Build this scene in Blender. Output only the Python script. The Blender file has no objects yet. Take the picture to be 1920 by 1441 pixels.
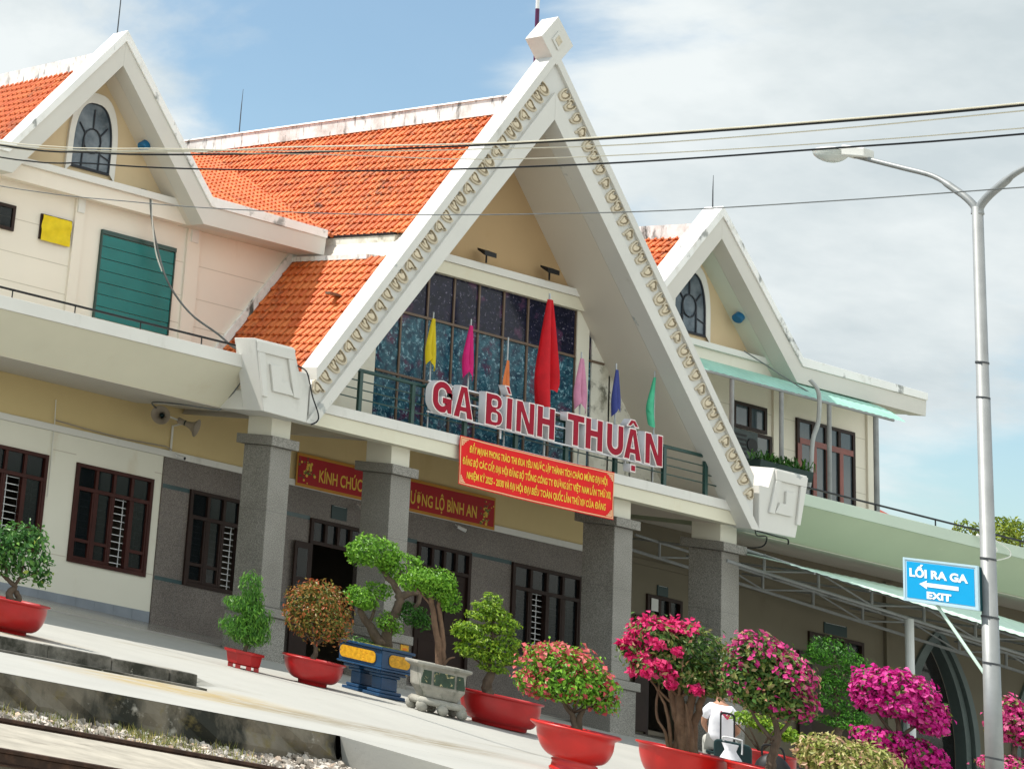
import bpy, bmesh, math, random
import numpy as np
from mathutils import Vector, Matrix

RND = random.Random(11)
NP = np.random.default_rng(5)
SC = bpy.context.scene
COL = SC.collection

# ------------------------------------------------------------------ camera
cam_d = bpy.data.cameras.new("camera")
cam = bpy.data.objects.new("camera", cam_d)
COL.objects.link(cam)
CAM = Vector((-27.92, -27.0, 1.01))
RX = Vector((0.93085566, -0.30949615, 0.19421607))
RY = Vector((0.26610568, 0.20998142, -0.94079518))
RZ = Vector((0.25039072, 0.92742651, 0.27782108))
cam.matrix_world = Matrix(((RX.x, -RY.x, -RZ.x, CAM.x), (RX.y, -RY.y, -RZ.y, CAM.y),
                           (RX.z, -RY.z, -RZ.z, CAM.z), (0, 0, 0, 1)))
cam_d.sensor_fit = 'HORIZONTAL'
cam_d.sensor_width = 36.0
cam_d.lens = 3407.44 / 1920 * 36
cam_d.shift_x = (960 + 921.62) / 1920     # a view camera with a shifted lens
cam_d.shift_y = (-170.51 - 720) / 1920
cam_d.clip_start = 0.1
cam_d.clip_end = 3000
SC.camera = cam

# ------------------------------------------------------------------ sun, sky, exposure
SUNV = Vector((-0.45, 0.38, 1.0)).normalized()
SUN_EL = math.asin(SUNV.z)
SUN_AZ = math.atan2(SUNV.x, SUNV.y)
sl = bpy.data.lights.new("sun", 'SUN')
sl.energy = 2.6
sl.angle = math.radians(0.5)
sl.color = (1.0, 0.95, 0.88)
so = bpy.data.objects.new("sun", sl)
COL.objects.link(so)
so.location = (0, 0, 60)
so.rotation_euler = (-SUNV).to_track_quat('-Z', 'Y').to_euler()
SC.view_settings.view_transform = 'Standard'
SC.view_settings.look = 'None'
SC.view_settings.gamma = 1.0
SC.view_settings.use_curve_mapping = False
SC.view_settings.exposure = 1.2

W = bpy.data.worlds.new("World")
SC.world = W
W.use_nodes = True


def mix(N, L, a, b, fac, mode='MIX'):
    """a/b/fac: socket or value"""
    n = N.new('ShaderNodeMix'); n.data_type = 'RGBA'; n.blend_type = mode
    n.clamp_factor = True
    for key, v in ((0, fac), (6, a), (7, b)):
        if hasattr(v, 'is_linked') or hasattr(v, 'links'):
            L.new(v, n.inputs[key])
        elif key == 0:
            n.inputs[0].default_value = v
        else:
            n.inputs[key].default_value = (*v[:3], 1)
    return n.outputs[2]


def ramp_(N, L, fac, lo, hi):
    r = N.new('ShaderNodeMapRange')
    r.inputs['From Min'].default_value = lo
    r.inputs['From Max'].default_value = hi
    L.new(fac, r.inputs['Value'])
    return r.outputs[0]


def build_sky():
    nt = W.node_tree
    N, L = nt.nodes, nt.links
    for n in list(N):
        N.remove(n)
    out = N.new('ShaderNodeOutputWorld')
    sky = N.new('ShaderNodeTexSky')
    sky.sky_type = 'NISHITA'
    sky.sun_disc = False
    sky.sun_elevation = SUN_EL
    sky.sun_rotation = SUN_AZ
    sky.air_density = 1.0
    sky.dust_density = 1.2
    sky.ozone_density = 2.0
    bg = N.new('ShaderNodeBackground')
    bg.inputs['Strength'].default_value = 0.078
    L.new(mix(N, L, sky.outputs[0], (0.92, 1.00, 0.92), 1.0, 'MULTIPLY'), bg.inputs['Color'])
    # clouds: fractal noise over the direction of view, flattened towards the horizon
    tc = N.new('ShaderNodeTexCoord')
    sep = N.new('ShaderNodeSeparateXYZ')
    L.new(tc.outputs['Generated'], sep.inputs[0])
    add = N.new('ShaderNodeMath'); add.operation = 'ADD'; add.inputs[1].default_value = 0.32
    L.new(sep.outputs['Z'], add.inputs[0])
    dx = N.new('ShaderNodeMath'); dx.operation = 'DIVIDE'
    dy = N.new('ShaderNodeMath'); dy.operation = 'DIVIDE'
    L.new(sep.outputs['X'], dx.inputs[0]); L.new(add.outputs[0], dx.inputs[1])
    L.new(sep.outputs['Y'], dy.inputs[0]); L.new(add.outputs[0], dy.inputs[1])
    comb = N.new('ShaderNodeCombineXYZ')
    L.new(dx.outputs[0], comb.inputs[0]); L.new(dy.outputs[0], comb.inputs[1])
    mp = N.new('ShaderNodeMapping')
    mp.inputs['Location'].default_value = CLOUD_LOC
    mp.inputs['Scale'].default_value = (1.0, 1.0, 1.0)
    L.new(comb.outputs[0], mp.inputs[0])
    n1 = N.new('ShaderNodeTexNoise')
    n1.inputs['Scale'].default_value = 2.3
    n1.inputs['Detail'].default_value = 9
    n1.inputs['Roughness'].default_value = 0.55
    n1.inputs['Distortion'].default_value = 0.25
    L.new(mp.outputs[0], n1.inputs[0])
    # big cloud banks stand in these directions
    tot = None
    for (v, lo, amp) in CLOUD_BANKS:
        dt = N.new('ShaderNodeVectorMath'); dt.operation = 'DOT_PRODUCT'
        nv = Vector(v).normalized()
        dt.inputs[1].default_value = nv
        nrm = N.new('ShaderNodeVectorMath'); nrm.operation = 'NORMALIZE'
        L.new(tc.outputs['Generated'], nrm.inputs[0])
        L.new(nrm.outputs[0], dt.inputs[0])
        mr = N.new('ShaderNodeMapRange')
        mr.interpolation_type = 'SMOOTHSTEP'
        mr.inputs['From Min'].default_value = lo
        mr.inputs['From Max'].default_value = 1.0
        mr.inputs['To Max'].default_value = amp
        L.new(dt.outputs['Value'], mr.inputs['Value'])
        if tot is None:
            tot = mr.outputs[0]
        else:
            s = N.new('ShaderNodeMath'); s.operation = 'ADD'
            L.new(tot, s.inputs[0]); L.new(mr.outputs[0], s.inputs[1])
            tot = s.outputs[0]
    south = ramp_(N, L, sep.outputs['Y'], 0.1, -0.6)  # extra unseen cloud added in the south to light the front
    sm = N.new('ShaderNodeMath'); sm.operation = 'MULTIPLY_ADD'; sm.inputs[1].default_value = 0.16
    L.new(south, sm.inputs[0]); L.new(tot, sm.inputs[2])
    s = N.new('ShaderNodeMath'); s.operation = 'ADD'
    L.new(n1.outputs[0], s.inputs[0]); L.new(sm.outputs[0], s.inputs[1])
    ramp = N.new('ShaderNodeValToRGB')
    ramp.color_ramp.elements[0].position = 0.55
    ramp.color_ramp.elements[1].position = 0.72
    ramp.color_ramp.interpolation = 'EASE'
    ramp.color_ramp.elements[0].color = (0.06, 0.06, 0.06, 1)
    L.new(s.outputs[0], ramp.inputs[0])
    n2 = N.new('ShaderNodeTexNoise')
    n2.inputs['Scale'].default_value = 3.6
    n2.inputs['Detail'].default_value = 6
    n2.inputs['Roughness'].default_value = 0.6
    mp2 = N.new('ShaderNodeMapping')
    mp2.inputs['Location'].default_value = (CLOUD_LOC[0] + 0.05, CLOUD_LOC[1] - 0.06, 3.0)
    L.new(comb.outputs[0], mp2.inputs[0])
    L.new(mp2.outputs[0], n2.inputs[0])
    cr = N.new('ShaderNodeValToRGB')
    cr.color_ramp.elements[0].position = 0.33
    cr.color_ramp.elements[0].color = (0.64, 0.72, 0.75, 1)
    cr.color_ramp.elements[1].position = 0.62
    cr.color_ramp.elements[1].color = (0.90, 0.955, 0.96, 1)
    L.new(n2.outputs[0], cr.inputs[0])
    bg2 = N.new('ShaderNodeBackground')
    # unseen southern clouds, brightened and warmed as added fill light on the front
    br = N.new('ShaderNodeMapRange'); br.interpolation_type = 'SMOOTHSTEP'
    br.inputs['From Min'].default_value = 0.35; br.inputs['From Max'].default_value = -0.45
    br.inputs['To Min'].default_value = CLOUD_STR; br.inputs['To Max'].default_value = CLOUD_STR * 2.4
    L.new(sep.outputs['Y'], br.inputs['Value'])
    L.new(br.outputs[0], bg2.inputs['Strength'])
    L.new(mix(N, L, cr.outputs[0], (1.0, 0.95, 0.87), ramp_(N, L, sep.outputs['Y'], 0.2, -0.4), 'MULTIPLY'), bg2.inputs['Color'])
    mx = N.new('ShaderNodeMixShader')
    L.new(ramp.outputs[0], mx.inputs[0])
    L.new(bg.outputs[0], mx.inputs[1])
    L.new(bg2.outputs[0], mx.inputs[2])
    L.new(mx.outputs[0], out.inputs[0])


CLOUD_LOC = (7.7, 3.1, 0.0)
CLOUD_STR = 0.43
CLOUD_BANKS = [((0.80, 0.55, 0.24), 0.978, 0.19), ((0.50, 0.83, 0.25), 0.986, 0.17)]
build_sky()


# ------------------------------------------------------------------ materials
def nodes(name):
    m = bpy.data.materials.new(name)
    m.use_nodes = True
    nt = m.node_tree
    return m, nt.nodes, nt.links, nt.nodes['Principled BSDF']


def noise(N, L, vec, scale, detail=5, rough=0.55, stretch=(1, 1, 1)):
    mp = N.new('ShaderNodeMapping')
    mp.inputs['Scale'].default_value = stretch
    L.new(vec, mp.inputs[0])
    n = N.new('ShaderNodeTexNoise')
    n.inputs['Scale'].default_value = scale
    n.inputs['Detail'].default_value = detail
    n.inputs['Roughness'].default_value = rough
    L.new(mp.outputs[0], n.inputs[0])
    return n.outputs[0]


def ramp(N, L, fac, lo, hi):
    r = N.new('ShaderNodeMapRange')
    r.inputs['From Min'].default_value = lo
    r.inputs['From Max'].default_value = hi
    L.new(fac, r.inputs['Value'])
    return r.outputs[0]


def paint(name, col, rough=0.65, var=0.08, vs=1.3, stains=(), bump=0.0, bs=40, spec=0.3, metal=0.0, coat=0.0):
    """painted or plastered surface; stains = (colour, lo, hi, scale, stretch)"""
    m, N, L, P = nodes(name)
    tc = N.new('ShaderNodeTexCoord')
    v = tc.outputs['Object']
    n = noise(N, L, v, vs, 6)
    c = mix(N, L, [x * (1 - var) for x in col], [min(1, x * (1 + var * 0.7)) for x in col], ramp(N, L, n, 0.3, 0.7))
    for (sc, lo, hi, ss, st) in stains:
        f = ramp(N, L, noise(N, L, v, ss, 8, 0.65, st), lo, hi)
        c = mix(N, L, c, sc, f)
    L.new(c, P.inputs['Base Color'])
    P.inputs['Roughness'].default_value = rough
    P.inputs['Specular IOR Level'].default_value = spec
    P.inputs['Metallic'].default_value = metal
    P.inputs['Coat Weight'].default_value = coat
    if bump:
        b = N.new('ShaderNodeBump')
        b.inputs['Strength'].default_value = bump
        b.inputs['Distance'].default_value = 0.01
        L.new(noise(N, L, v, bs, 4), b.inputs['Height'])
        L.new(b.outputs[0], P.inputs['Normal'])
    return m


V1 = (1, 1, 0.25)
GREY = (0.30, 0.31, 0.30)
M = {}
M['white'] = paint('white_paint', (0.68, 0.67, 0.63), 0.55, 0.05, 1.1,
                   [((0.52, 0.51, 0.46), 0.60, 0.80, 2.2, (1, 1, 0.35))], 0.05)
M['gable'] = paint('white_gable_paint', (0.62, 0.61, 0.57), 0.55, 0.05, 0.9,
                   [((0.36, 0.38, 0.37), 0.64, 0.67, 0.9, (1, 1, 1)), ((0.50, 0.49, 0.45), 0.62, 0.75, 2.8, (1, 1, 0.4))], 0.06)
M['ridge'] = paint('weathered_white_paint', (0.80, 0.80, 0.77), 0.7, 0.08, 1.2,
                   [((0.10, 0.10, 0.09), 0.54, 0.66, 5.5, (1, 1, 0.3)), ((0.42, 0.40, 0.36), 0.5, 0.75, 2.0, (1, 1, 1))], 0.1)
M['band'] = paint('mildewed_plaster', (0.74, 0.72, 0.63), 0.75, 0.08, 1.2,
                  [((0.12, 0.12, 0.09), 0.53, 0.68, 4.2, (1, 1, 0.8)), ((0.45, 0.42, 0.33), 0.5, 0.7, 1.6, (1, 1, 1))], 0.1)
M['recess'] = paint('recess_paint', (0.60, 0.60, 0.575), 0.6, 0.06, 0.8,
                    [((0.34, 0.35, 0.34), 0.60, 0.70, 1.0, (1, 1, 1))], 0.05)
M['scroll'] = paint('tan_scroll_paint', (0.55, 0.485, 0.37), 0.6, 0.12, 4, [((0.30, 0.25, 0.17), 0.60, 0.75, 9, (1, 1, 1))])
M['cream'] = paint('cream_wall_paint', (0.74, 0.72, 0.62), 0.7, 0.05, 0.7,
                   [((0.60, 0.52, 0.38), 0.60, 0.85, 1.3, (1, 1, 0.4))], 0.04)
M['yellow'] = paint('pale_yellow_wall_paint', (0.60, 0.475, 0.245), 0.7, 0.05, 0.7,
                    [((0.50, 0.38, 0.18), 0.58, 0.8, 1.5, (1, 1, 0.4))], 0.04)
M['house'] = paint('ivory_house_paint', (0.75, 0.69, 0.60), 0.7, 0.05, 0.6,
                   [((0.62, 0.53, 0.42), 0.60, 0.85, 1.6, (1, 1, 0.25))], 0.04)
M['soffit'] = paint('soffit_paint', (0.62, 0.575, 0.50), 0.75, 0.04, 0.5,
                    [((0.52, 0.47, 0.38), 0.6, 0.8, 0.8, (1, 1, 1))])
M['ceil'] = paint('porch_ceiling_paint', (0.60, 0.55, 0.45), 0.8, 0.05, 0.6)
M['green_wash'] = paint('pale_green_parapet_paint', (0.39, 0.44, 0.32), 0.7, 0.05, 0.7,
                        [((0.50, 0.52, 0.40), 0.6, 0.85, 1.2, (1, 1, 0.4))], 0.04)
M['green_cap'] = paint('mint_parapet_paint', (0.47, 0.55, 0.46), 0.7, 0.05, 0.7, [((0.5, 0.55, 0.46), 0.6, 0.8, 2, (1, 1, 0.4))])
M['line'] = paint('groove_shadow', (0.55, 0.50, 0.42), 0.8, 0.05)
M['wood'] = paint('dark_red_window_wood', (0.050, 0.013, 0.010), 0.45, 0.25, 3, (), 0.05, 30, 0.2)
M['woodr'] = paint('reddish_door_wood', (0.22, 0.050, 0.035), 0.4, 0.25, 3, (), 0.05, 30, 0.5)
M['woodd'] = paint('dark_brown_door_wood', (0.028, 0.015, 0.012), 0.5, 0.25, 3, (), 0.05, 30, 0.2)
M['bar'] = paint('white_bar_paint', (0.72, 0.73, 0.74), 0.45, 0.03)
M['dark'] = paint('dark_interior', (0.02, 0.018, 0.016), 0.9, 0.2)
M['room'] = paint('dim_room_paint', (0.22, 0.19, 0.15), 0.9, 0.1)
M['teal'] = paint('dark_teal_stone', (0.020, 0.055, 0.060), 0.3, 0.2, 8, (), 0, 40, 0.5)
M['skirt'] = paint('grey_skirting_tile', (0.24, 0.27, 0.31), 0.4, 0.15, 3)
M['iron'] = paint('dark_green_rail_paint', (0.012, 0.050, 0.042), 0.35, 0.2, 5, (), 0, 40, 0.5)
M['black'] = paint('black_rubber', (0.012, 0.012, 0.013), 0.5, 0.2, 5)
M['cable'] = paint('grey_cable_sheath', (0.14, 0.15, 0.15), 0.5, 0.3, 5)
M['cablew'] = paint('white_cable_sheath', (0.70, 0.69, 0.64), 0.5, 0.1, 5)
M['steel'] = paint('galvanised_steel', (0.42, 0.44, 0.45), 0.42, 0.18, 6, [((0.28, 0.28, 0.27), 0.6, 0.75, 8, (1, 1, 0.2))], 0, 40, 0.5, 0.55)
M['pole'] = paint('weathered_grey_pole', (0.27, 0.28, 0.275), 0.5, 0.12, 4, [((0.15, 0.15, 0.14), 0.58, 0.75, 7, (1, 1, 0.08))], 0.05, 40, 0.4, 0.3)
M['truss'] = paint('grey_truss_paint', (0.26, 0.27, 0.27), 0.5, 0.15, 5)
M['shutter'] = paint('teal_shutter_paint', (0.006, 0.155, 0.150), 0.45, 0.10, 2, [((0.01, 0.20, 0.20), 0.55, 0.8, 1.5, (1, 1, 1))], 0.03, 30, 0.4)
M['ycloth'] = paint('yellow_cloth', (0.72, 0.54, 0.015), 0.7, 0.15, 5)
M['blue'] = paint('blue_lamp_paint', (0.01, 0.12, 0.26), 0.35, 0.1)
M['mint'] = paint('mint_roof_sheet', (0.34, 0.62, 0.50), 0.4, 0.12, 1.5, [((0.22, 0.30, 0.24), 0.60, 0.8, 3, (1, 1, 1))], 0, 40, 0.4)
M['redpot'] = paint('red_glazed_pot', (0.36, 0.007, 0.008), 0.35, 0.12, 5, [((0.30, 0.010, 0.010), 0.60, 0.8, 4, (1, 1, 0.5)), ((0.50, 0.28, 0.22), 0.70, 0.85, 14, (1, 1, 1))], 0.04, 30, 0.5)
M['redpot2'] = paint('orange_red_pot', (0.50, 0.012, 0.008), 0.35, 0.12, 5, [((0.40, 0.016, 0.012), 0.60, 0.8, 4, (1, 1, 0.5)), ((0.55, 0.30, 0.22), 0.70, 0.85, 14, (1, 1, 1))], 0.04, 30, 0.5)
M['bluepot'] = paint('deep_blue_glaze', (0.008, 0.050, 0.125), 0.35, 0.25, 4, (), 0.04, 30, 0.5)
M['gold'] = paint('golden_yellow_panel', (0.62, 0.32, 0.015), 0.4, 0.30, 18, [((0.45, 0.16, 0.01), 0.55, 0.65, 22, (1, 1, 2))], 0.25, 30)
M['stonepot'] = paint('mossy_grey_stone', (0.30, 0.29, 0.25), 0.85, 0.25, 6, [((0.10, 0.11, 0.08), 0.55, 0.75, 7, (1, 1, 0.5))], 0.4, 40)
M['carve'] = paint('dark_green_inlay', (0.030, 0.055, 0.035), 0.5, 0.3, 10, [((0.42, 0.36, 0.18), 0.58, 0.62, 16, (1, 1, 1))])
M['soil'] = paint('potting_soil', (0.06, 0.04, 0.025), 0.95, 0.4, 20, (), 0.6, 40)
M['moss'] = paint('mossy_soil', (0.13, 0.15, 0.03), 0.95, 0.5, 25, [((0.32, 0.26, 0.06), 0.5, 0.62, 20, (1, 1, 1))], 0.6, 40)
M['bark'] = paint('grey_brown_bark', (0.115, 0.085, 0.060), 0.9, 0.35, 10, [((0.07, 0.05, 0.035), 0.5, 0.7, 12, (1, 1, 0.25))], 0.7, 30)
M['barkr'] = paint('reddish_bark', (0.165, 0.10, 0.062), 0.9, 0.35, 10, [((0.10, 0.06, 0.04), 0.5, 0.7, 12, (1, 1, 0.25))], 0.7, 30)
M['rail'] = paint('rusty_rail_steel', (0.055, 0.030, 0.020), 0.6, 0.4, 6, [((0.10, 0.05, 0.03), 0.5, 0.7, 12, (1, 1, 1))], 0.2, 40, 0.4, 0.4)
M['letterw'] = paint('white_letter_side', (0.72, 0.72, 0.75), 0.4, 0.03)
M['letterr'] = paint('crimson_letter_face', (0.30, 0.004, 0.022), 0.45, 0.08, 3, (), 0, 40, 0.15)
M['edge'] = paint('pale_pink_letter_edge', (0.80, 0.70, 0.68), 0.4, 0.03)
M['bannerred'] = paint('red_banner_cloth', (0.72, 0.006, 0.008), 0.6, 0.08, 2)
M['bannerpink'] = paint('pale_banner_border', (0.80, 0.45, 0.25), 0.6, 0.05)
M['btext'] = paint('yellow_banner_lettering', (0.86, 0.56, 0.05), 0.6, 0.1, 8)
M['bannerdark'] = paint('maroon_banner_cloth', (0.36, 0.014, 0.020), 0.6, 0.12, 2)
M['bannergold'] = paint('ochre_banner_border', (0.48, 0.22, 0.03), 0.6, 0.12, 3)
M['signblue'] = paint('bright_blue_sign_face', (0.006, 0.34, 0.66), 0.35, 0.03)
M['signwhite'] = paint('white_sign_lettering', (0.88, 0.90, 0.90), 0.4, 0.02)
M['signframe'] = paint('pale_blue_sign_frame', (0.50, 0.68, 0.76), 0.35, 0.05, 2, (), 0, 40, 0.5, 0.2)
M['signdark'] = paint('dark_teal_sign_side', (0.010, 0.06, 0.07), 0.4, 0.1)
M['plaque'] = paint('dark_green_plaque', (0.012, 0.035, 0.036), 0.35, 0.2)
M['paper'] = paint('white_notice_paper', (0.62, 0.62, 0.60), 0.8, 0.05)
M['horn'] = paint('grey_beige_horn_plastic', (0.36, 0.31, 0.25), 0.5, 0.1)
M['cam'] = paint('white_camera_casing', (0.70, 0.70, 0.70), 0.35, 0.04)
M['shirt'] = paint('white_cotton', (0.80, 0.80, 0.84), 0.85, 0.05, 6)
M['trouser'] = paint('light_grey_cotton', (0.46, 0.46, 0.42), 0.85, 0.08, 6)
M['skin'] = paint('tanned_skin', (0.42, 0.22, 0.14), 0.55, 0.06, 6)
M['hair'] = paint('black_hair', (0.012, 0.010, 0.009), 0.5, 0.3, 20)
M['emblem'] = paint('red_shirt_print', (0.55, 0.06, 0.12), 0.8, 0.1, 8)
M['redroof'] = paint('far_red_roof', (0.36, 0.075, 0.045), 0.7, 0.2, 1.5)
M['tan2'] = paint('light_tan_tympanum_paint', (0.60, 0.475, 0.30), 0.7, 0.05, 0.7)
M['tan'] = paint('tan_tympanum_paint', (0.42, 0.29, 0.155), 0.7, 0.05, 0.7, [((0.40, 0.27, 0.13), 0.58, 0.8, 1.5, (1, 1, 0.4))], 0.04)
M['rwall'] = paint('porch_shade_beige_paint', (0.155, 0.135, 0.095), 0.75, 0.06, 0.7, [((0.12, 0.10, 0.065), 0.58, 0.8, 1.5, (1, 1, 0.4))], 0.04)  # beige darkened in its colour to stand in for the porch shade
M['scroll3'] = paint('dark_scroll_groove', (0.34, 0.285, 0.20), 0.7, 0.1, 4)
M['scroll2'] = paint('pale_scroll_paint', (0.62, 0.54, 0.40), 0.6, 0.1, 4)


def glass(name, col, rough, alpha):
    m, N, L, P = nodes(name)
    P.inputs['Base Color'].default_value = (*col, 1)
    P.inputs['Roughness'].default_value = rough
    P.inputs['Specular IOR Level'].default_value = 0.6
    P.inputs['Alpha'].default_value = alpha
    return m


M['glass'] = glass('window_glass', (0.010, 0.014, 0.016), 0.06, 0.72)
M['glass'].node_tree.nodes['Principled BSDF'].inputs['Specular IOR Level'].default_value = 0.22
M['gglass'] = glass('upper_window_glass', (0.05, 0.07, 0.085), 0.05, 0.93)
M['lens'] = glass('lamp_glass', (0.62, 0.66, 0.62), 0.15, 0.8)


def filmglass(name, dark, mid, vein, vscale, fl):
    """patterned adhesive film on glazing"""
    m, N, L, P = nodes(name)
    tc = N.new('ShaderNodeTexCoord'); v = tc.outputs['Object']
    w = N.new('ShaderNodeVectorMath'); w.operation = 'ADD'
    nn = N.new('ShaderNodeTexNoise'); nn.inputs['Scale'].default_value = 4.0
    L.new(v, nn.inputs[0])
    sc = N.new('ShaderNodeVectorMath'); sc.operation = 'SCALE'; sc.inputs['Scale'].default_value = 0.18
    L.new(nn.outputs['Color'], sc.inputs[0])
    L.new(v, w.inputs[0]); L.new(sc.outputs[0], w.inputs[1])
    n1 = noise(N, L, v, 2.4, 4)
    n2 = noise(N, L, w.outputs[0], 7.0, 5, 0.6)
    n3 = noise(N, L, w.outputs[0], vscale, 3, 0.75)
    c = mix(N, L, dark, mid, ramp(N, L, n2, 0.40, 0.60))
    c = mix(N, L, c, (0.075, 0.030, 0.070), ramp(N, L, n1, 0.56, 0.66))
    c = mix(N, L, c, vein, ramp(N, L, n3, fl, fl + 0.13))
    L.new(c, P.inputs['Base Color'])
    P.inputs['Roughness'].default_value = 0.12
    P.inputs['Specular IOR Level'].default_value = 0.16
    return m


M['film'] = filmglass('blue_patterned_film', (0.012, 0.042, 0.075), (0.030, 0.115, 0.160), (0.24, 0.42, 0.50), 15, 0.545)
M['filmd'] = filmglass('dark_patterned_film', (0.006, 0.008, 0.020), (0.013, 0.014, 0.036), (0.26, 0.24, 0.34), 19, 0.60)
M['mullion'] = paint('brown_mullion', (0.15, 0.105, 0.075), 0.45, 0.1)


def granite(name, jw, jh, dark, light):
    m, N, L, P = nodes(name)
    tc = N.new('ShaderNodeTexCoord'); v = tc.outputs['Object']
    n = noise(N, L, v, 75, 2, 0.7)
    n2 = noise(N, L, v, 1.1, 5)
    c = mix(N, L, dark, light, ramp(N, L, n, 0.40, 0.62))
    c = mix(N, L, c, (0.62, 0.60, 0.58), ramp(N, L, n2, 0.35, 0.9), 'MULTIPLY')
    sp = N.new('ShaderNodeSeparateXYZ'); L.new(v, sp.inputs[0])
    ad = N.new('ShaderNodeMath'); ad.operation = 'ADD'
    L.new(sp.outputs[0], ad.inputs[0]); L.new(sp.outputs[1], ad.inputs[1])
    cb = N.new('ShaderNodeCombineXYZ')
    L.new(ad.outputs[0], cb.inputs[0]); L.new(sp.outputs[2], cb.inputs[1])
    br = N.new('ShaderNodeTexBrick')
    br.offset = 0.0
    br.inputs['Scale'].default_value = 1.0
    br.inputs['Brick Width'].default_value = jw
    br.inputs['Row Height'].default_value = jh
    br.inputs['Mortar Size'].default_value = 0.004
    br.inputs['Mortar Smooth'].default_value = 0.2
    L.new(cb.outputs[0], br.inputs[0])
    c = mix(N, L, c, (0.13, 0.12, 0.115), br.outputs['Fac'])
    L.new(c, P.inputs['Base Color'])
    P.inputs['Roughness'].default_value = 0.55
    return m


M['granite'] = granite('grey_granite_cladding', 0.6, 1.1, (0.085, 0.072, 0.064), (0.25, 0.215, 0.19))
M['granitep'] = granite('grey_granite_column', 3.0, 1.25, (0.135, 0.128, 0.112), (0.35, 0.335, 0.30))


def tilemat():
    m, N, L, P = nodes('terracotta_roof_tile')
    at = N.new('ShaderNodeAttribute'); at.attribute_name = 'rnd'
    tc = N.new('ShaderNodeTexCoord'); v = tc.outputs['Object']
    c = mix(N, L, (0.52, 0.105, 0.020), (0.66, 0.185, 0.045), at.outputs['Fac'])
    d = ramp(N, L, noise(N, L, v, 0.9, 6, 0.6), 0.50, 0.72)
    d2 = ramp(N, L, noise(N, L, v, 9.0, 4, 0.6), 0.42, 0.62)
    mu = N.new('ShaderNodeMath'); mu.operation = 'MULTIPLY'
    L.new(d, mu.inputs[0]); L.new(d2, mu.inputs[1])
    c = mix(N, L, c, (0.060, 0.025, 0.014), mu.outputs[0])
    c = mix(N, L, c, (0.66, 0.30, 0.14), ramp(N, L, noise(N, L, v, 14, 3), 0.66, 0.76))
    L.new(c, P.inputs['Base Color'])
    P.inputs['Roughness'].default_value = 0.6
    return m


M['tile'] = tilemat()


def leafmat(name, cols, trans=0.22, rough=0.45):
    """cols: list of (pos, colour) over the per-leaf value (random; in foliage also lower inside a clump)"""
    m, N, L, P = nodes(name)
    at = N.new('ShaderNodeAttribute'); at.attribute_name = 'rnd'
    cr = N.new('ShaderNodeValToRGB')
    el = cr.color_ramp.elements
    while len(el) < len(cols):
        el.new(0.5)
    for e, (p_, c_) in zip(el, cols):
        e.position = p_; e.color = (*c_, 1)
    L.new(at.outputs['Fac'], cr.inputs[0])
    L.new(cr.outputs[0], P.inputs['Base Color'])
    P.inputs['Roughness'].default_value = rough
    P.inputs['Specular IOR Level'].default_value = 0.35
    tr = N.new('ShaderNodeBsdfTranslucent')
    L.new(cr.outputs[0], tr.inputs[0])
    mx = N.new('ShaderNodeMixShader'); mx.inputs[0].default_value = trans
    L.new(P.outputs[0], mx.inputs[1]); L.new(tr.outputs[0], mx.inputs[2])
    out = [n for n in N if n.type == 'OUTPUT_MATERIAL'][0]
    L.new(mx.outputs[0], out.inputs[0])
    return m


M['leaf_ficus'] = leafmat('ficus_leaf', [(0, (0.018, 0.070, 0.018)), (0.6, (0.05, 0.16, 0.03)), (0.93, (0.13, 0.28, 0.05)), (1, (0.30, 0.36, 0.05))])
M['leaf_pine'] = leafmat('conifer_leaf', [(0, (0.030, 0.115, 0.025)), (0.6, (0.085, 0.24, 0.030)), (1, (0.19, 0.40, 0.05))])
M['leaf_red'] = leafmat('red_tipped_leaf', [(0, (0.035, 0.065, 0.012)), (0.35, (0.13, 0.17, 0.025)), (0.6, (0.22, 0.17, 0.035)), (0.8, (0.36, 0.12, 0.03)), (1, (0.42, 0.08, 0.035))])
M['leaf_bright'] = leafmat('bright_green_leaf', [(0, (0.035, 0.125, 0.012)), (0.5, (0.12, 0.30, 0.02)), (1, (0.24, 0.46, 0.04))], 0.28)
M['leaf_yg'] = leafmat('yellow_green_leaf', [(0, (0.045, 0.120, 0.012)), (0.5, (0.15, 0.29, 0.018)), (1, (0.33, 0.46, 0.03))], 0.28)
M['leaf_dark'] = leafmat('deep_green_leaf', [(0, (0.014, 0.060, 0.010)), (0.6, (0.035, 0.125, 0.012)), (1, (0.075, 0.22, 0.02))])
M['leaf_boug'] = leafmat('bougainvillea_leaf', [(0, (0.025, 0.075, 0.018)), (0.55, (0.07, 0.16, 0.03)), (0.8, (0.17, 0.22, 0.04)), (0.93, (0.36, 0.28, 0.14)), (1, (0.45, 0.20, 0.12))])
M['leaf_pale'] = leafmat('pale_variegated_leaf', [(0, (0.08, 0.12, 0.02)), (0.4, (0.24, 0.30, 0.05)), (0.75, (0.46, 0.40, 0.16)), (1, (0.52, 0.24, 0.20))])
M['fl_hot'] = leafmat('hot_pink_bract', [(0, (0.42, 0.008, 0.085)), (0.6, (0.66, 0.015, 0.15)), (1, (0.75, 0.10, 0.24))], 0.3, 0.6)
M['fl_mag'] = leafmat('magenta_bract', [(0, (0.30, 0.004, 0.12)), (0.6, (0.60, 0.010, 0.26)), (1, (0.72, 0.09, 0.36))], 0.3, 0.6)
M['fl_coral'] = leafmat('coral_bract', [(0, (0.44, 0.05, 0.06)), (0.6, (0.62, 0.12, 0.13)), (1, (0.66, 0.28, 0.22))], 0.3, 0.6)
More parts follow.
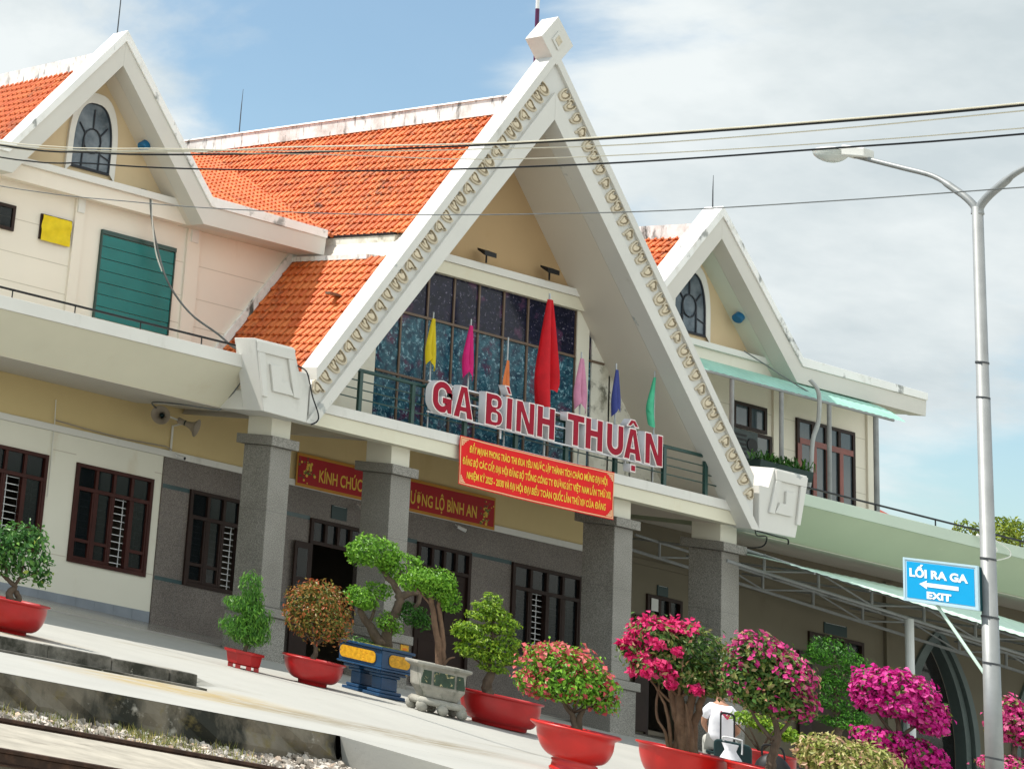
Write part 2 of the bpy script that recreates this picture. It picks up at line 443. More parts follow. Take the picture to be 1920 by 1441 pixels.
M['fl_pink'] = leafmat('pink_bract', [(0, (0.46, 0.012, 0.16)), (0.6, (0.66, 0.05, 0.26)), (1, (0.70, 0.26, 0.34))], 0.3, 0.6)


def flagmat(name, col):
    m, N, L, P = nodes(name)
    tc = N.new('ShaderNodeTexCoord')
    n = noise(N, L, tc.outputs['Object'], 5, 4)
    c = mix(N, L, [x * 0.85 for x in col], col, ramp(N, L, n, 0.35, 0.65))
    L.new(c, P.inputs['Base Color'])
    P.inputs['Roughness'].default_value = 0.75
    tr = N.new('ShaderNodeBsdfTranslucent'); L.new(c, tr.inputs[0])
    mx = N.new('ShaderNodeMixShader'); mx.inputs[0].default_value = 0.3
    L.new(P.outputs[0], mx.inputs[1]); L.new(tr.outputs[0], mx.inputs[2])
    out = [n for n in N if n.type == 'OUTPUT_MATERIAL'][0]
    L.new(mx.outputs[0], out.inputs[0])
    return m


def concrete(name, base, dark, patches):
    m, N, L, P = nodes(name)
    tc = N.new('ShaderNodeTexCoord'); v = tc.outputs['Object']
    c = mix(N, L, [x * 0.90 for x in base], base, ramp(N, L, noise(N, L, v, 0.8, 7, 0.6), 0.35, 0.65))
    c = mix(N, L, c, dark, ramp(N, L, noise(N, L, v, 0.55, 9, 0.68, (0.5, 1.6, 1)), 0.585, 0.76))
    f = ramp(N, L, noise(N, L, v, 26, 3), 0.66, 0.78)
    c = mix(N, L, c, [x * 0.7 for x in base], f)
    for (px, py, rx, ry, rot, pc) in patches:
        mp = N.new('ShaderNodeMapping'); mp.vector_type = 'TEXTURE'
        mp.inputs['Location'].default_value = (px, py, 0)
        mp.inputs['Rotation'].default_value = (0, 0, rot)
        mp.inputs['Scale'].default_value = (rx, ry, 1000)
        L.new(v, mp.inputs[0])
        ln = N.new('ShaderNodeVectorMath'); ln.operation = 'LENGTH'
        L.new(mp.outputs[0], ln.inputs[0])
        a = ramp(N, L, ln.outputs['Value'], 1.0, 0.45)
        b = ramp(N, L, noise(N, L, v, 3.5, 8, 0.7, (0.6, 2.0, 1)), 0.36, 0.60)
        mu = N.new('ShaderNodeMath'); mu.operation = 'MULTIPLY'
        L.new(a, mu.inputs[0]); L.new(b, mu.inputs[1])
        c = mix(N, L, c, pc, mu.outputs[0])
    L.new(c, P.inputs['Base Color'])
    P.inputs['Roughness'].default_value = 0.8
    b = N.new('ShaderNodeBump'); b.inputs['Strength'].default_value = 0.25; b.inputs['Distance'].default_value = 0.01
    L.new(noise(N, L, v, 18, 6), b.inputs['Height'])
    L.new(b.outputs[0], P.inputs['Normal'])
    return m


M['pave'] = concrete('worn_concrete_paving', (0.375, 0.37, 0.335), (0.23, 0.21, 0.16),
                     [(-12.6, -7.7, 2.3, 1.1, 0.10, (0.33, 0.24, 0.09)), (-10.6, -8.3, 2.4, 1.0, -0.05, (0.20, 0.17, 0.11)), (-14.8, -5.4, 2.5, 1.0, 0.0, (0.27, 0.20, 0.10))])
M['floor'] = paint('polished_porch_floor', (0.30, 0.29, 0.27), 0.22, 0.15, 1.2, [((0.18, 0.16, 0.12), 0.56, 0.75, 1.5, (1, 2, 1))], 0, 40, 0.5)
M['mossywall'] = paint('mossy_platform_masonry', (0.17, 0.15, 0.115), 0.9, 0.35, 2.5,
                       [((0.025, 0.026, 0.020), 0.44, 0.60, 1.6, (1, 1, 0.5)), ((0.40, 0.38, 0.33), 0.62, 0.72, 3.0, (1, 1, 1)), ((0.16, 0.13, 0.05), 0.56, 0.72, 4.0, (1, 1, 1))], 0.9, 9)
M['kerb'] = paint('dark_mossy_kerb', (0.16, 0.15, 0.13), 0.9, 0.3, 4, [((0.03, 0.03, 0.022), 0.42, 0.60, 2.5, (1, 1, 1)), ((0.5, 0.47, 0.40), 0.64, 0.72, 5, (1, 1, 1))], 0.6, 15)
M['trackc'] = paint('grimy_track_concrete', (0.36, 0.33, 0.27), 0.9, 0.25, 3, [((0.09, 0.08, 0.06), 0.55, 0.75, 3, (0.4, 1, 1))], 0.4, 20)
M['earth'] = paint('bare_earth', (0.20, 0.17, 0.12), 0.95, 0.3, 1.0, (), 0.4, 10)
M['stone'] = leafmat('ballast_stone', [(0, (0.16, 0.135, 0.11)), (0.5, (0.38, 0.34, 0.29)), (0.85, (0.55, 0.51, 0.46)), (1, (0.50, 0.36, 0.26))], 0.0, 0.85)
M['grass'] = leafmat('dry_grass', [(0, (0.06, 0.10, 0.02)), (0.5, (0.20, 0.22, 0.05)), (1, (0.42, 0.34, 0.10))], 0.2, 0.7)

# ------------------------------------------------------------------ geometry helpers
ROOT = {}


def tag(o, label=None, cat=None, group=None, kind=None):
    if label: o['label'] = label
    if cat: o['category'] = cat
    if group: o['group'] = group
    if kind: o['kind'] = kind
    return o


def thing(name, label, cat, loc=(0, 0, 0), rz=0.0, group=None):
    o = bpy.data.objects.new(name, None)
    COL.objects.link(o)
    o.empty_display_size = 0.2
    o.location = loc
    o.rotation_euler = (0, 0, rz)
    ROOT[o.name] = Vector(loc)
    return tag(o, label, cat, group)


class MB:
    """collects faces for one mesh object (world or local coordinates)"""

    def __init__(s):
        s.v, s.f, s.r, s.m = [], [], [], []

    def face(s, pts, rnd=0.5, mi=0):
        i = len(s.v)
        s.v += [tuple(p) for p in pts]
        s.f.append(tuple(range(i, i + len(pts))))
        s.r.append(rnd); s.m.append(mi)
        return s

    def poly(s, verts, faces, mi=0, rnd=0.5):
        i = len(s.v)
        s.v += [tuple(p) for p in verts]
        for f in faces:
            s.f.append(tuple(i + k for k in f)); s.r.append(rnd); s.m.append(mi)
        return s

    def box(s, x0, x1, y0, y1, z0, z1, mi=0):
        v = [(x0, y0, z0), (x1, y0, z0), (x1, y1, z0), (x0, y1, z0), (x0, y0, z1), (x1, y0, z1), (x1, y1, z1), (x0, y1, z1)]
        return s.poly(v, [(0, 3, 2, 1), (4, 5, 6, 7), (0, 1, 5, 4), (1, 2, 6, 5), (2, 3, 7, 6), (3, 0, 4, 7)], mi)

    def prism(s, poly, a0, a1, axis='y', mi=0):
        """poly in the plane across the axis: y -> (x,z), x -> (y,z), z -> (x,y)"""
        n = len(poly)
        def P(p, a):
            return {'y': (p[0], a, p[1]), 'x': (a, p[0], p[1]), 'z': (p[0], p[1], a)}[axis]
        v = [P(p, a0) for p in poly] + [P(p, a1) for p in poly]
        fs = [tuple(range(n)), tuple(range(2 * n - 1, n - 1, -1))]
        for i in range(n):
            j = (i + 1) % n
            fs.append((i, i + n, j + n, j))
        return s.poly(v, fs, mi)

    def tube(s, pts, r, n=8, cap=True, mi=0):
        pts = [Vector(p) for p in pts]
        rs = r if isinstance(r, (list, tuple)) else [r] * len(pts)
        rings = []
        up = None
        for i, p in enumerate(pts):
            t = (pts[min(i + 1, len(pts) - 1)] - pts[max(i - 1, 0)])
            if t.length < 1e-9: t = Vector((0, 0, 1))
            t.normalize()
            if up is None:
                a = Vector((0, 0, 1)) if abs(t.z) < 0.9 else Vector((1, 0, 0))
                up = (a - t * a.dot(t)).normalized()
            else:
                up = (up - t * up.dot(t))
                up = up.normalized() if up.length > 1e-6 else Vector((1, 0, 0))
            w = t.cross(up)
            rings.append([p + (up * math.cos(2 * math.pi * k / n) + w * math.sin(2 * math.pi * k / n)) * rs[i] for k in range(n)])
        v = [q for rg in rings for q in rg]
        fs = []
        for i in range(len(pts) - 1):
            for k in range(n):
                l = (k + 1) % n
                fs.append((i * n + k, i * n + l, (i + 1) * n + l, (i + 1) * n + k))
        if cap:
            fs.append(tuple(range(n - 1, -1, -1)))
            fs.append(tuple(range((len(pts) - 1) * n, len(pts) * n)))
        return s.poly(v, fs, mi)

    def lathe(s, prof, n=32, c=(0, 0, 0), sx=1, sy=1, mi=0, wob=0):
        v, fs = [], []
        for (r, z) in prof:
            for k in range(n):
                a = 2 * math.pi * k / n
                v.append((c[0] + r * sx * math.cos(a), c[1] + r * sy * math.sin(a), c[2] + z))
        for i in range(len(prof) - 1):
            for k in range(n):
                l = (k + 1) % n
                fs.append((i * n + k, i * n + l, (i + 1) * n + l, (i + 1) * n + k))
        return s.poly(v, fs, mi)

    def ball(s, c, r, n=10, m=7, mi=0):
        rx, ry, rz = r if isinstance(r, (tuple, list)) else (r, r, r)
        prof = [(math.sin(math.pi * i / m) , -math.cos(math.pi * i / m)) for i in range(m + 1)]
        v, fs = [], []
        for (q, z) in prof:
            for k in range(n):
                a = 2 * math.pi * k / n
                v.append((c[0] + rx * q * math.cos(a), c[1] + ry * q * math.sin(a), c[2] + rz * z))
        for i in range(m):
            for k in range(n):
                l = (k + 1) % n
                fs.append((i * n + k, i * n + l, (i + 1) * n + l, (i + 1) * n + k))
        return s.poly(v, fs, mi)

    def build(s, name, mats, parent=None, smooth=False, bevel=0, local=False, rnd=False):
        me = bpy.data.meshes.new(name)
        off = Vector((0, 0, 0))
        if parent is not None and not local:
            p = parent
            while p.parent is not None: p = p.parent
            off = ROOT.get(p.name, Vector((0, 0, 0)))
        vs = [(a - off.x, b - off.y, c - off.z) for (a, b, c) in s.v] if off.length else s.v
        me.from_pydata(vs, [], s.f)
        if not isinstance(mats, (list, tuple)): mats = [mats]
        for m in mats: me.materials.append(m)
        if any(s.m):
            me.polygons.foreach_set('material_index', s.m)
        if smooth:
            me.polygons.foreach_set('use_smooth', [True] * len(s.f))
        if rnd:
            at = me.attributes.new('rnd', 'FLOAT', 'FACE')
            at.data.foreach_set('value', s.r)
        me.update()
        if not rnd:
            bm = bmesh.new(); bm.from_mesh(me)
            bmesh.ops.recalc_face_normals(bm, faces=bm.faces)
            bm.to_mesh(me); bm.free()
        o = bpy.data.objects.new(name, me)
        COL.objects.link(o)
        if parent is not None: o.parent = parent
        if bevel:
            b = o.modifiers.new('bevel', 'BEVEL')
            b.width = bevel; b.segments = 2; b.limit_method = 'ANGLE'
        if smooth == 'auto':
            pass
        return o


def wall(mb, x0, x1, z0, z1, y0, y1, holes):
    """wall facing -Y with rectangular openings and their jambs"""
    xs = sorted({x0, x1, *[h[0] for h in holes], *[h[1] for h in holes]})
    zs = sorted({z0, z1, *[h[2] for h in holes], *[h[3] for h in holes]})
    xs = [x for x in xs if x0 <= x <= x1]; zs = [z for z in zs if z0 <= z <= z1]
    for i in range(len(xs) - 1):
        for k in range(len(zs) - 1):
            cx, cz = (xs[i] + xs[i + 1]) / 2, (zs[k] + zs[k + 1]) / 2
            if any(h[0] < cx < h[1] and h[2] < cz < h[3] for h in holes): continue
            a, b, c, d = xs[i], xs[i + 1], zs[k], zs[k + 1]
            mb.face([(a, y0, c), (b, y0, c), (b, y0, d), (a, y0, d)])
            mb.face([(b, y1, c), (a, y1, c), (a, y1, d), (b, y1, d)])
    for (a, b, c, d) in holes:
        c = max(c, z0)
        mb.face([(a, y0, c), (a, y0, d), (a, y1, d), (a, y1, c)])
        mb.face([(b, y0, d), (b, y0, c), (b, y1, c), (b, y1, d)])
        mb.face([(a, y0, d), (b, y0, d), (b, y1, d), (a, y1, d)])
        mb.face([(b, y0, c), (a, y0, c), (a, y1, c), (b, y1, c)])
    for (a, b) in ((x0, x0), (x1, x1)):
        mb.face([(a, y0, z0), (a, y0, z1), (a, y1, z1), (a, y1, z0)])
    mb.face([(x0, y0, z1), (x1, y0, z1), (x1, y1, z1), (x0, y1, z1)])


def gz(X, Y):
    """height of the paving"""
    if Y >= -6.5:
        s = min(max((Y + 6.5) / 9.46, 0), 1) ** 2
        z = (0.12 - 0.02 * min(max(X, -14), 8)) * s
    else:
        z = 0.0
    if X > -11.8:
        if Y < -5:
            q = min((-5 - Y) / 2.5, 1)
            z2 = -0.15 * q * q * (3 - 2 * q)
            k = min((X + 11.8) / 0.5, 1)
            z = z2 * k + (z if Y >= -6.5 else -0.15) * (1 - k)
    elif Y < -6.5:
        z = -0.15
    return z


# ------------------------------------------------------------------ curves: lettering and cut shapes
def curve_mesh(splines, extrude=0.0, offset=0.0):
    cu = bpy.data.curves.new('shape', 'CURVE')
    cu.dimensions = '2D'
    cu.fill_mode = 'BOTH'
    cu.extrude = extrude
    cu.offset = offset
    for pts in splines:
        sp = cu.splines.new('POLY')
        sp.points.add(len(pts) - 1)
        for p, q in zip(sp.points, pts):
            p.co = (q[0], q[1], 0, 1)
        sp.use_cyclic_u = True
    o = bpy.data.objects.new('shape', cu)
    COL.objects.link(o)
    bpy.context.view_layer.update()
    me = bpy.data.meshes.new_from_object(o.evaluated_get(bpy.context.evaluated_depsgraph_get()))
    bpy.data.objects.remove(o)
    bpy.data.curves.remove(cu)
    return me


def text_mesh(body, bold=0.0, extrude=0.0):
    cu = bpy.data.curves.new('text', 'FONT')
    cu.body = body
    cu.size = 1.0
    cu.offset = bold
    cu.extrude = extrude
    cu.resolution_u = 3
    o = bpy.data.objects.new('text', cu)
    COL.objects.link(o)
    bpy.context.view_layer.update()
    me = bpy.data.meshes.new_from_object(o.evaluated_get(bpy.context.evaluated_depsgraph_get()))
    bpy.data.objects.remove(o)
    bpy.data.curves.remove(cu)
    return me


def map_mesh(me, fn, name, mat, parent):
    for v in me.vertices:
        v.co = fn(v.co)
    me.materials.clear()
    me.materials.append(mat)
    me.name = name
    o = bpy.data.objects.new(name, me)
    COL.objects.link(o)
    if parent is not None: o.parent = parent
    return o


def fit_text(body, x0, x1, z0, z1, fn, name, mat, parent, bold=0.02, extrude=0.0, base=True):
    """text stretched so that its run fills x0..x1 and its capitals z0..z1; fn maps (x,z,depth) to space"""
    me = text_mesh(body, bold, extrude)
    xs = [v.co.x for v in me.vertices]
    a, b = min(xs), max(xs)
    cap = 0.73
    def f(co):
        return fn(x0 + (co.x - a) / (b - a) * (x1 - x0), z0 + co.y / cap * (z1 - z0), co.z)
    return map_mesh(me, f, name, mat, parent)


# ------------------------------------------------------------------ roof tiles
def tile_roof(name, parent, O, A, D, La, Ld, clip=None, tw=0.172, tr=0.208, seed=1):
    """terracotta tiles over the plane O + a*A + d*D; clip(d) gives the run of a kept in that row"""
    rr = random.Random(seed)
    O, A, D = Vector(O), Vector(A).normalized(), Vector(D).normalized()
    Nn = A.cross(D).normalized()
    if Nn.z < 0: Nn = -Nn
    mb = MB()
    prof = [(0.0, 0.000), (0.05, 0.022), (0.16, 0.034), (0.27, 0.030), (0.36, 0.006), (0.42, -0.004), (0.55, 0.000), (0.62, 0.007), (0.78, 0.007), (0.86, 0.0), (1.0, -0.002)]
    nr = int(math.ceil(Ld / tr))
    for r in range(nr):
        d0, d1 = r * tr, min((r + 1) * tr, Ld)
        a0, a1 = (0, La) if clip is None else clip((d0 + d1) / 2)
        if a1 - a0 < 0.05: continue
        off = 0.5 * tw * (r % 2)
        k0 = int(math.floor((a0 - off) / tw)); k1 = int(math.ceil((a1 - off) / tw))
        for k in range(k0, k1):
            b0 = off + k * tw
            hj = rr.uniform(-0.004, 0.005); sk = rr.uniform(-0.004, 0.004)
            rnd = rr.random()
            up, lo, lip = [], [], []
            for (u, h) in prof:
                a = min(max(b0 + u * tw, a0), a1)
                up.append(O + A * a + D * (d0 - 0.03) + Nn * (h + 0.002 + hj * 0.3))
                lo.append(O + A * a + D * (d1 + 0.025 + sk) + Nn * (h + 0.046 + hj))
                lip.append(O + A * a + D * (d1 + 0.021 + sk) + Nn * (h * .6 + 0.006 + hj))
            i = len(mb.v); n = len(prof)
            mb.v += [tuple(p) for p in up + lo + lip]
            for j in range(n - 1):
                mb.f.append((i + j, i + j + 1, i + n + j + 1, i + n + j)); mb.r.append(rnd); mb.m.append(0)
                mb.f.append((i + n + j, i + n + j + 1, i + 2 * n + j + 1, i + 2 * n + j)); mb.r.append(rnd); mb.m.append(0)
    return mb.build(name, M['tile'], parent, rnd=True)


# ------------------------------------------------------------------ windows and doors of the ground floor
def window(parent, x0, x1, z0, z1, y, cols, zt, mat, open_cols=(), glassmat=None, bars=True, kind='window', fw=0.07, rails=(), bar_rows=10, door=False):
    """frame with a row of small top lights above zt, casements below; open_cols show only the grille"""
    mb = MB()
    ya, yb = y - 0.05, y + 0.06
    mb.box(x0, x0 + fw, ya, yb, z0, z1); mb.box(x1 - fw, x1, ya, yb, z0, z1)
    mb.box(x0 + fw, x1 - fw, ya, yb, z1 - fw, z1)
    if not door: mb.box(x0 + fw, x1 - fw, ya, yb, z0, z0 + fw)
    mb.box(x0 + fw, x1 - fw, ya + 0.004, yb, zt - fw / 2, zt + fw / 2)
    w = (x1 - x0 - 2 * fw) / cols
    for c in range(1, cols):
        xc = x0 + fw + c * w
        mb.box(xc - 0.03, xc + 0.03, ya + 0.006, yb, zt + fw / 2, z1 - fw)
        if not door: mb.box(xc - 0.03, xc + 0.03, ya + 0.006, yb, z0 + fw, zt - fw / 2)
    for c in range(cols):
        if c in open_cols or door: continue
        xa, xb = x0 + fw + c * w + (0.03 if c else 0), x0 + fw + (c + 1) * w - (0.03 if c < cols - 1 else 0)
        s = 0.035
        mb.box(xa, xa + s, ya + 0.012, yb - 0.01, z0 + fw, zt - fw / 2); mb.box(xb - s, xb, ya + 0.012, yb - 0.01, z0 + fw, zt - fw / 2)
        mb.box(xa + s, xb - s, ya + 0.012, yb - 0.01, z0 + fw, z0 + fw + 0.05)
        for q in rails:
            mb.box(xa + s, xb - s, ya + 0.014, yb - 0.01, q - 0.03, q + 0.03)
    fr = mb.build(kind, mat, parent, bevel=0.006)
    g = MB()
    for c in range(cols):
        xa, xb = x0 + fw + c * w + 0.02, x0 + fw + (c + 1) * w - 0.02
        g.box(xa, xb, y + 0.012, y + 0.022, zt + fw / 2, z1 - fw)
        if c not in open_cols and not door:
            g.box(xa, xb, y + 0.012, y + 0.022, z0 + fw, zt - fw / 2)
    g.build('pane', glassmat or M['glass'], fr)
    if bars and not door:
        b = MB()
        for k in range(bar_rows):
            z = z0 + fw + (k + 0.5) * (zt - z0 - fw) / bar_rows
            b.box(x0 + fw, x1 - fw, y + 0.075, y + 0.087, z - 0.007, z + 0.007)
        nv = max(2, int((x1 - x0) / 0.28))
        for k in range(nv):
            x = x0 + fw + (k + 0.5) * (x1 - x0 - 2 * fw) / nv
            b.box(x - 0.007, x + 0.007, y + 0.0885, y + 0.10, z0 + fw, zt - fw / 2)
        b.build('security_grille', M['bar'], fr)
    return fr

# ================================================================== SETTING
def structure(o):
    o['kind'] = 'structure'
    return o


def build_ground():
    mb = MB()
    s = 1500
    mb.face([(-s, -s, -0.78), (s, -s, -0.78), (s, s, -0.78), (-s, s, -0.78)])
    structure(mb.build('ground', M['earth']))
    # paving sheet with its gentle fall
    xs = [-60, -40, -30, -25, -21] + [x * 0.5 for x in range(-38, 61)] + [40, 60]
    xs = sorted(set(xs + [-11.8, -11.3]))
    ys = [-10.2, -9.6, -9, -8.5, -8, -7.5, -7.2, -6.9, -6.7, -6.505, -6.5, -6.2, -5.8, -5.4, -5, -4.4, -3.8, -3, -2.2, -1.4, -0.7, 0, 0.7, 1.4, 2.1, 3.1]
    mb = MB()
    nx = len(xs)
    v = [(x, y, gz(x, y)) for y in ys for x in xs]
    f = []
    for j in range(len(ys) - 1):
        for i in range(nx - 1):
            if ys[j] == -6.505 and xs[i + 1] <= -11.79:
                continue
            f.append((j * nx + i, j * nx + i + 1, (j + 1) * nx + i + 1, (j + 1) * nx + i))
    mb.poly(v, f)
    structure(mb.build('pavement', M['pave'], smooth=True))
    # level crossing that carries on towards the tracks at the right
    mb = MB()
    mb.poly([(-12.72, -10.2, -0.1505), (60, -10.2, -0.1505), (60, -60, -0.2), (-12.2, -60, -0.2), (-12.60, -10.2, -0.78), (-12.1, -60, -0.78)], [(0, 3, 2, 1), (0, 4, 5, 3)])
    structure(mb.build('crossing', M['pave']))
    # porch floor, slightly proud of the paving
    mb = MB()
    n = 24
    for i in range(n):
        xa, xb = -20 + i * 45 / n, -20 + (i + 1) * 45 / n
        for (ya, yb) in ((0.9, 2.0), (2.0, 3.0)):
            mb.face([(xa, ya, gz(xa, ya) + 0.03), (xb, ya, gz(xb, ya) + 0.03), (xb, yb, gz(xb, yb) + 0.03), (xa, yb, gz(xa, yb) + 0.03)])
        mb.face([(xa, 0.9, gz(xa, 0.9) - 0.02), (xb, 0.9, gz(xb, 0.9) - 0.02), (xb, 0.9, gz(xb, 0.9) + 0.03), (xa, 0.9, gz(xa, 0.9) + 0.03)])
    structure(mb.build('porch_floor', M['floor']))
    # upper kerb and the raised platform edge
    mb = MB()
    rr = random.Random(3)
    x = -30.0
    while x < -11.75:
        w = min(rr.uniform(0.5, 1.1), -11.7 - x)
        mb.box(x, x + w - 0.012, -6.62 - rr.uniform(0, 0.03), -6.5, -0.2, 0.004 + rr.uniform(-0.004, 0.010))
        x += w
    structure(mb.build('kerb', M['kerb'], bevel=0.012))
    mb = MB()
    mb.box(-30, -11.8, -6.95, -6.86, -0.16, -0.125)
    structure(mb.build('drain_strip', M['kerb']))
    mb = MB()
    nseg = 90
    rows = 5
    X0, X1 = -32.0, -12.78
    vs = []
    for j in range(rows + 1):
        for i in range(nseg + 1):
            xx = X0 + (X1 - X0) * i / nseg
            z = -0.152 - (0.60) * j / rows
            yy = -10.205 + (0.0 if j == 0 else rr.uniform(-0.045, 0.05))
            vs.append((xx, yy, z))
    fs = []
    for j in range(rows):
        for i in range(nseg):
            a = j * (nseg + 1) + i
            fs.append((a, a + 1, a + nseg + 2, a + nseg + 1))
    mb.poly(vs, fs)
    mb.face([(X1, -10.2, -0.152), (X1, -10.0, -0.152), (X1 + 0.06, -10.0, -0.78), (X1 + 0.06, -10.2, -0.78)])
    o = mb.build('platform_wall', M['mossywall'])
    tag(o, 'low mossy stone retaining wall along the platform edge above the rail', 'wall')
    # track bed, ballast, rail
    mb = MB()
    mb.box(-32, -12.8, -13.2, -11.02, -0.8, -0.535)
    structure(mb.build('track_slab', M['trackc'], bevel=0.015))
    prof = [(-0.055, 0), (0.055, 0), (0.055, 0.012), (0.012, 0.026), (0.010, 0.088), (0.032, 0.098), (0.032, 0.126), (-0.032, 0.126), (-0.032, 0.098), (-0.010, 0.088), (-0.012, 0.026), (-0.055, 0.012)]
    for (yr, z0) in ((-10.93, -0.620), (-13.32, -0.620)):
        t = thing('rail', 'rusty steel rail running below the mossy platform wall' if yr > -11 else 'second rusty rail of the track nearer the camera', 'rail', (-22.0, yr, z0))
        mb = MB()
        mb.prism([(yr + a, z0 + b) for (a, b) in prof], -32, -12.62, 'x')
        mb.build('rail_bar', M['rail'], t)
        if yr > -11:
            mb = MB()
            for i in range(4):
                mb.tube([(-15.15 + i * 0.14, yr - 0.012, z0 + 0.055), (-15.15 + i * 0.14, yr - 0.045, z0 + 0.055)], 0.014, 6)
            mb.box(-15.25, -14.62, yr - 0.027, yr - 0.0125, z0 + 0.03, z0 + 0.082)
            mb.build('fishplate', M['rail'], t)
    # ballast stones
    mb = MB()
    rr = random.Random(8)
    cube = [(-1, -1, -1), (1, -1, -1), (1, 1, -1), (-1, 1, -1), (-1, -1, 1), (1, -1, 1), (1, 1, 1), (-1, 1, 1)]
    cf = [(0, 3, 2, 1), (4, 5, 6, 7), (0, 1, 5, 4), (1, 2, 6, 5), (2, 3, 7, 6), (3, 0, 4, 7)]
    for i in range(5200):
        x = rr.uniform(-19.5, -12.2); y = rr.uniform(-10.88, -10.12)
        t = (y + 10.88) / 0.76
        z = -0.575 + 0.10 * t + rr.uniform(-0.03, 0.03) + (0.05 if x > -13.4 else 0)
        s = rr.uniform(0.014, 0.034)
        rot = Matrix.Rotation(rr.uniform(0, 6.28), 3, Vector((rr.uniform(-1, 1), rr.uniform(-1, 1), rr.uniform(-1, 1))).normalized())
        vv = [rot @ Vector((a * s * rr.uniform(0.6, 1.2), b * s * rr.uniform(0.6, 1.1), c * s * rr.uniform(0.4, 0.8))) + Vector((x, y, z)) for (a, b, c) in cube]
        mb.poly(vv, cf, 0, rr.random())
    tag(mb.build('ballast', M['stone'], rnd=True), kind='stuff')
    mb = MB()
    mb.poly([(-32, -10.95, -0.62), (-12.3, -10.95, -0.62), (-12.3, -10.1, -0.49), (-32, -10.1, -0.49)], [(0, 1, 2, 3)])
    structure(mb.build('track_bed', M['earth']))
    # dry grass along the foot of the wall
    mb = MB()
    for i in range(900):
        cx = rr.choice([-15.6, -15.2, -14.9, -16.9, -16.3, -14.3, -15.4, -15.0]) + rr.gauss(0, 0.16)
        cy = rr.uniform(-10.75, -10.25)
        z = -0.55 + 0.1 * (cy + 10.88) / 0.76
        a = rr.uniform(0, 6.28); h = rr.uniform(0.03, 0.11); l = rr.uniform(0.0, 0.08)
        w = Vector((math.cos(a), math.sin(a), 0)) * 0.005
        b = Vector((cx, cy, z)); tp = b + Vector((math.cos(a + 1.4) * l, math.sin(a + 1.4) * l, h))
        mb.face([b - w, b + w, tp], rr.random())
    tag(mb.build('grass', M['grass'], rnd=True), kind='stuff')


build_ground()

# ================================================================== STATION BUILDING
ST = thing('station_building', 'large cream railway station with steep white gables, orange tiled roofs and granite columns', 'building')
WY = 2.96      # plane of the ground floor and of both upper house walls
GP = 2.93      # face of the granite cladding


def k_outer(x): return 11.96 - 1.40 * abs(x)
def k_rim(x): return 11.72 - 1.40 * abs(x)
def k_in(x): return 11.13 - 1.385 * abs(x)
def k_edge(x): return 10.60 - 1.335 * abs(x)


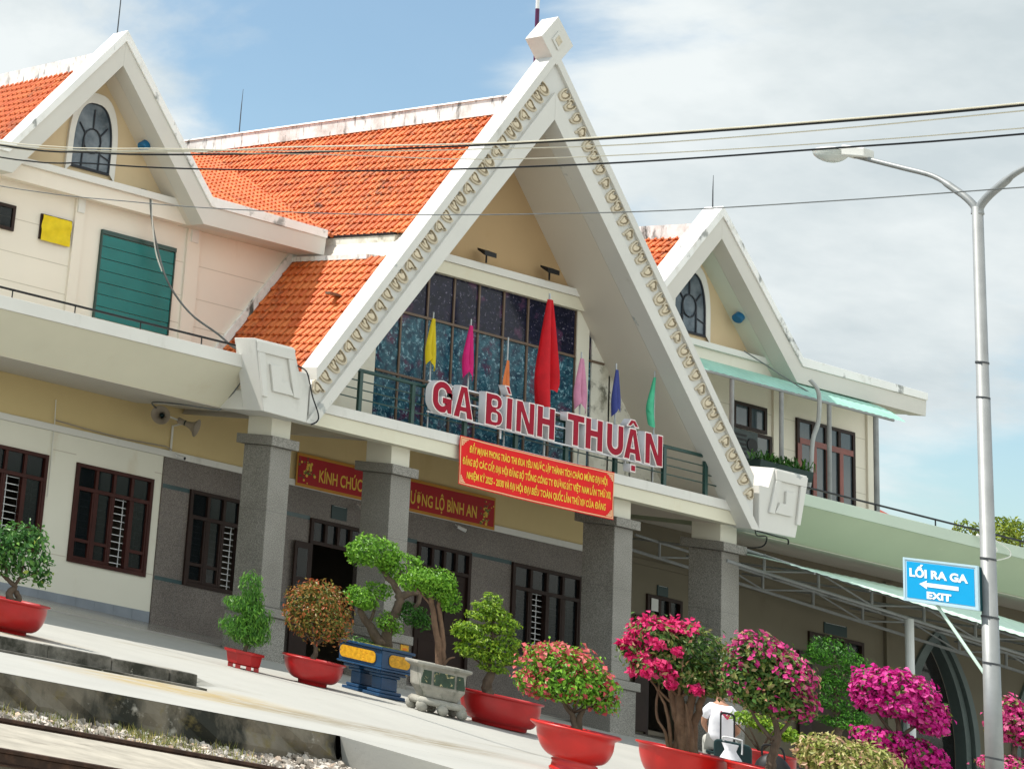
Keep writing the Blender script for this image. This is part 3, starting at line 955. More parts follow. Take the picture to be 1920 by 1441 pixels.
def ground_floor():
    win = [(-14.2, -12.5, 1.03, 2.76), (-11.2, -10.1, 1.03, 2.76), (-9.45, -7.69, 1.03, 2.78), (-7.08, -5.40, 1.02, 2.77)]
    gw = [(-4.60, -3.05, 1.03, 2.74), (3.01, 4.76, 1.03, 2.72)]
    doors = [(-1.85, -0.55, -0.3, 2.71), (0.69, 1.99, -0.3, 2.71)]
    rd = [(6.48, 7.40, -0.3, 2.69), (10.84, 12.37, -0.3, 2.66)]
    mb = MB()
    wall(mb, -20, -5.215, -0.4, 3.22, WY, WY + 0.22, win)
    mb.build('ground_wall', M['cream'], ST)
    mb = MB()
    wall(mb, -5.21, 5.2, -0.4, 3.22, GP, WY + 0.22, gw + doors)
    mb.build('granite_wall', M['granite'], ST)
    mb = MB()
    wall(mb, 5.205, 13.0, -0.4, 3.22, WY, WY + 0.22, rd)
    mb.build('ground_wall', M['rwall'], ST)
    mb = MB()
    wall(mb, -20, 5.2, 3.345, 4.6, WY, WY + 0.22, [])
    mb.build('upper_strip_wall', M['yellow'], ST)
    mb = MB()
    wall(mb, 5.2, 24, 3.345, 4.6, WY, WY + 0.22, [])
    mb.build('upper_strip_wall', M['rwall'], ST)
    mb = MB()
    mb.box(-20, 5.2, WY - 0.055, WY + 0.2, 3.222, 3.343)
    mb.build('string_course', M['white'], ST, bevel=0.008)
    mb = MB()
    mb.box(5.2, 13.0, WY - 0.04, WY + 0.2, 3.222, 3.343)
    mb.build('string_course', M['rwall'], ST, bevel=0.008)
    # teal stone bands between the openings of the granite front
    for (a, b) in ((-5.205, -4.61), (-3.04, -1.86), (-0.54, 0.68), (2.0, 3.0), (4.77, 5.195)):
        for (c_, d_) in ((2.66, 2.735), (1.02, 1.09)):
            if a == -0.54 and c_ < 2: continue
            mb = MB()
            mb.box(a, b, GP - 0.006, GP + 0.05, c_, d_)
            mb.build('stone_band', M['teal'], ST)
    mb = MB()
    x = -20.0
    while x < -5.24:
        w = min(0.40, -5.22 - x)
        mb.box(x, x + w - 0.004, WY - 0.014, WY + 0.05, 0.0, 0.46 - 0.02 * (x + 8) * 0 - 0.02)
        x += w
    mb.build('skirting', M['skirt'], ST)
    # plaster grooves drawn as thin strips in their shadow's colour
    mb = MB()
    for z in (2.90, 1.09):
        for (a, b) in ((-20, -14.3), (-12.4, -11.3), (-10.0, -9.5), (-7.6, -7.1), (-5.38, -5.22)):
            mb.box(a, b, WY - 0.004, WY + 0.02, z - 0.008, z + 0.008)
    mb.build('groove_shadow_strip', M['line'], ST)
    # dim rooms behind
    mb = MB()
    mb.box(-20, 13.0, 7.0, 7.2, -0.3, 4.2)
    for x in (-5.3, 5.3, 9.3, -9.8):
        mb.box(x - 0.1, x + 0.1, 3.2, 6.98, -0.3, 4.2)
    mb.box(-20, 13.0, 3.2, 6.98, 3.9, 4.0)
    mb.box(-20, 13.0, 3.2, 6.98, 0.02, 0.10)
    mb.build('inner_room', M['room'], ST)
    window(ST, *win[0], WY, 4, 2.33, M['wood'], (1,))
    window(ST, *win[1], WY, 3, 2.33, M['wood'], (1,))
    window(ST, *win[2], WY, 4, 2.33, M['wood'], (2,), rails=(1.45,))
    window(ST, *win[3], WY, 4, 2.33, M['wood'], (2,), rails=(1.42,))
    window(ST, *gw[0], GP, 4, 2.26, M['woodd'], (2, 3), rails=(1.42,), bar_rows=11)
    window(ST, *gw[1], GP, 4, 2.26, M['woodd'], (1,), rails=(), bar_rows=11)
    d = window(ST, doors[0][0], doors[0][1], 0.12, 2.71, GP, 4, 2.27, M['woodd'], door=True, kind='door')
    # its leaf stands open against the wall
    mb = MB()
    mb.box(-2.22, -1.86, GP - 0.09, GP - 0.052, 0.14, 2.24)
    mb.build('door_leaf', M['woodd'], d, bevel=0.006)
    mb = MB()
    for (a, b) in ((0.95, 1.50), (1.60, 2.12)):
        mb.box(-2.16, -1.93, GP - 0.094, GP - 0.0905, a, b)
    mb.build('pane', M['glass'], d)
    d = window(ST, doors[1][0], doors[1][1], 0.08, 2.71, GP, 4, 2.27, M['woodd'], door=True, kind='door')
    mb = MB()
    for i in range(2):
        a = 0.76 + i * 0.585
        mb.box(a, a + 0.575, GP + 0.005, GP + 0.045, 0.10, 2.235)
        mb.box(a + 0.07, a + 0.50, GP - 0.008, GP + 0.004, 0.25, 0.95)
        mb.box(a + 0.07, a + 0.50, GP - 0.008, GP + 0.004, 1.10, 2.10)
    mb.build('door_leaf', M['woodd'], d, bevel=0.006)
    for r in rd:
        d = window(ST, r[0], r[1], 0.02, r[3], WY, 3, 2.28, M['woodd'], door=True, kind='door')
        mb = MB()
        mb.box(r[0] - 0.34, r[0] - 0.01, WY - 0.09, WY - 0.052, 0.06, 2.24)
        mb.build('door_leaf', M['woodd'], d, bevel=0.006)
    # things seen on the sill of the near window
    for (x, h, c) in ((-6.42, 0.16, 'cablew'), (-6.36, 0.20, 'lens'), (-6.28, 0.15, 'cablew')):
        pass


ground_floor()


def arcade():
    """right wing: pointed arches in the shaded wall"""
    def arch(cx, half, zs, za, n=14):
        # two arcs meeting in a point
        pts = []
        for i in range(n + 1):
            t = i / n
            ang = t * math.pi / 2 * 0.62
            R_ = (za - zs) / math.sin(math.pi / 2 * 0.62)
            x = half - R_ * (1 - math.cos(ang)) * (half / (R_ * (1 - math.cos(math.pi / 2 * 0.62))))
            pts.append((x, zs + R_ * math.sin(ang)))
        return [(cx + x, z) for (x, z) in pts], [(cx - x, z) for (x, z) in reversed(pts)]
    outs, ins = [], []
    for cx in (14.55, 17.75, 20.95):
        r, l = arch(cx, 1.12, 0.9, 3.30)
        outs.append((cx, r, l))
        r2, l2 = arch(cx, 0.80, 0.8, 3.00)
        ins.append((cx, r2, l2))
    # wall pieces between the arches, each a polygon with the half arches cut out
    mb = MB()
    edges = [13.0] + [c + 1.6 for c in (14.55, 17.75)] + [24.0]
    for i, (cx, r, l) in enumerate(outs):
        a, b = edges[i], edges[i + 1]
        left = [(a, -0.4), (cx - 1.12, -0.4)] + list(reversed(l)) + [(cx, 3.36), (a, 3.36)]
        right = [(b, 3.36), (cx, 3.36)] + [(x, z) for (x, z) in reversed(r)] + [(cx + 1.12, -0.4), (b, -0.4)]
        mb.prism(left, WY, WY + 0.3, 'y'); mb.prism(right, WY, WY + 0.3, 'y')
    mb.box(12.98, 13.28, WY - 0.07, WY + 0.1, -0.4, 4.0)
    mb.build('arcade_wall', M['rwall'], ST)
    for (cx, r, l), (_, r2, l2) in zip(outs, ins):
        mb = MB()
        o_ = [(cx + 1.12, -0.35)] + r + l[1:] + [(cx - 1.12, -0.35)]
        i_ = [(cx + 0.80, -0.35)] + r2 + l2[1:] + [(cx - 0.80, -0.35)]
        n = len(o_)
        for q in range(n - 1):
            for (y0, y1, sc0, sc1) in ((WY - 0.05, WY + 0.25, 0.0, 0.45), (WY + 0.02, WY + 0.25, 0.55, 1.0)):
                def lp(k, s): return (o_[k][0] * (1 - s) + i_[k][0] * s, o_[k][1] * (1 - s) + i_[k][1] * s)
                A, B, C_, D_ = lp(q, sc0), lp(q + 1, sc0), lp(q + 1, sc1), lp(q, sc1)
                mb.poly([(A[0], y0, A[1]), (B[0], y0, B[1]), (C_[0], y0, C_[1]), (D_[0], y0, D_[1]),
                         (A[0], y1, A[1]), (B[0], y1, B[1]), (C_[0], y1, C_[1]), (D_[0], y1, D_[1])],
                        [(0, 1, 2, 3), (0, 4, 5, 1), (3, 2, 6, 7)])
            A, B = lp(q, 0.45), lp(q + 1, 0.45); C_, D_ = lp(q + 1, 0.55), lp(q, 0.55)
            mb.face([(A[0], WY + 0.10, A[1]), (B[0], WY + 0.10, B[1]), (C_[0], WY + 0.10, C_[1]), (D_[0], WY + 0.10, D_[1])])
        fr = mb.build('arch_frame', paint_teal, ST)
        mb = MB()
        mb.prism([(x, z) for (x, z) in i_], WY + 0.26, WY + 0.28, 'y')
        mb.build('pane', M['glass'], fr)
    mb = MB()
    mb.box(13.0, 24, 6.0, 6.2, -0.3, 4.2)
    mb.build('inner_room', M['room'], ST)


paint_teal = paint('grey_teal_arch_frame', (0.105, 0.135, 0.13), 0.5, 0.15, 2)
arcade()


def columns():
    for cx in (-5.10, -2.53, 2.53, 5.10):
        mb = MB()
        mb.box(cx - 0.215, cx + 0.215, 0, 0.68, 0.95, 3.58)
        c = mb.build('column', M['granitep'], ST, bevel=0.012)
        mb = MB()
        mb.box(cx - 0.285, cx + 0.285, -0.10, 0.81, 3.582, 3.745)
        mb.build('capital', M['granitep'], c, bevel=0.01)
        mb = MB()
        mb.box(cx - 0.29, cx + 0.29, -0.07, 0.75, -0.25, 0.80)
        mb.box(cx - 0.34, cx + 0.34, -0.12, 0.80, 0.802, 0.948)
        mb.build('base', M['granitep'], c, bevel=0.012)
        mb = MB()
        mb.box(cx - 0.20, cx + 0.20, 0.04, 0.64, 3.747, 4.40)
        mb.build('neck', M['cream'], c, bevel=0.008)


columns()


def terrace():
    """long canopies of both wings, beam under the central balcony, porch ceiling"""
    for (xa, xb, mf, mc, nm) in ((-26, -5.93, M['cream_f'], M['white'], 'canopy_fascia'), (5.93, 30, M['green_wash'], M['green_cap'], 'canopy_fascia')):
        mb = MB()
        mb.prism([(-0.14, 4.745), (0.55, 4.075), (2.955, 4.075), (2.955, 4.36), (0.5, 4.36), (0.5, 4.745)], xa, xb, 'x')
        mb.build(nm, mf, ST)
        mb = MB()
        mb.prism([(-0.17, 4.747), (0.12, 4.747), (0.12, 4.965), (-0.17, 4.965)], xa, xb, 'x')
        mb.build('parapet_cap', mc, ST, bevel=0.006)
        mb = MB()
        mb.box(xa, xb, 0.52, 2.955, 4.066, 4.0745)
        mb.build('canopy_soffit', M['soffit'], ST)
    mb = MB()
    mb.box(-4.93, 4.93, -0.28, 0.12, 4.065, 4.30)
    mb.build('balcony_beam', M['cream_f'], ST, bevel=0.006)
    mb = MB()
    mb.box(-4.95, 4.95, -0.315, 0.12, 4.302, 4.475)
    mb.build('balcony_cap', M['white'], ST, bevel=0.008)
    mb = MB()
    mb.box(-4.95, 4.95, 0.122, 0.88, 4.35, 4.44)
    mb.build('balcony_floor', M['soffit'], ST)
    mb = MB()
    mb.box(-5.92, 5.92, 0.125, WY, 4.405, 4.46)
    mb.build('porch_ceiling', M['ceil'], ST)
    for cx in (-5.10, -2.53, 2.53, 5.10):
        mb = MB()
        mb.box(cx - 0.14, cx + 0.14, 0.645, WY, 4.15, 4.403)
        mb.build('porch_beam', M['ceil'], ST)


M['cream_f'] = paint('cream_fascia_paint', (0.68, 0.65, 0.52), 0.7, 0.05, 0.7, [((0.62, 0.55, 0.40), 0.60, 0.85, 1.3, (1, 1, 0.4))], 0.04)
terrace()


def chevron(fo, fi, xe_o, xe_i, zmin=None):
    """polygon of an inverted V between two roof lines"""
    return [(-xe_o, fo(xe_o)), (0, fo(0)), (xe_o, fo(xe_o)), (xe_i, fi(xe_i)), (0, fi(0)), (-xe_i, fi(-xe_i))]


def main_gable():
    # slabs of the great gable: outer rim, sunken panel with scrolls, inner rim
    mb = MB()
    for s in (-1, 1):
        def q(pts): return [(s * x, z) for (x, z) in pts]
        xo = 4.97
        mb.prism(q([(0, k_outer(0)), (xo, k_outer(xo)), (xo - 0.02, k_rim(xo - 0.02)), (0, k_rim(0))]), -0.57, -0.19, 'y')
    g = mb.build('gable_rim', M['gable'], ST, bevel=0.008)
    mb = MB()
    for s in (-1, 1):
        def q(pts): return [(s * x, z) for (x, z) in pts]
        xi = 5.02
        mb.prism(q([(0, k_rim(0)), (xi, k_rim(xi)), (xi, k_in(xi)), (0, k_in(0))]), -0.505, -0.195, 'y')
    mb.build('gable_panel', M['recess'], ST)
    mb = MB()
    for s in (-1, 1):
        def q(pts): return [(s * x, z) for (x, z) in pts]
        mb.prism(q([(0, k_in(0)), (5.10, k_in(5.10)), (5.10, 4.035), (4.915, 4.035), (0, k_edge(0))]), -0.57, -0.19, 'y')
    mb.build('gable_inner_rim', M['gable'], ST, bevel=0.008)
    # soffit slab going back to the glazed wall
    mb = MB()
    for s in (-1, 1):
        def q(pts): return [(s * x, z) for (x, z) in pts]
        mb.prism(q([(0, 10.72), (4.78, 10.72 - 1.35 * 4.78), (4.9, k_edge(4.9)), (0, k_edge(0))]), -0.188, 3.4, 'y')
    mb.build('gable_soffit', M['soffit'], ST)
    # diamond finial
    mb = MB()
    r = 0.40
    cz = 12.19
    mb.prism([(0.0, cz + 0.44), (0.385, cz - 0.05), (0.0, cz - 0.53), (-0.385, cz - 0.05)], -0.572, -0.185, 'y')
    f = mb.build('finial', M['gable'], ST, bevel=0.01)
    mb = MB()
    cz -= 0.05
    mb.prism([(0.0, cz + 0.19), (0.15, cz), (0.0, cz - 0.19), (-0.15, cz)], -0.598, -0.573, 'y')
    mb.build('finial_boss', M['gable'], f)
    mb = MB()
    mb.prism([(0.0, cz + 0.11), (0.085, cz), (0.0, cz - 0.11), (-0.085, cz)], -0.606, -0.599, 'y')
    mb.build('finial_inlay', M['scroll'], f)
    # scroll reliefs along both legs
    def leaf(mb, ox, oz, ux, uz, sc, kind):
        """one scroll: u runs down the leg, w outwards across it"""
        wx, wz = -uz, ux
        if wz < 0: wx, wz = -wx, -wz
        shapes = {
            'heart': [(-.40, .30), (-.34, .56), (-.16, .62), (-.02, .40), (.06, .60), (.24, .64), (.40, .46), (.44, .16), (.34, -.20), (.14, -.50), (-.08, -.60), (-.22, -.50), (-.16, -.30), (-.30, -.02)],
            'tail': [(-.34, .50), (-.18, .62), (.02, .50), (.20, .30), (.38, .24), (.46, .02), (.36, -.22), (.16, -.30), (.00, -.20), (-.10, -.42), (-.22, -.64), (-.34, -.60), (-.30, -.30), (-.40, .06)],
            'loop': [(-.36, .60), (-.26, .40), (-.22, .10), (-.08, .34), (.06, .56), (.24, .64), (.40, .50), (.46, .16), (.40, -.22), (.24, -.50), (.02, -.62), (-.22, -.54), (-.38, -.28), (-.44, .10), (-.46, .42)],
            'bend': [(-.44, .40), (-.30, .60), (-.08, .60), (.02, .36), (.10, .02), (.18, .30), (.26, .60), (.40, .62), (.46, .30), (.42, -.14), (.28, -.48), (.06, -.62), (-.14, -.52), (-.20, -.22), (-.22, .10), (-.36, .16)],
        }[kind]
        def smooth(pts):
            out = []
            for a, b in zip(pts, pts[1:] + pts[:1]):
                out.append((a[0] * .75 + b[0] * .25, a[1] * .75 + b[1] * .25)); out.append((a[0] * .25 + b[0] * .75, a[1] * .25 + b[1] * .75))
            return out
        pts2 = smooth(smooth(shapes))
        cx = sum(p[0] for p in pts2) / len(pts2); cz_ = sum(p[1] for p in pts2) / len(pts2) + .04
        def T(p, y): return (ox + (p[0] * ux + p[1] * wx) * sc, y, oz + (p[0] * uz + p[1] * wz) * sc)
        def sh(p, k): return (cx + (p[0] - cx) * k, cz_ + (p[1] - cz_) * k)
        lev = [(1.0, -.504), (.95, -.545), (.74, -.552), (.66, -.520), (.54, -.520), (.46, -.540)]
        m = len(pts2)
        v = [T(sh(p, k), y) for (k, y) in lev for p in pts2] + [T((cx, cz_), -.546)]
        for L0 in range(5):
            mb.poly(v, [(L0 * m + q_, L0 * m + (q_ + 1) % m, (L0 + 1) * m + (q_ + 1) % m, (L0 + 1) * m + q_) for q_ in range(m)], (0, 0, 2, 2, 1)[L0])
        mb.poly(v, [(5 * m + q_, 5 * m + (q_ + 1) % m, 6 * m) for q_ in range(m)], 1)

    L_ = math.hypot(1, 1.39)
    for s in (-1, 1):
        mb = MB()
        ux, uz = s * 1 / L_, -1.39 / L_
        pos = 0.42
        seq = ['loop', 'bend', 'heart', 'tail']
        i = 0
        while pos < 8.55:
            x = pos * ux
            zc = (k_rim(x) + k_in(x)) / 2 + .05
            leaf(mb, x, zc, ux, uz, 0.25, seq[i % 4])
            pos += 0.205 if i % 4 == 0 else 0.275
            i += 1
        mb.build('scroll_relief', [M['scroll'], M['scroll2'], M['scroll3']], ST)
    # square volutes at the feet of the gable
    for s in (-1, 1):
        def q(pts): return [(s * x, z) for (x, z) in pts]
        mb = MB()
        mb.prism(q([(6.29, 5.235), (5.47, 5.235), (5.33, 4.86), (5.10, 4.86), (5.10, 4.037), (5.99, 4.06)]), -0.565, -0.05, 'y')
        mb.prism(q([(5.95, 4.40), (5.99, 4.062), (4.95, 4.062), (4.95, 4.40)]), -0.049, 0.66, 'y')
        p = mb.build('volute_block', M['gable'], ST, bevel=0.012)
        mb = MB()
        mb.prism(q([(6.255, 5.20), (5.475, 5.20), (5.475, 5.02), (6.225, 5.02)]), -0.61, -0.567, 'y')
        mb.prism(q([(5.60, 5.018), (5.475, 5.018), (5.30, 4.40), (5.43, 4.40)]), -0.61, -0.567, 'y')
        mb.prism(q([(6.22, 5.018), (6.08, 5.018), (5.97, 4.30), (6.06, 4.30)]), -0.61, -0.567, 'y')
        mb.prism(q([(5.96, 4.86), (5.72, 4.86), (5.70, 4.62), (5.56, 4.62), (5.44, 4.42), (5.86, 4.42)]), -0.612, -0.567, 'y')
        mb.build('square_scroll', M['gable'], p, bevel=0.008)


main_gable()


def upper_front():
    """glazed wall behind the balcony, lintel, tympanum"""
    Y = 0.88
    def soff(x): return k_edge(x) + 0.03
    mb = MB()
    # tympanum
    xl = (10.63 - 7.90) / 1.335
    mb.prism([(-xl, 7.885), (xl, 7.885), (0, 10.62)], Y, Y + 0.2, 'y')
    mb.build('tympanum', M['tan'], ST)
    mb = MB()
    xa, xb = (10.63 - 7.50) / 1.335, (10.63 - 7.74) / 1.335
    mb.prism([(-xa, 7.50), (xa, 7.50), (xb, 7.74), (-xb, 7.74)], Y - 0.10, Y + 0.2, 'y')
    mb.build('lintel', M['cream_f'], ST, bevel=0.006)
    mb = MB()
    xa2 = (10.63 - 7.883) / 1.335
    mb.prism([(-xb, 7.742), (xb, 7.742), (xa2, 7.883), (-xa2, 7.883)], Y - 0.15, Y + 0.2, 'y')
    mb.build('lintel_cap', M['white'], ST, bevel=0.006)
    # glazing: columns of panes clipped by the slope
    cols = [-4.60, -4.05, -3.52, -2.44, -1.88, -1.285, -0.68, -0.09, 0.50, 1.085, 1.66, 2.26, 2.56, 3.10, 3.65, 4.2, 4.6]
    solid = {(-3.52, -2.44), (2.26, 2.56)}
    rows = [4.44, 5.45, 6.615, 7.50]
    ga, gb, fr, sw, swl = MB(), MB(), MB(), MB(), MB()

    def clip_under(P):
        out = []
        s_ = 1 if P[0][0] + P[1][0] > 0 else -1
        fn = lambda p: p[1] - (10.63 - 1.335 * s_ * p[0])
        for i in range(len(P)):
            p, q = P[i], P[(i + 1) % len(P)]
            fp, fq = fn(p), fn(q)
            if fp <= 0: out.append(p)
            if fp * fq < 0:
                t = fp / (fp - fq)
                out.append((p[0] + (q[0] - p[0]) * t, p[1] + (q[1] - p[1]) * t))
        return out
    for i in range(len(cols) - 1):
        a, b = cols[i], cols[i + 1]
        for r in range(3):
            z0, z1 = rows[r], rows[r + 1]
            lim = lambda x: min(z1, soff(x))
            if max(lim(a), lim(b)) <= z0 + 0.02: continue
            P = clip_under([(a, z0), (b, z0), (b, z1), (a, z1)])
            if len(P) < 3: continue
            if (a, b) in solid:
                (swl if a < 0 else sw).prism(P, Y, Y + 0.15, 'y')
                continue
            (gb if r == 2 else ga).prism(P, Y + 0.05, Y + 0.07, 'y')
    sw.build('glazed_wall_pier', M['cream'], ST)
    swl.build('glazed_wall_pier', M['cream'], ST)
    g1 = ga.build('glazing', M['film'], ST)
    gb.build('upper_glazing', M['filmd'], ST)
    for x in cols[1:-1]:
        t = min(7.50, soff(abs(x) + 0.05))
        fr.box(x - 0.018, x + 0.018, Y + 0.02, Y + 0.12, 4.44, t)
    for z in (5.45, 6.615):
        xe = min(4.6, (10.63 - z) / 1.335 - 0.06)
        fr.box(-xe, -3.545, Y - 0.005, Y + 0.12, z - 0.022, z + 0.022)
        fr.box(-2.41, 2.235, Y - 0.005, Y + 0.12, z - 0.022, z + 0.022)
        fr.box(2.585, xe, Y - 0.005, Y + 0.12, z - 0.022, z + 0.022)
    fr.build('mullion_grid', M['mullion'], g1)
    # balcony railing
    mb = MB()
    yr = -0.25
    posts = [-3.76, -2.62, -1.45, -0.30, 0.85, 2.0, 3.16, 4.16]
    mb.tube([(-3.86, yr, 5.18), (4.42, yr, 5.18)], 0.034, 10)
    r = mb.build('balcony_railing', M['iron'], ST)
    for x in posts:
        mb = MB()
        mb.box(x - 0.035, x + 0.035, yr - 0.03, yr + 0.03, 4.475, 5.16)
        mb.build('post', M['iron'], r, bevel=0.004)
    for z in (5.00, 4.85, 4.69):
        mb = MB()
        mb.tube([(-4.25 - (5.0 - z) * 0.6, yr, z), (4.46 + (5.0 - z) * 0.6, yr, z)], 0.012, 6)
        mb.build('rail_wire', M['iron'], r)


upper_front()


def main_roof():
    def slope(s, name_seed):
        k = 1.40
        ln = math.hypot(1, k)
        A = (0, 1, 0)
        D = (s / ln, 0, -k / ln)
        tile_roof('tiled_roof', ST, (0, -0.17, 10.90), A, D, 14.0, 2.02 * ln, seed=name_seed)
        tile_roof('tiled_roof', ST, (s * 2.64, -0.17, 11.15 - k * 2.64), A, D, 3.13, 2.05 * ln, seed=name_seed + 1)
        mb = MB()
        q = lambda pts: [(s * x, z) for (x, z) in pts]
        mb.prism(q([(1.96, 8.06), (2.10, 8.02), (2.10, 7.60), (1.96, 7.60)]), 0.95, 5.0, 'y')
        mb.build('eave_band', M['band'], ST)
        mb = MB()
        mb.prism(q([(2.06, 7.60), (2.72, 7.52), (2.72, 7.43), (2.06, 7.43)]), 0.95, 2.95, 'y')
        mb.build('eave_ledge', M['ridge'], ST)
        mb = MB()
        mb.prism(q([(2.04, 8.062), (2.12, 8.062), (2.12, 8.025), (2.04, 8.025)]), 0.95, 5.0, 'y')
        mb.build('eave_gutter', M['black'], ST)
        mb = MB()
        mb.prism(q([(0, 10.86), (2.0, 10.86 - 2.8), (2.0, 7.9), (0, 10.70)]), 3.41, 13.8, 'y')
        mb.prism(q([(2.66, 7.40), (4.7, 7.40 - 1.4 * 2.04), (4.7, 4.48), (2.66, 4.48)]), 0.9, 2.94, 'y')
        mb.build('roof_deck', M['band'], ST)
        # flashing where the lower roof meets the house wall
        mb = MB()
        for i in range(1):
            mb.prism(q([(2.55, 7.90), (4.75, 7.90 - 1.4 * 2.2), (4.75, 7.66 - 1.4 * 2.2), (2.55, 7.66)]), WY - 0.06, WY - 0.002, 'y')
        mb.build('roof_flashing', M['ridge'], ST)
    slope(-1, 21)
    slope(1, 31)
    mb = MB()
    mb.box(-0.17, 0.17, -0.18, 13.9, 10.80, 11.12)
    mb.prism([(-0.20, 11.122), (0.20, 11.122), (0.12, 11.18), (-0.12, 11.18)], -0.18, 13.9, 'y')
    mb.build('ridge_cap', M['ridge'], ST)


main_roof()


def side_house(s):
    """gabled house on either side; s=-1 left, +1 right. dx>0 runs towards the outer side"""
    cx = 7.49 * s
    P0, P1 = 2.20, 2.56
    ko = lambda d: 10.83 - 1.22 * abs(d)
    ks = lambda d: 10.61 - 1.22 * abs(d)
    ki = lambda d: 10.13 - 1.225 * abs(d)
    kd = 2.24
    inn, outr = 4.93, 5.82
    X = lambda d: cx + s * d
    fascia, cap = MB(), MB()
    for sg, ext in ((-1, inn), (1, outr)):
        slab = [(X(0), ks(0)), (X(sg * kd), ks(kd) + 0.03), (X(sg * ext), 7.90), (X(sg * ext * 0.995), 7.56), (X(sg * 2.11), ki(2.11)), (X(0), ki(0))]
        fascia.prism(slab, P0, P1, 'y')
        cp = [(X(0), ko(0)), (X(sg * kd), ko(kd)), (X(sg * ext), 8.06), (X(sg * ext), 7.902), (X(sg * kd), ks(kd) + 0.032), (X(0), ks(0) + 0.002)]
        cap.prism(cp, P0 - 0.035, P1 + 0.05, 'y')
    fascia.build('gable_fascia', M['gable2'], ST, bevel=0.006)
    cap.build('gable_coping', M['ridge2'], ST, bevel=0.006)
    mb = MB()
    for sg, ext in ((-1, inn), (1, outr)):
        slab = [(X(0), ki(0) + 0.16), (X(sg * 2.11), ki(2.11) + 0.16), (X(sg * ext * 0.99), 7.74), (X(sg * ext * 0.99), 7.57), (X(sg * 2.11), ki(2.11) + 0.003), (X(0), ki(0) + 0.003)]
        mb.prism(slab, P1 + 0.002, WY + 0.3, 'y')
    mb.build('gable_soffit', M['soffit_r'] if s > 0 else M['soffit'], ST)
    # tympanum with its pointed window
    mb = MB()
    h = 7.93
    w_ = (10.13 - h) / 1.225
    wz0 = 8.08
    mb.prism([(X(-w_ - .05), h), (X(w_ + .05), h), (X(0), 10.15)], WY, WY + 0.2, 'y')
    mb.build('tympanum', M['tan2'], ST)
    def lancet(hw, z0, zs, za, n=10):
        pts = [(hw, z0)]
        for i in range(n + 1):
            t = i / n
            pts.append((hw * math.cos(t * math.pi / 2) ** 0.72, zs + (za - zs) * (math.sin(t * math.pi / 2) ** 0.92)))
        return [(X(x), z) for (x, z) in pts] + [(X(-x), z) for (x, z) in reversed(pts[:-1])]
    o_ = lancet(0.55, 8.02, 8.60, 9.66)
    i_ = lancet(0.43, 8.16, 8.60, 9.46)
    mb = MB()
    n = len(o_)
    for q in range(n - 1):
        A, B, C_, D_ = o_[q], o_[q + 1], i_[q + 1], i_[q]
        y0, y1 = WY - 0.06, WY + 0.02
        mb.poly([(A[0], y0, A[1]), (B[0], y0, B[1]), (C_[0], y0, C_[1]), (D_[0], y0, D_[1]), (A[0], y1, A[1]), (B[0], y1, B[1]), (C_[0], y1, C_[1]), (D_[0], y1, D_[1])],
                [(0, 1, 2, 3), (0, 4, 5, 1), (3, 2, 6, 7)])
    fr = mb.build('lancet_window', M['white'], ST)
    mb = MB()
    mb.prism(i_, WY - 0.012, WY - 0.004, 'y')
    mb.build('pane', M['lancet'], fr)
    mb = MB()
    yb = WY - 0.028
    for k in range(len(i_) - 1):
        mb.tube([(i_[k][0], yb, i_[k][1]), (i_[k + 1][0], yb, i_[k + 1][1])], 0.022, 5)
    mb.tube([(X(-0.43), yb, 8.16), (X(0.43), yb, 8.16)], 0.03, 5)
    ring = [(X(0.19 * math.cos(a)), yb, 8.72 + 0.24 * math.sin(a)) for a in [i * math.pi / 8 for i in range(17)]]
    mb.tube(ring, 0.016, 5)
    for a in (30, 90, 150):
        ca, sa = math.cos(math.radians(a)), math.sin(math.radians(a))
        mb.tube([(X(0.19 * ca), yb, 8.72 + 0.24 * sa), (X(0.36 * ca), yb, 8.72 + 0.62 * sa)], 0.015, 5)
    for d in (-0.19, 0.19):
        mb.tube([(X(d), yb, 8.72), (X(d), yb, 8.16)], 0.015, 5)
    mb.tube([(X(-0.42), yb, 8.42), (X(-0.19), yb, 8.50)], 0.014, 5)
    mb.tube([(X(0.42), yb, 8.42), (X(0.19), yb, 8.50)], 0.014, 5)
    mb.build('leading', M['lead'], fr)
    # ledge between gable and wall
    mb = MB()
    mb.box(*sorted((X(-2.15), X(2.35))), WY - 0.34, WY - 0.002, 7.86, 7.99)
    mb.build('ledge_cap', M['white'], ST, bevel=0.006)
    mb = MB()
    mb.box(*sorted((X(-2.10), X(2.28))), WY - 0.26, WY - 0.002, 7.56, 7.858)
    mb.build('ledge', M['house'], ST)
    # house wall and pilasters
    mb = MB()
    a, b = sorted((X(-inn + 0.2), X(5.30)))
    wall(mb, a, b, 4.36, 7.80, WY, WY + 0.25, [])
    mb.box(*sorted((X(5.05), X(5.30))), WY + 0.252, 9.0, 4.36, 7.8)
    mb.build('house_wall', M['house'], ST)
    for d in ((-2.63, -2.33), (0.0, 0.21), (2.35, 2.6), (5.05, 5.295)):
        mb = MB()
        mb.box(*sorted((X(d[0] * 1), X(d[1] * 1))), WY - 0.05, WY - 0.001, 4.37, 7.56)
        p = mb.build('pilaster', M['house'], ST)
        if d[0] < 1:
            mb = MB()
            k = .07 if d[0] < 0 else .03
            mb.box(*sorted((X(d[0] + k), X(d[1] - k))), WY - 0.075, WY - 0.051, 7.30, 7.56)
            mb.build('pilaster_block', M['white'], p)
    mb = MB()
    for z in (6.88, 6.25, 5.72):
        for d in ((-4.3, -2.64), (-2.32, -0.43 if s < 0 else -0.01), (0.22, 2.34), (2.62, 5.04)):
            mb.box(*sorted((X(d[0]), X(d[1]))), WY - 0.003, WY + 0.02, z - 0.008, z + 0.008)
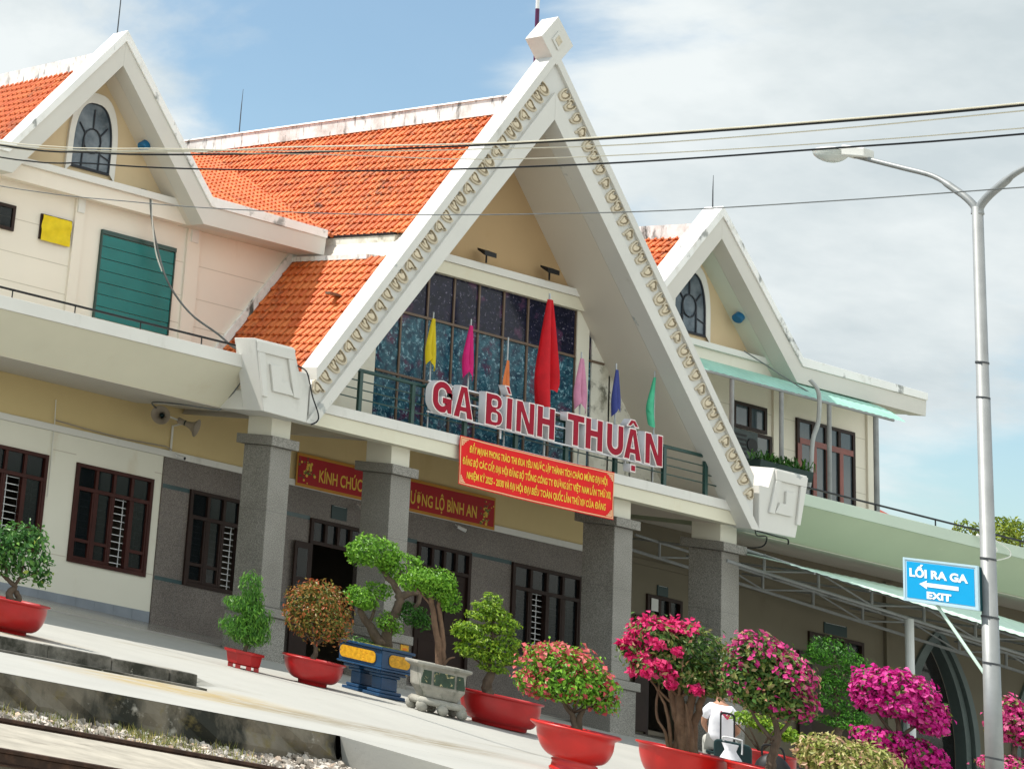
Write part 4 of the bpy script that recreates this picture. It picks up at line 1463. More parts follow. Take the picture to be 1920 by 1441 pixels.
    mb.build('groove_shadow_strip', M['line'], ST)  # strips coloured like the shadow in a groove
    # roof behind the gable
    ln = math.hypot(1, 1.22)
    for sg in (-1, 1):
        D = (s * sg / ln, 0, -1.22 / ln)
        tile_roof('tiled_roof', ST, (cx, 2.57, 10.27), (0, 1, 0), D, 9.0, 2.2 * ln if sg > 0 else 1.9 * ln, seed=60 + sg + s * 3)
    mb = MB()
    mb.box(cx - 0.15, cx + 0.15, 2.57, 11.5, 10.15, 10.45)
    mb.build('ridge_cap', M['ridge'], ST)
    mb = MB()
    mb.prism([(X(0), 10.2), (X(2.15), 10.2 - 1.22 * 2.15), (X(2.15), 7.6), (X(-2.0), 7.6), (X(-2.0), 10.2 - 1.22 * 2.0)], 3.3, 11.4, 'y')
    mb.build('roof_deck', M['band'], ST)
    # shallow tiled slope behind the level fascia, towards the main roof
    L2 = 6.6
    ln = math.hypot(1, 0.415)
    xa, xb = sorted((X(-2.0), X(-4.95)))
    d = Vector((0, -1 / ln, -0.415 / ln))
    O = (xa, 2.55 + L2 / ln, 8.02 + 0.415 * L2 / ln)
    tile_roof('tiled_roof', ST, O, (1, 0, 0), d, xb - xa + (2.3 if s < 0 else 0), L2, seed=90 + s, tw=0.19, tr=0.25)


M['gable2'] = paint('house_gable_paint', (0.58, 0.565, 0.52), 0.6, 0.05, 0.8, [((0.60, 0.57, 0.50), 0.60, 0.85, 1.6, (1, 1, 0.5))], 0.04)
M['ridge2'] = paint('stained_coping_paint', (0.80, 0.80, 0.78), 0.65, 0.06, 1.0, [((0.30, 0.31, 0.30), 0.555, 0.62, 1.8, (1, 1, 0.7)), ((0.60, 0.58, 0.52), 0.55, 0.8, 3, (1, 1, 1))], 0.06)
M['soffit_r'] = paint('greenish_soffit_paint', (0.60, 0.64, 0.56), 0.75, 0.04, 0.5)
M['lead'] = paint('dark_leading', (0.03, 0.035, 0.045), 0.5, 0.1)


def lancetmat():
    m, N, L, P = nodes('leaded_smoky_glass')
    tc = N.new('ShaderNodeTexCoord'); v = tc.outputs['Object']
    n = noise(N, L, v, 2.2, 4)
    c = mix(N, L, (0.045, 0.065, 0.085), (0.16, 0.19, 0.22), ramp(N, L, n, 0.40, 0.65))
    L.new(c, P.inputs['Base Color']); P.inputs['Roughness'].default_value = 0.18
    return m


M['lancet'] = lancetmat()
side_house(-1)
side_house(1)


def upper_house_details():
    # roller shutter of the left house
    mb = MB()
    x0, x1, z0, z1 = -7.08, -5.40, 5.43, 7.07
    n = 7
    for i in range(n):
        a = z0 + i * (z1 - z0 - 0.06) / n; b = z0 + (i + 1) * (z1 - z0 - 0.06) / n
        mb.box(x0 + 0.03, x1 - 0.03, WY - 0.045 - (i % 2) * 0.006, WY - 0.01, a + 0.006, b - 0.004)
    sh = mb.build('roller_shutter', M['shutter'], ST, bevel=0.006)
    mb = MB()
    mb.box(x0, x1, WY - 0.07, WY - 0.002, z1 - 0.05, z1 + 0.03)
    mb.box(x0, x0 + 0.028, WY - 0.06, WY - 0.002, z0, z1 - 0.052)
    mb.box(x1 - 0.028, x1, WY - 0.06, WY - 0.002, z0, z1 - 0.052)
    mb.build('shutter_guide', M['iron'], sh)
    # small window at the frame's left edge
    mb = MB()
    for (a, b, c, d) in ((-9.62, -9.56, 6.63, 7.11), (-9.04, -8.98, 6.63, 7.11), (-9.56, -9.04, 7.05, 7.11), (-9.56, -9.04, 6.63, 6.69)):
        mb.box(a, b, WY - 0.05, WY - 0.002, c, d)
    w = mb.build('small_window', M['woodd'], ST)
    mb = MB(); mb.box(-9.56, -9.04, WY - 0.02, WY - 0.003, 6.69, 7.05)
    mb.build('pane', M['glass'], w)
    mb = MB()
    for (a, b, c, d) in ((-8.42, -8.38, 6.62, 7.10), (-7.79, -7.75, 6.62, 7.10), (-8.38, -7.79, 7.06, 7.10), (-8.38, -7.79, 6.62, 6.66)):
        mb.box(a, b, WY - 0.05, WY - 0.002, c, d)
    w = mb.build('small_window', M['woodd'], ST)
    mb = MB(); mb.box(-8.38, -7.79, WY - 0.02, WY - 0.003, 6.66, 7.06)
    mb.build('pane', M['glass'], w)
    # windows of the right house
    def upwin(x0, x1, z0, z1, zt, cols, mat, kind, solid=False):
        mb = MB()
        f = 0.07
        mb.box(x0, x0 + f, WY - 0.05, WY - 0.002, z0, z1); mb.box(x1 - f, x1, WY - 0.05, WY - 0.002, z0, z1)
        mb.box(x0 + f, x1 - f, WY - 0.05, WY - 0.002, z1 - f, z1); mb.box(x0 + f, x1 - f, WY - 0.05, WY - 0.002, z0, z0 + f)
        w_ = (x1 - x0 - 2 * f) / cols
        for c in range(1, cols):
            mb.box(x0 + f + c * w_ - 0.035, x0 + f + c * w_ + 0.035, WY - 0.048, WY - 0.002, z0 + f, z1 - f)
        fr_ = mb.build(kind, M['woodd'], ST)
        mb = MB()
        mb.box(x0 + f, x1 - f, WY - 0.018, WY - 0.003, z0 + f, z1 - f)
        mb.build('pane', M['gglass'], fr_)
        if zt:
            mb = MB()
            mb.box(x0 + f, x1 - f, WY - 0.056, WY - 0.0485, zt - 0.06, zt + 0.06)
            for c in range(cols):
                a = x0 + f + c * w_
                if c: mb.box(a - 0.01, a + 0.09, WY - 0.056, WY - 0.0485, z0 + f, zt - 0.062)
                mb.box(a + 0.10, a + w_ - 0.02, WY - 0.056, WY - 0.0485, z0 + 0.36, z0 + 0.44)
            mb.box(x0 + 0.005, x0 + 0.12, WY - 0.058, WY - 0.051, z0 + f, zt - 0.062)
            mb.build('door_leaf', M['woodr'], fr_)
    upwin(10.51, 12.18, 4.95, 6.965, 6.50, 4, M['woodr'], 'balcony_door')
    upwin(8.72, 9.66, 6.44, 6.99, None, 2, M['woodd'], 'upper_window')
    upwin(8.30, 9.80, 4.95, 6.42, None, 2, M['woodd'], 'upper_window')


upper_house_details()

# ================================================================== SIGNS, BANNERS, FLAGS
def rounded(w, h, r, n=8, cx=None):
    pts = []
    for (x, z, a0) in ((w - r, h - r, 0), (r, h - r, 90), (r, r, 180), (w - r, r, 270)):
        for i in range(n + 1):
            a = math.radians(a0 + 90 * i / n)
            pts.append((x + r * math.cos(a), z + r * math.sin(a)))
    return pts


def glyph(ch, w, h, t):
    if ch == 'I': return [[(0, 0), (t, 0), (t, h), (0, h)]]
    if ch == 'H': return [[(0, 0), (t, 0), (t, .43 * h), (w - t, .43 * h), (w - t, 0), (w, 0), (w, h), (w - t, h), (w - t, .43 * h + t * .95), (t, .43 * h + t * .95), (t, h), (0, h)]]
    if ch == 'N': return [[(0, 0), (t * .9, 0), (t * .9, h * .66), (w - t * 1.05, 0), (w, 0), (w, h), (w - t * .9, h), (w - t * .9, h * .34), (t * 1.05, h), (0, h)]]
    if ch == 'T': return [[(w / 2 - t / 2, 0), (w / 2 + t / 2, 0), (w / 2 + t / 2, h - t), (w, h - t), (w, h), (0, h), (0, h - t), (w / 2 - t / 2, h - t)]]
    if ch == 'A':
        a = t * 1.05
        return [[(0, 0), (a, 0), (a + (w / 2 - a) * .22, h * .20), (w - a - (w / 2 - a) * .22, h * .20), (w - a, 0), (w, 0), (w / 2 + t * .55, h), (w / 2 - t * .55, h)],
                [(w / 2 - (w / 2 - a) * .62, h * .36), (w / 2 + (w / 2 - a) * .62, h * .36), (w / 2, h * .80)]]
    if ch == 'U':
        n = 10
        o = [(0, h), (0, w * .5)] + [(w / 2 - w / 2 * math.cos(math.pi * i / n), w * .5 - w * .5 * math.sin(math.pi * i / n)) for i in range(n + 1)] + [(w, w * .5), (w, h), (w - t, h)]
        q = w / 2 - t
        o += [(w / 2 + q * math.cos(math.pi * i / n), w * .5 - q * math.sin(math.pi * i / n)) for i in range(n + 1)] + [(t, h)]
        return [o]
    if ch == 'B':
        r = h * .24
        o = [(0, 0), (w - r, 0)] + [(w - r + r * math.sin(math.pi * i / 8), r + .02 * h - r * math.cos(math.pi * i / 8)) for i in range(9)]
        r2 = h * .235
        o += [(w - r2 - .02 + r2 * math.sin(math.pi * i / 8), h - r2 - r2 * math.cos(math.pi * i / 8)) for i in range(9)] + [(0, h)]
        h1 = rounded(w - 2 * t * .95, h * .28, .07 * h, 4); h2 = rounded(w - 2 * t * .98, h * .24, .07 * h, 4)
        return [o, [(x + t, z + h * .125) for (x, z) in h1], [(x + t, z + h * .60) for (x, z) in h2]]
    if ch == 'G':
        n = 10; r = w / 2
        q = r - t
        up, lo = h - r, r
        o = [(w, h * .66)] + [(w, up)]
        o += [(r + r * math.cos(math.pi * i / n), up + r * math.sin(math.pi * i / n)) for i in range(n + 1)]
        o += [(r - r * math.cos(math.pi / 2 * i / n), lo - r * math.sin(math.pi / 2 * i / n)) for i in range(n + 1)]
        o += [(w * .66, .02 * h), (w - t * .85, h * .13), (w - t * .7, 0.02 * h), (w, 0.02 * h), (w, h * .50), (w * .52, h * .50), (w * .52, h * .50 - t * .9), (w - t, h * .50 - t * .9)]
        o += [(w - t, lo)] + [(r + q * math.cos(math.pi * i / n), lo - q * math.sin(math.pi * i / n)) for i in range(n + 1)]
        o += [(r - q * math.cos(math.pi * i / n), up + q * math.sin(math.pi * i / n)) for i in range(n + 1)] + [(w - t, h * .66)]
        return [o]


def station_sign():
    t = thing('station_sign', 'crimson block letters with white sides reading GA BÌNH THUẬN along the balcony', 'sign', (0.2, -0.3, 4.74))
    r = ROOT[t.name]
    FY = -0.47
    Z0, H = 4.765, 0.545
    spec = [('G', -2.40, .42), ('A', -1.93, .42), ('B', -1.22, .37), ('I', -.755, .105), ('N', -.535, .40), ('H', -.06, .39), ('T', .63, .38), ('H', 1.05, .39), ('U', 1.545, .38), ('A', 1.95, .40), ('N', 2.45, .40)]
    TH = 0.118

    def place(spl, x, z, name, mat, parent, ext, off, yfront):
        me = curve_mesh(spl, ext, off)
        return map_mesh(me, lambda c: (x + c.x - r.x, yfront + ext - c.z - r.y, z + c.y - r.z), name, mat, parent)
    for (ch, x, w) in spec:
        g = glyph(ch, w, H, TH)
        L_ = place(g, x, Z0, 'letter', M['letterw'], t, 0.070, 0.016, FY)
        place(g, x, Z0, 'letter_rim', M['edge'], L_, 0.004, 0.016, FY - 0.0085)
        place(g, x, Z0, 'letter_face', M['letterr'], L_, 0.004, -0.006, FY - 0.0175)
    # accents: grave over I, circumflex and dot of the A
    def accent(spl, x, z, faces):
        a = place(spl, x, z, 'accent', M['letterw'], t, 0.070, 0.012, FY)
        place(spl, x, z, 'accent_rim', M['edge'], a, 0.004, 0.012, FY - 0.0085)
        place(faces, x, z, 'accent_face', M['letterr'], a, 0.004, -0.008, FY - 0.0175)
        return a
    s1 = [[(0, .13), (.075, .13), (.13, 0), (.07, 0)]]
    accent(s1, -.80, Z0 + H + .065, s1)
    s2 = [[(0, 0), (.075, 0), (.13, .06), (.185, 0), (.26, 0), (.175, .115), (.085, .115)]]
    accent(s2, 2.02, Z0 + H + .045, s2)
    s3 = [[(0, 0), (.10, 0), (.10, .11), (0, .11)]]
    accent(s3, 2.12, Z0 - .205, s3)
    mb = MB()
    for z in (Z0 + H - .02, Z0 + H * .52, Z0 - .012):
        mb.box(-2.35, 2.83, FY + .145, FY + .17, z - .012, z + .012)
    for x in (-.71, 2.17):
        mb.box(x - .012, x + .012, FY + .145, FY + .17, Z0 - .18, Z0 + H + .16)
    mb.box(-2.2, 2.8, FY + 0.02, FY + 0.05, Z0 - .030, Z0 - .014)
    mb.build('support_bar', M['letterw'], t)


station_sign()


def cloth_grid(x0, x1, z0, z1, y, nx, nz, fn):
    v = [(x0 + (x1 - x0) * i / nx, y + fn(i / nx, k / nz), z0 + (z1 - z0) * k / nz) for k in range(nz + 1) for i in range(nx + 1)]
    f = [(k * (nx + 1) + i, k * (nx + 1) + i + 1, (k + 1) * (nx + 1) + i + 1, (k + 1) * (nx + 1) + i) for k in range(nz) for i in range(nx)]
    return v, f


def red_banner():
    x0, x1, z0, z1, y = -1.65, 1.86, 3.64, 4.475, -0.375
    t = thing('banner', 'bright red cloth banner with three lines of yellow slogan hung below the station name letters', 'banner', ((x0 + x1) / 2, y, z0))
    r = ROOT[t.name]
    def wv(u, v): return 0.012 * math.sin(u * 17 + v * 3) + 0.009 * math.sin(u * 41 - v * 5) + 0.02 * math.sin(u * 3.1) * (1 - v) + 0.02 * (1 - v) * math.sin(7 * u)
    sag = lambda x, z: -0.02 * math.sin(math.pi * (x - x0) / (x1 - x0))
    mb = MB()
    v, f = cloth_grid(x0, x1, z0, z1, y, 90, 16, wv)
    mb.poly([(a, b, c + sag(a, c)) for (a, b, c) in v], f)
    c = mb.build('cloth', M['bannerred'], t, smooth=True)
    def onto(x, z, d):
        u, w = (x - x0) / (x1 - x0), (z - z0) / (z1 - z0)
        return (x - r.x, y + wv(u, w) - 0.008 - r.y, z + sag(x, z) - r.z)
    mb = MB()
    b = 0.035
    for (a0, a1, c0, c1, n) in ((x0 + .012, x1 - .012, z0 + .015, z0 + b, 80), (x0 + .012, x1 - .012, z1 - b, z1 - .015, 80)):
        for i in range(n):
            xa, xb = a0 + (a1 - a0) * i / n, a0 + (a1 - a0) * (i + 1) / n
            mb.face([onto(xa, c0, 0), onto(xb, c0, 0), onto(xb, c1, 0), onto(xa, c1, 0)])
    for (a0, a1) in ((x0 + .012, x0 + .03), (x1 - .03, x1 - .012)):
        for i in range(12):
            ca, cb = z0 + b + (z1 - z0 - 2 * b) * i / 12, z0 + b + (z1 - z0 - 2 * b) * (i + 1) / 12
            mb.face([onto(a0, ca, 0), onto(a1, ca, 0), onto(a1, cb, 0), onto(a0, cb, 0)])
    for (cx, cz, sx, sz) in ((x0 + .04, z0 + .045, 1, 1), (x1 - .04, z0 + .045, -1, 1), (x0 + .04, z1 - .045, 1, -1), (x1 - .04, z1 - .045, -1, -1)):
        for (du, dv, w, h) in ((0, 0, .10, .03), (0, .03, .03, .09), (.035, .035, .05, .02), (.10, 0, .03, .015), (.035, .06, .02, .03)):
            xa, xb = cx + sx * du, cx + sx * (du + w); ca, cb = cz + sz * dv, cz + sz * (dv + h)
            mb.face([onto(xa, ca, 0), onto(xb, ca, 0), onto(xb, cb, 0), onto(xa, cb, 0)])
    mb.build('border', M['bannerpink'], t, local=True)
    lines = [('ĐẨY MẠNH PHONG TRÀO THI ĐUA YÊU NƯỚC, LẬP THÀNH TÍCH CHÀO MỪNG ĐẠI HỘI', x0 + .20, x1 - .18, 4.225),
             ('ĐẢNG BỘ CÁC CẤP, ĐẠI HỘI ĐẢNG BỘ TỔNG CÔNG TY ĐƯỜNG SẮT VIỆT NAM LẦN THỨ XIII,', x0 + .07, x1 - .08, 4.00),
             ('NHIỆM KỲ 2025 - 2030 VÀ ĐẠI HỘI ĐẠI BIỂU TOÀN QUỐC LẦN THỨ XIV CỦA ĐẢNG', x0 + .20, x1 - .20, 3.775)]
    for (s, a, b_, z) in lines:
        fit_text(s, a, b_, z, z + .115, onto, 'lettering', M['btext'], t, bold=0.03)


red_banner()


def greeting_banner():
    x0, x1, z0, z1, y = -2.28, 2.50, 3.235, 3.85, 2.88
    t = thing('banner', 'long maroon greeting banner with ochre border on the porch wall behind the columns', 'banner', (0.1, y, z0))
    r = ROOT[t.name]
    mb = MB(); mb.box(x0, x1, y, y + .012, z0, z1)
    mb.build('cloth', M['bannergold'], t)
    mb = MB(); mb.box(x0 + .03, x1 - .03, y - .006, y - .001, z0 + .055, z1 - .055)
    mb.build('field', M['bannerdark'], t)
    def onto(x, z, d): return (x - r.x, y - .010 - r.y, z - r.z)
    for (s, a, b) in (('KÍNH CHÚC', -1.76, -.74), ('QUÝ KHÁCH', -.58, .12), ('THƯỢNG LỘ BÌNH AN', .16, 2.04)):
        fit_text(s, a, b, 3.39, 3.62, onto, 'lettering', M['btext2'], t, bold=0.018)
    # blossom sprays at both ends
    mb = MB()
    rr = random.Random(4)
    for (cx, w) in ((-2.02, .20), (2.26, .18)):
        for i in range(46):
            px, pz = cx + rr.gauss(0, w * .45), 3.54 + rr.gauss(0, .12)
            px = min(max(px, x0 + .05), x1 - .05); pz = min(max(pz, z0 + .08), z1 - .08)
            s = rr.uniform(.012, .034)
            a0 = rr.uniform(0, 6)
            k = rr.choice([0, 0, 1, 2])
            yy = y - .0075 - rr.uniform(0, .003)
            mb.face([(px + s * math.cos(a0 + 1.256 * q), yy, pz + s * math.sin(a0 + 1.256 * q)) for q in range(5)], 0.5, k)
    mb.build('blossom_spray', [M['btext2'], M['spray_green'], M['spray_dark']], t)


M['btext2'] = paint('dull_yellow_lettering', (0.70, 0.46, 0.07), 0.6, 0.1, 8)
M['spray_green'] = paint('printed_green', (0.10, 0.16, 0.04), 0.6, 0.1)
M['spray_dark'] = paint('printed_brown', (0.16, 0.05, 0.03), 0.6, 0.1)
greeting_banner()


def flags():
    specs = [('yellow', (0.74, 0.58, 0.01), -2.18, 6.42, 5.62, .20), ('magenta', (0.72, 0.01, 0.20), -1.33, 6.47, 5.60, .20), ('orange', (0.80, 0.22, 0.06), -0.47, 6.02, 5.42, .17),
             ('red', (0.72, 0.008, 0.020), 0.45, 7.32, 5.38, .55), ('pink', (0.72, 0.30, 0.46), 1.24, 6.40, 5.53, .27), ('navy blue', (0.05, 0.07, 0.30), 2.07, 6.36, 5.60, .15), ('mint green', (0.10, 0.60, 0.36), 3.00, 6.40, 5.60, .27)]
    near = {'yellow': 'above the letter G', 'magenta': 'beside the letter A of GA', 'orange': 'above the grave accent of the sign', 'red': 'above the H of the sign', 'pink': 'above the T of the sign', 'navy blue': 'in front of the soffit beside the mint one', 'mint green': 'at the right end of the name sign'}
    for i, (nm, col, x, zt, zb, w) in enumerate(specs):
        y = -0.16
        big = nm == 'red'
        lab = ('tall red flag hanging limp from the central pole, largest of the row' if big else 'small limp %s flag %s' % (nm, near[nm]))
        t = thing('flag', lab, 'flag', (x, y, 4.48), 0, 'flags along the balcony')
        mb = MB()
        mb.tube([(x, y, 4.48), (x + .01, y, zt + (.12 if nm != 'orange' else .42))], .013 if not big else .018, 6)
        mb.build('pole', M['steel'], t)
        # limp cloth: gathers widen from the top, folds run down it
        mb = MB()
        nu, nv = 26, 22
        rr = random.Random(40 + i)
        ph = rr.uniform(0, 6)
        lean = {'mint green': -1, 'yellow': -.35, 'magenta': -.5, 'orange': -.5, 'pink': -.1, 'navy blue': -.2, 'red': -.15}[nm]
        vs = []
        for k in range(nv + 1):
            v = k / nv
            wid = w * (0.16 + 0.84 * min(1, v * 1.25) ** 0.9)
            if v > .62: wid *= 1 - .42 * ((v - .62) / .38) ** 1.5
            for j in range(nu + 1):
                u = j / nu
                a = u * 3.3 * math.pi + ph
                fold = math.sin(a) * .035 * (0.4 + v) * (1 + (1.2 if big else 0))
                xx = x + (u - .5 + lean * .5) * wid + math.cos(a) * .018 * (1 + v)
                drop = (zt - zb) * v
                hem = .16 * (zt - zb) * max(0, v - .75) / .25 * math.sin(u * 5.0 + ph)
                vs.append((xx, y - .03 + fold, zt - drop - hem))
        fs = [(k * (nu + 1) + j, k * (nu + 1) + j + 1, (k + 1) * (nu + 1) + j + 1, (k + 1) * (nu + 1) + j) for k in range(nv) for j in range(nu)]
        mb.poly(vs, fs)
        mb.build('cloth', flagmat('flag_cloth_' + nm.replace(' ', '_'), col), t, smooth=True)


flags()


def small_signs():
    def sign(x0, x1, z0, z1, y, label, texts=()):
        t = thing('door_sign', label, 'sign', ((x0 + x1) / 2, y, z0))
        mb = MB(); mb.box(x0, x1, y - .02, y, z0, z1)
        mb.build('panel', M['plaque'], t, bevel=.004)
        r = ROOT[t.name]
        mb = MB()
        w = x1 - x0
        mb.box(x0 + .04, x1 - .04, y - .0235, y - .0205, z1 - .012, z1 - .006)
        mb.build('rim_line', M['paper'], t)
        return t
    sign(-1.38, -1.02, 2.78, 3.03, GP - .002, 'dark green plaque above the open doorway left of the second column')
    sign(6.76, 7.04, 2.70, 2.90, WY - .002, 'small dark plaque over the doorway between the two right columns')
    sign(11.28, 11.92, 2.69, 2.91, WY - .002, 'wide dark plaque over the doorway behind the round green shrub')
    t = thing('notice', 'white paper notice on the dark door top between the right columns', 'notice', (6.64, WY - .06, 2.42))
    mb = MB(); mb.box(6.56, 6.74, WY - .062, WY - .056, 2.38, 2.62)
    o = mb.build('sheet', M['paper'], t)
    # orange vertical sticker on the base of the second column
    t = thing('sticker', 'narrow yellow and orange vertical sticker on the base of the second column', 'sticker', (-2.30, -.08, .5))
    mb = MB(); mb.box(-2.42, -2.25, -.085, -.0725, .30, .79)
    mb.build('sheet', M['gold'], t)
    mb = MB()
    for k in range(5):
        z = .35 + k * .085
        mb.box(-2.38, -2.29, -.089, -.0855, z, z + .05)
    mb.build('print', M['sticker_p'], t)


M['sticker_p'] = paint('orange_print', (0.60, 0.16, 0.01), 0.6, 0.1)
small_signs()


# ================================================================== FITTINGS ON THE FACADE
def fittings():
    # horn loudspeakers under the left canopy
    t = thing('loudspeaker', 'pair of grey horn loudspeakers on a bracket under the left canopy', 'loudspeaker', (-5.35, 2.6, 3.6))
    def horn(c, d):
        mb = MB()
        c, d = Vector(c), Vector(d).normalized()
        prof = [(0.0, .17), (.05, .105), (.12, .065), (.22, .045), (.30, .055), (.36, .055), (.38, .02)]
        pts = [c + d * (.2 - p) for (p, r_) in prof]
        mb.tube(pts, [r_ for (p, r_) in prof], 18, cap=False)
        inner = [c + d * (.195 - p) for (p, r_) in prof[:4]]
        mb.tube(inner, [r_ * .93 for (p, r_) in prof[:4]], 18, cap=False)
        h = mb.build('horn', M['horn'], t, smooth=True)
        mb = MB()
        mb.tube([c + d * -.03, c + d * .08], [.055, .022], 12)
        mb.build('horn_core', M['plaque'], h, smooth=True)
    horn((-5.72, 2.45, 3.90), (-.75, -.75, -.06))
    horn((-5.14, 2.50, 3.86), (.55, -.80, -.28))
    mb = MB()
    mb.tube([(-5.60, 2.56, 3.93), (-5.28, 2.58, 3.90)], .016, 6)
    mb.tube([(-5.15, 2.62, 3.85), (-5.10, 2.93, 3.80), (-5.10, 2.93, 3.30)], .022, 8)
    mb.build('bracket', M['cablew'], t)

    def camera(x, y, z, d, label):
        t = thing('security_camera', label, 'camera', (x, y, z))
        d = Vector(d).normalized(); c = Vector((x, y, z))
        mb = MB(); mb.tube([c, c + d * .16], .035, 12)
        b = mb.build('casing', M['cam'], t, smooth=False)
        mb = MB(); mb.tube([c + d * .161, c + d * .166], .030, 12)
        mb.build('lens', M['black'], b)
        mb = MB(); mb.tube([c + d * .03, c + d * .03 + Vector((0, .10, .05))], .014, 6)
        mb.build('arm', M['cam'], t)
    camera(-5.02, 2.83, 3.27, (.3, -.9, -.15), 'white bullet camera at the corner of the granite facing')
    camera(1.52, 2.80, 3.14, (.8, -.5, -.3), 'white bullet camera under the right half of the greeting banner')
    camera(-.82, 2.80, 3.10, (-.3, -.8, -.3), 'dark-lensed camera beside the plaque over the open doorway')
    camera(14.9, 2.7, 3.05, (-.3, -.8, -.5), 'white camera on the arcade wall right of the lamp pole')

    # floodlights on the lintel
    for (x, lab) in ((-.22, 'black floodlight on the lintel ledge, left of the two'), (1.30, 'black floodlight on the lintel ledge near the right soffit')):
        y = 0.66
        t = thing('floodlight', lab, 'floodlight', (x, y, 7.89), 0, 'floodlights on the lintel')
        mb = MB()
        mb.poly([(x - .14, y - .10, 8.00), (x + .14, y - .10, 8.00), (x + .14, y + .08, 8.11), (x - .14, y + .08, 8.11), (x - .14, y - .10, 8.09), (x + .14, y - .10, 8.09), (x + .14, y + .08, 8.15), (x - .14, y + .08, 8.15)],
                [(0, 3, 2, 1), (4, 5, 6, 7), (0, 1, 5, 4), (1, 2, 6, 5), (2, 3, 7, 6), (3, 0, 4, 7)])
        h = mb.build('housing', M['black'], t)
        mb = MB()
        mb.face([(x - .12, y - .08, 8.052), (x - .12, y + .06, 8.099), (x + .12, y + .06, 8.099), (x + .12, y - .08, 8.052)])
        mb.build('glass', M['lens'], h)
        mb = MB(); mb.tube([(x, y, 7.885), (x, y, 8.06)], .016, 6)
        mb.build('bracket', M['black'], t)
    # blue lamps on the soffits of the side houses
    for (c, lab) in (((-6.49, 2.67, 8.86), 'round blue lamp under the soffit of the left house'), ((8.60, 2.70, 8.72), 'round blue lamp under the soffit of the right house')):
        c = Vector(c)
        t = thing('soffit_lamp', lab, 'lamp', tuple(c))
        n = Vector((-.78, -.10, -.62)).normalized()
        mb = MB(); mb.tube([c - n * .10, c + n * .10, c + n * .12], [.095, .105, .09], 16)
        mb.build('shade', M['blue'], t)
        mb = MB(); mb.tube([c - n * .11, c - n * .24], [.03, .03], 8)
        mb.build('stem', M['blue'], t)
    # yellow cloth over a small window
    t = thing('window_cloth', 'crumpled bright yellow cloth covering a small window of the left house', 'cloth', (-8.08, WY - .06, 6.6))
    mb = MB()
    rr = random.Random(5)
    v, f = cloth_grid(-8.405, -7.765, 6.60, 7.085, WY - .066, 18, 14, lambda u, w: -.012 * math.sin(u * 14 + w * 9) - .010 * math.sin(u * 5 - w * 12) - .008 * rr.random())
    mb.poly(v, f)
    mb.build('sheet', M['ycloth'], t, smooth=True)
    # lightning rods
    def rod(x, y, z, h, label, r=.014):
        t = thing('lightning_rod', label, 'lightning rod', (x, y, z), 0, 'lightning rods on the ridges')
        mb = MB(); mb.tube([(x, y, z), (x, y, z + h * .55), (x + .01, y, z + h)], [r, r * .8, r * .3], 6)
        o = mb.build('rod', M['steeld'], t)
        mb = MB(); mb.tube([(x, y, z - .02), (x, y, z + .05)], .035, 8)
        mb.build('foot', M['steeld'], t)
    rod(-7.49, 2.50, 10.72, 1.5, 'thin dark lightning rod on the gable of the left house')
    rod(0.0, 8.2, 11.17, 1.10, 'thin dark lightning rod far back on the main ridge')
    rod(7.49, 2.42, 10.74, .78, 'thin dark lightning rod on the gable of the right house')
    t = thing('flagpole', 'white and purple striped pole behind the diamond finial of the main gable', 'pole', (0, -.08, 11.9))
    mb = MB(); mb.tube([(0, -.08, 11.2), (0, -.08, 12.86)], .036, 10)
    mb.build('painted_base', M['purple'], t)
    mb = MB(); mb.tube([(0, -.08, 12.861), (0, -.08, 15.5)], .034, 10)
    mb.build('shaft', M['cam'], t)


M['steeld'] = paint('dark_steel', (0.06, 0.065, 0.07), 0.5, 0.1, 5)
M['purple'] = paint('purple_paint', (0.085, 0.012, 0.06), 0.4, 0.1)
fittings()


def catenary(a, b, sag, n=14):
    a, b = Vector(a), Vector(b)
    return [a.lerp(b, i / n) - Vector((0, 0, sag * 4 * (i / n) * (1 - i / n))) for i in range(n + 1)]


def smooth_path(pts, n=5):
    pts = [Vector(p) for p in pts]
    out = []
    for i in range(len(pts) - 1):
        p0, p1, p2, p3 = pts[max(i - 1, 0)], pts[i], pts[i + 1], pts[min(i + 2, len(pts) - 1)]
        for k in range(n):
            t = k / n
            out.append(0.5 * ((2 * p1) + (p2 - p0) * t + (2 * p0 - 5 * p1 + 4 * p2 - p3) * t * t + (3 * p1 - p0 - 3 * p2 + p3) * t ** 3))
    out.append(pts[-1])
    return out


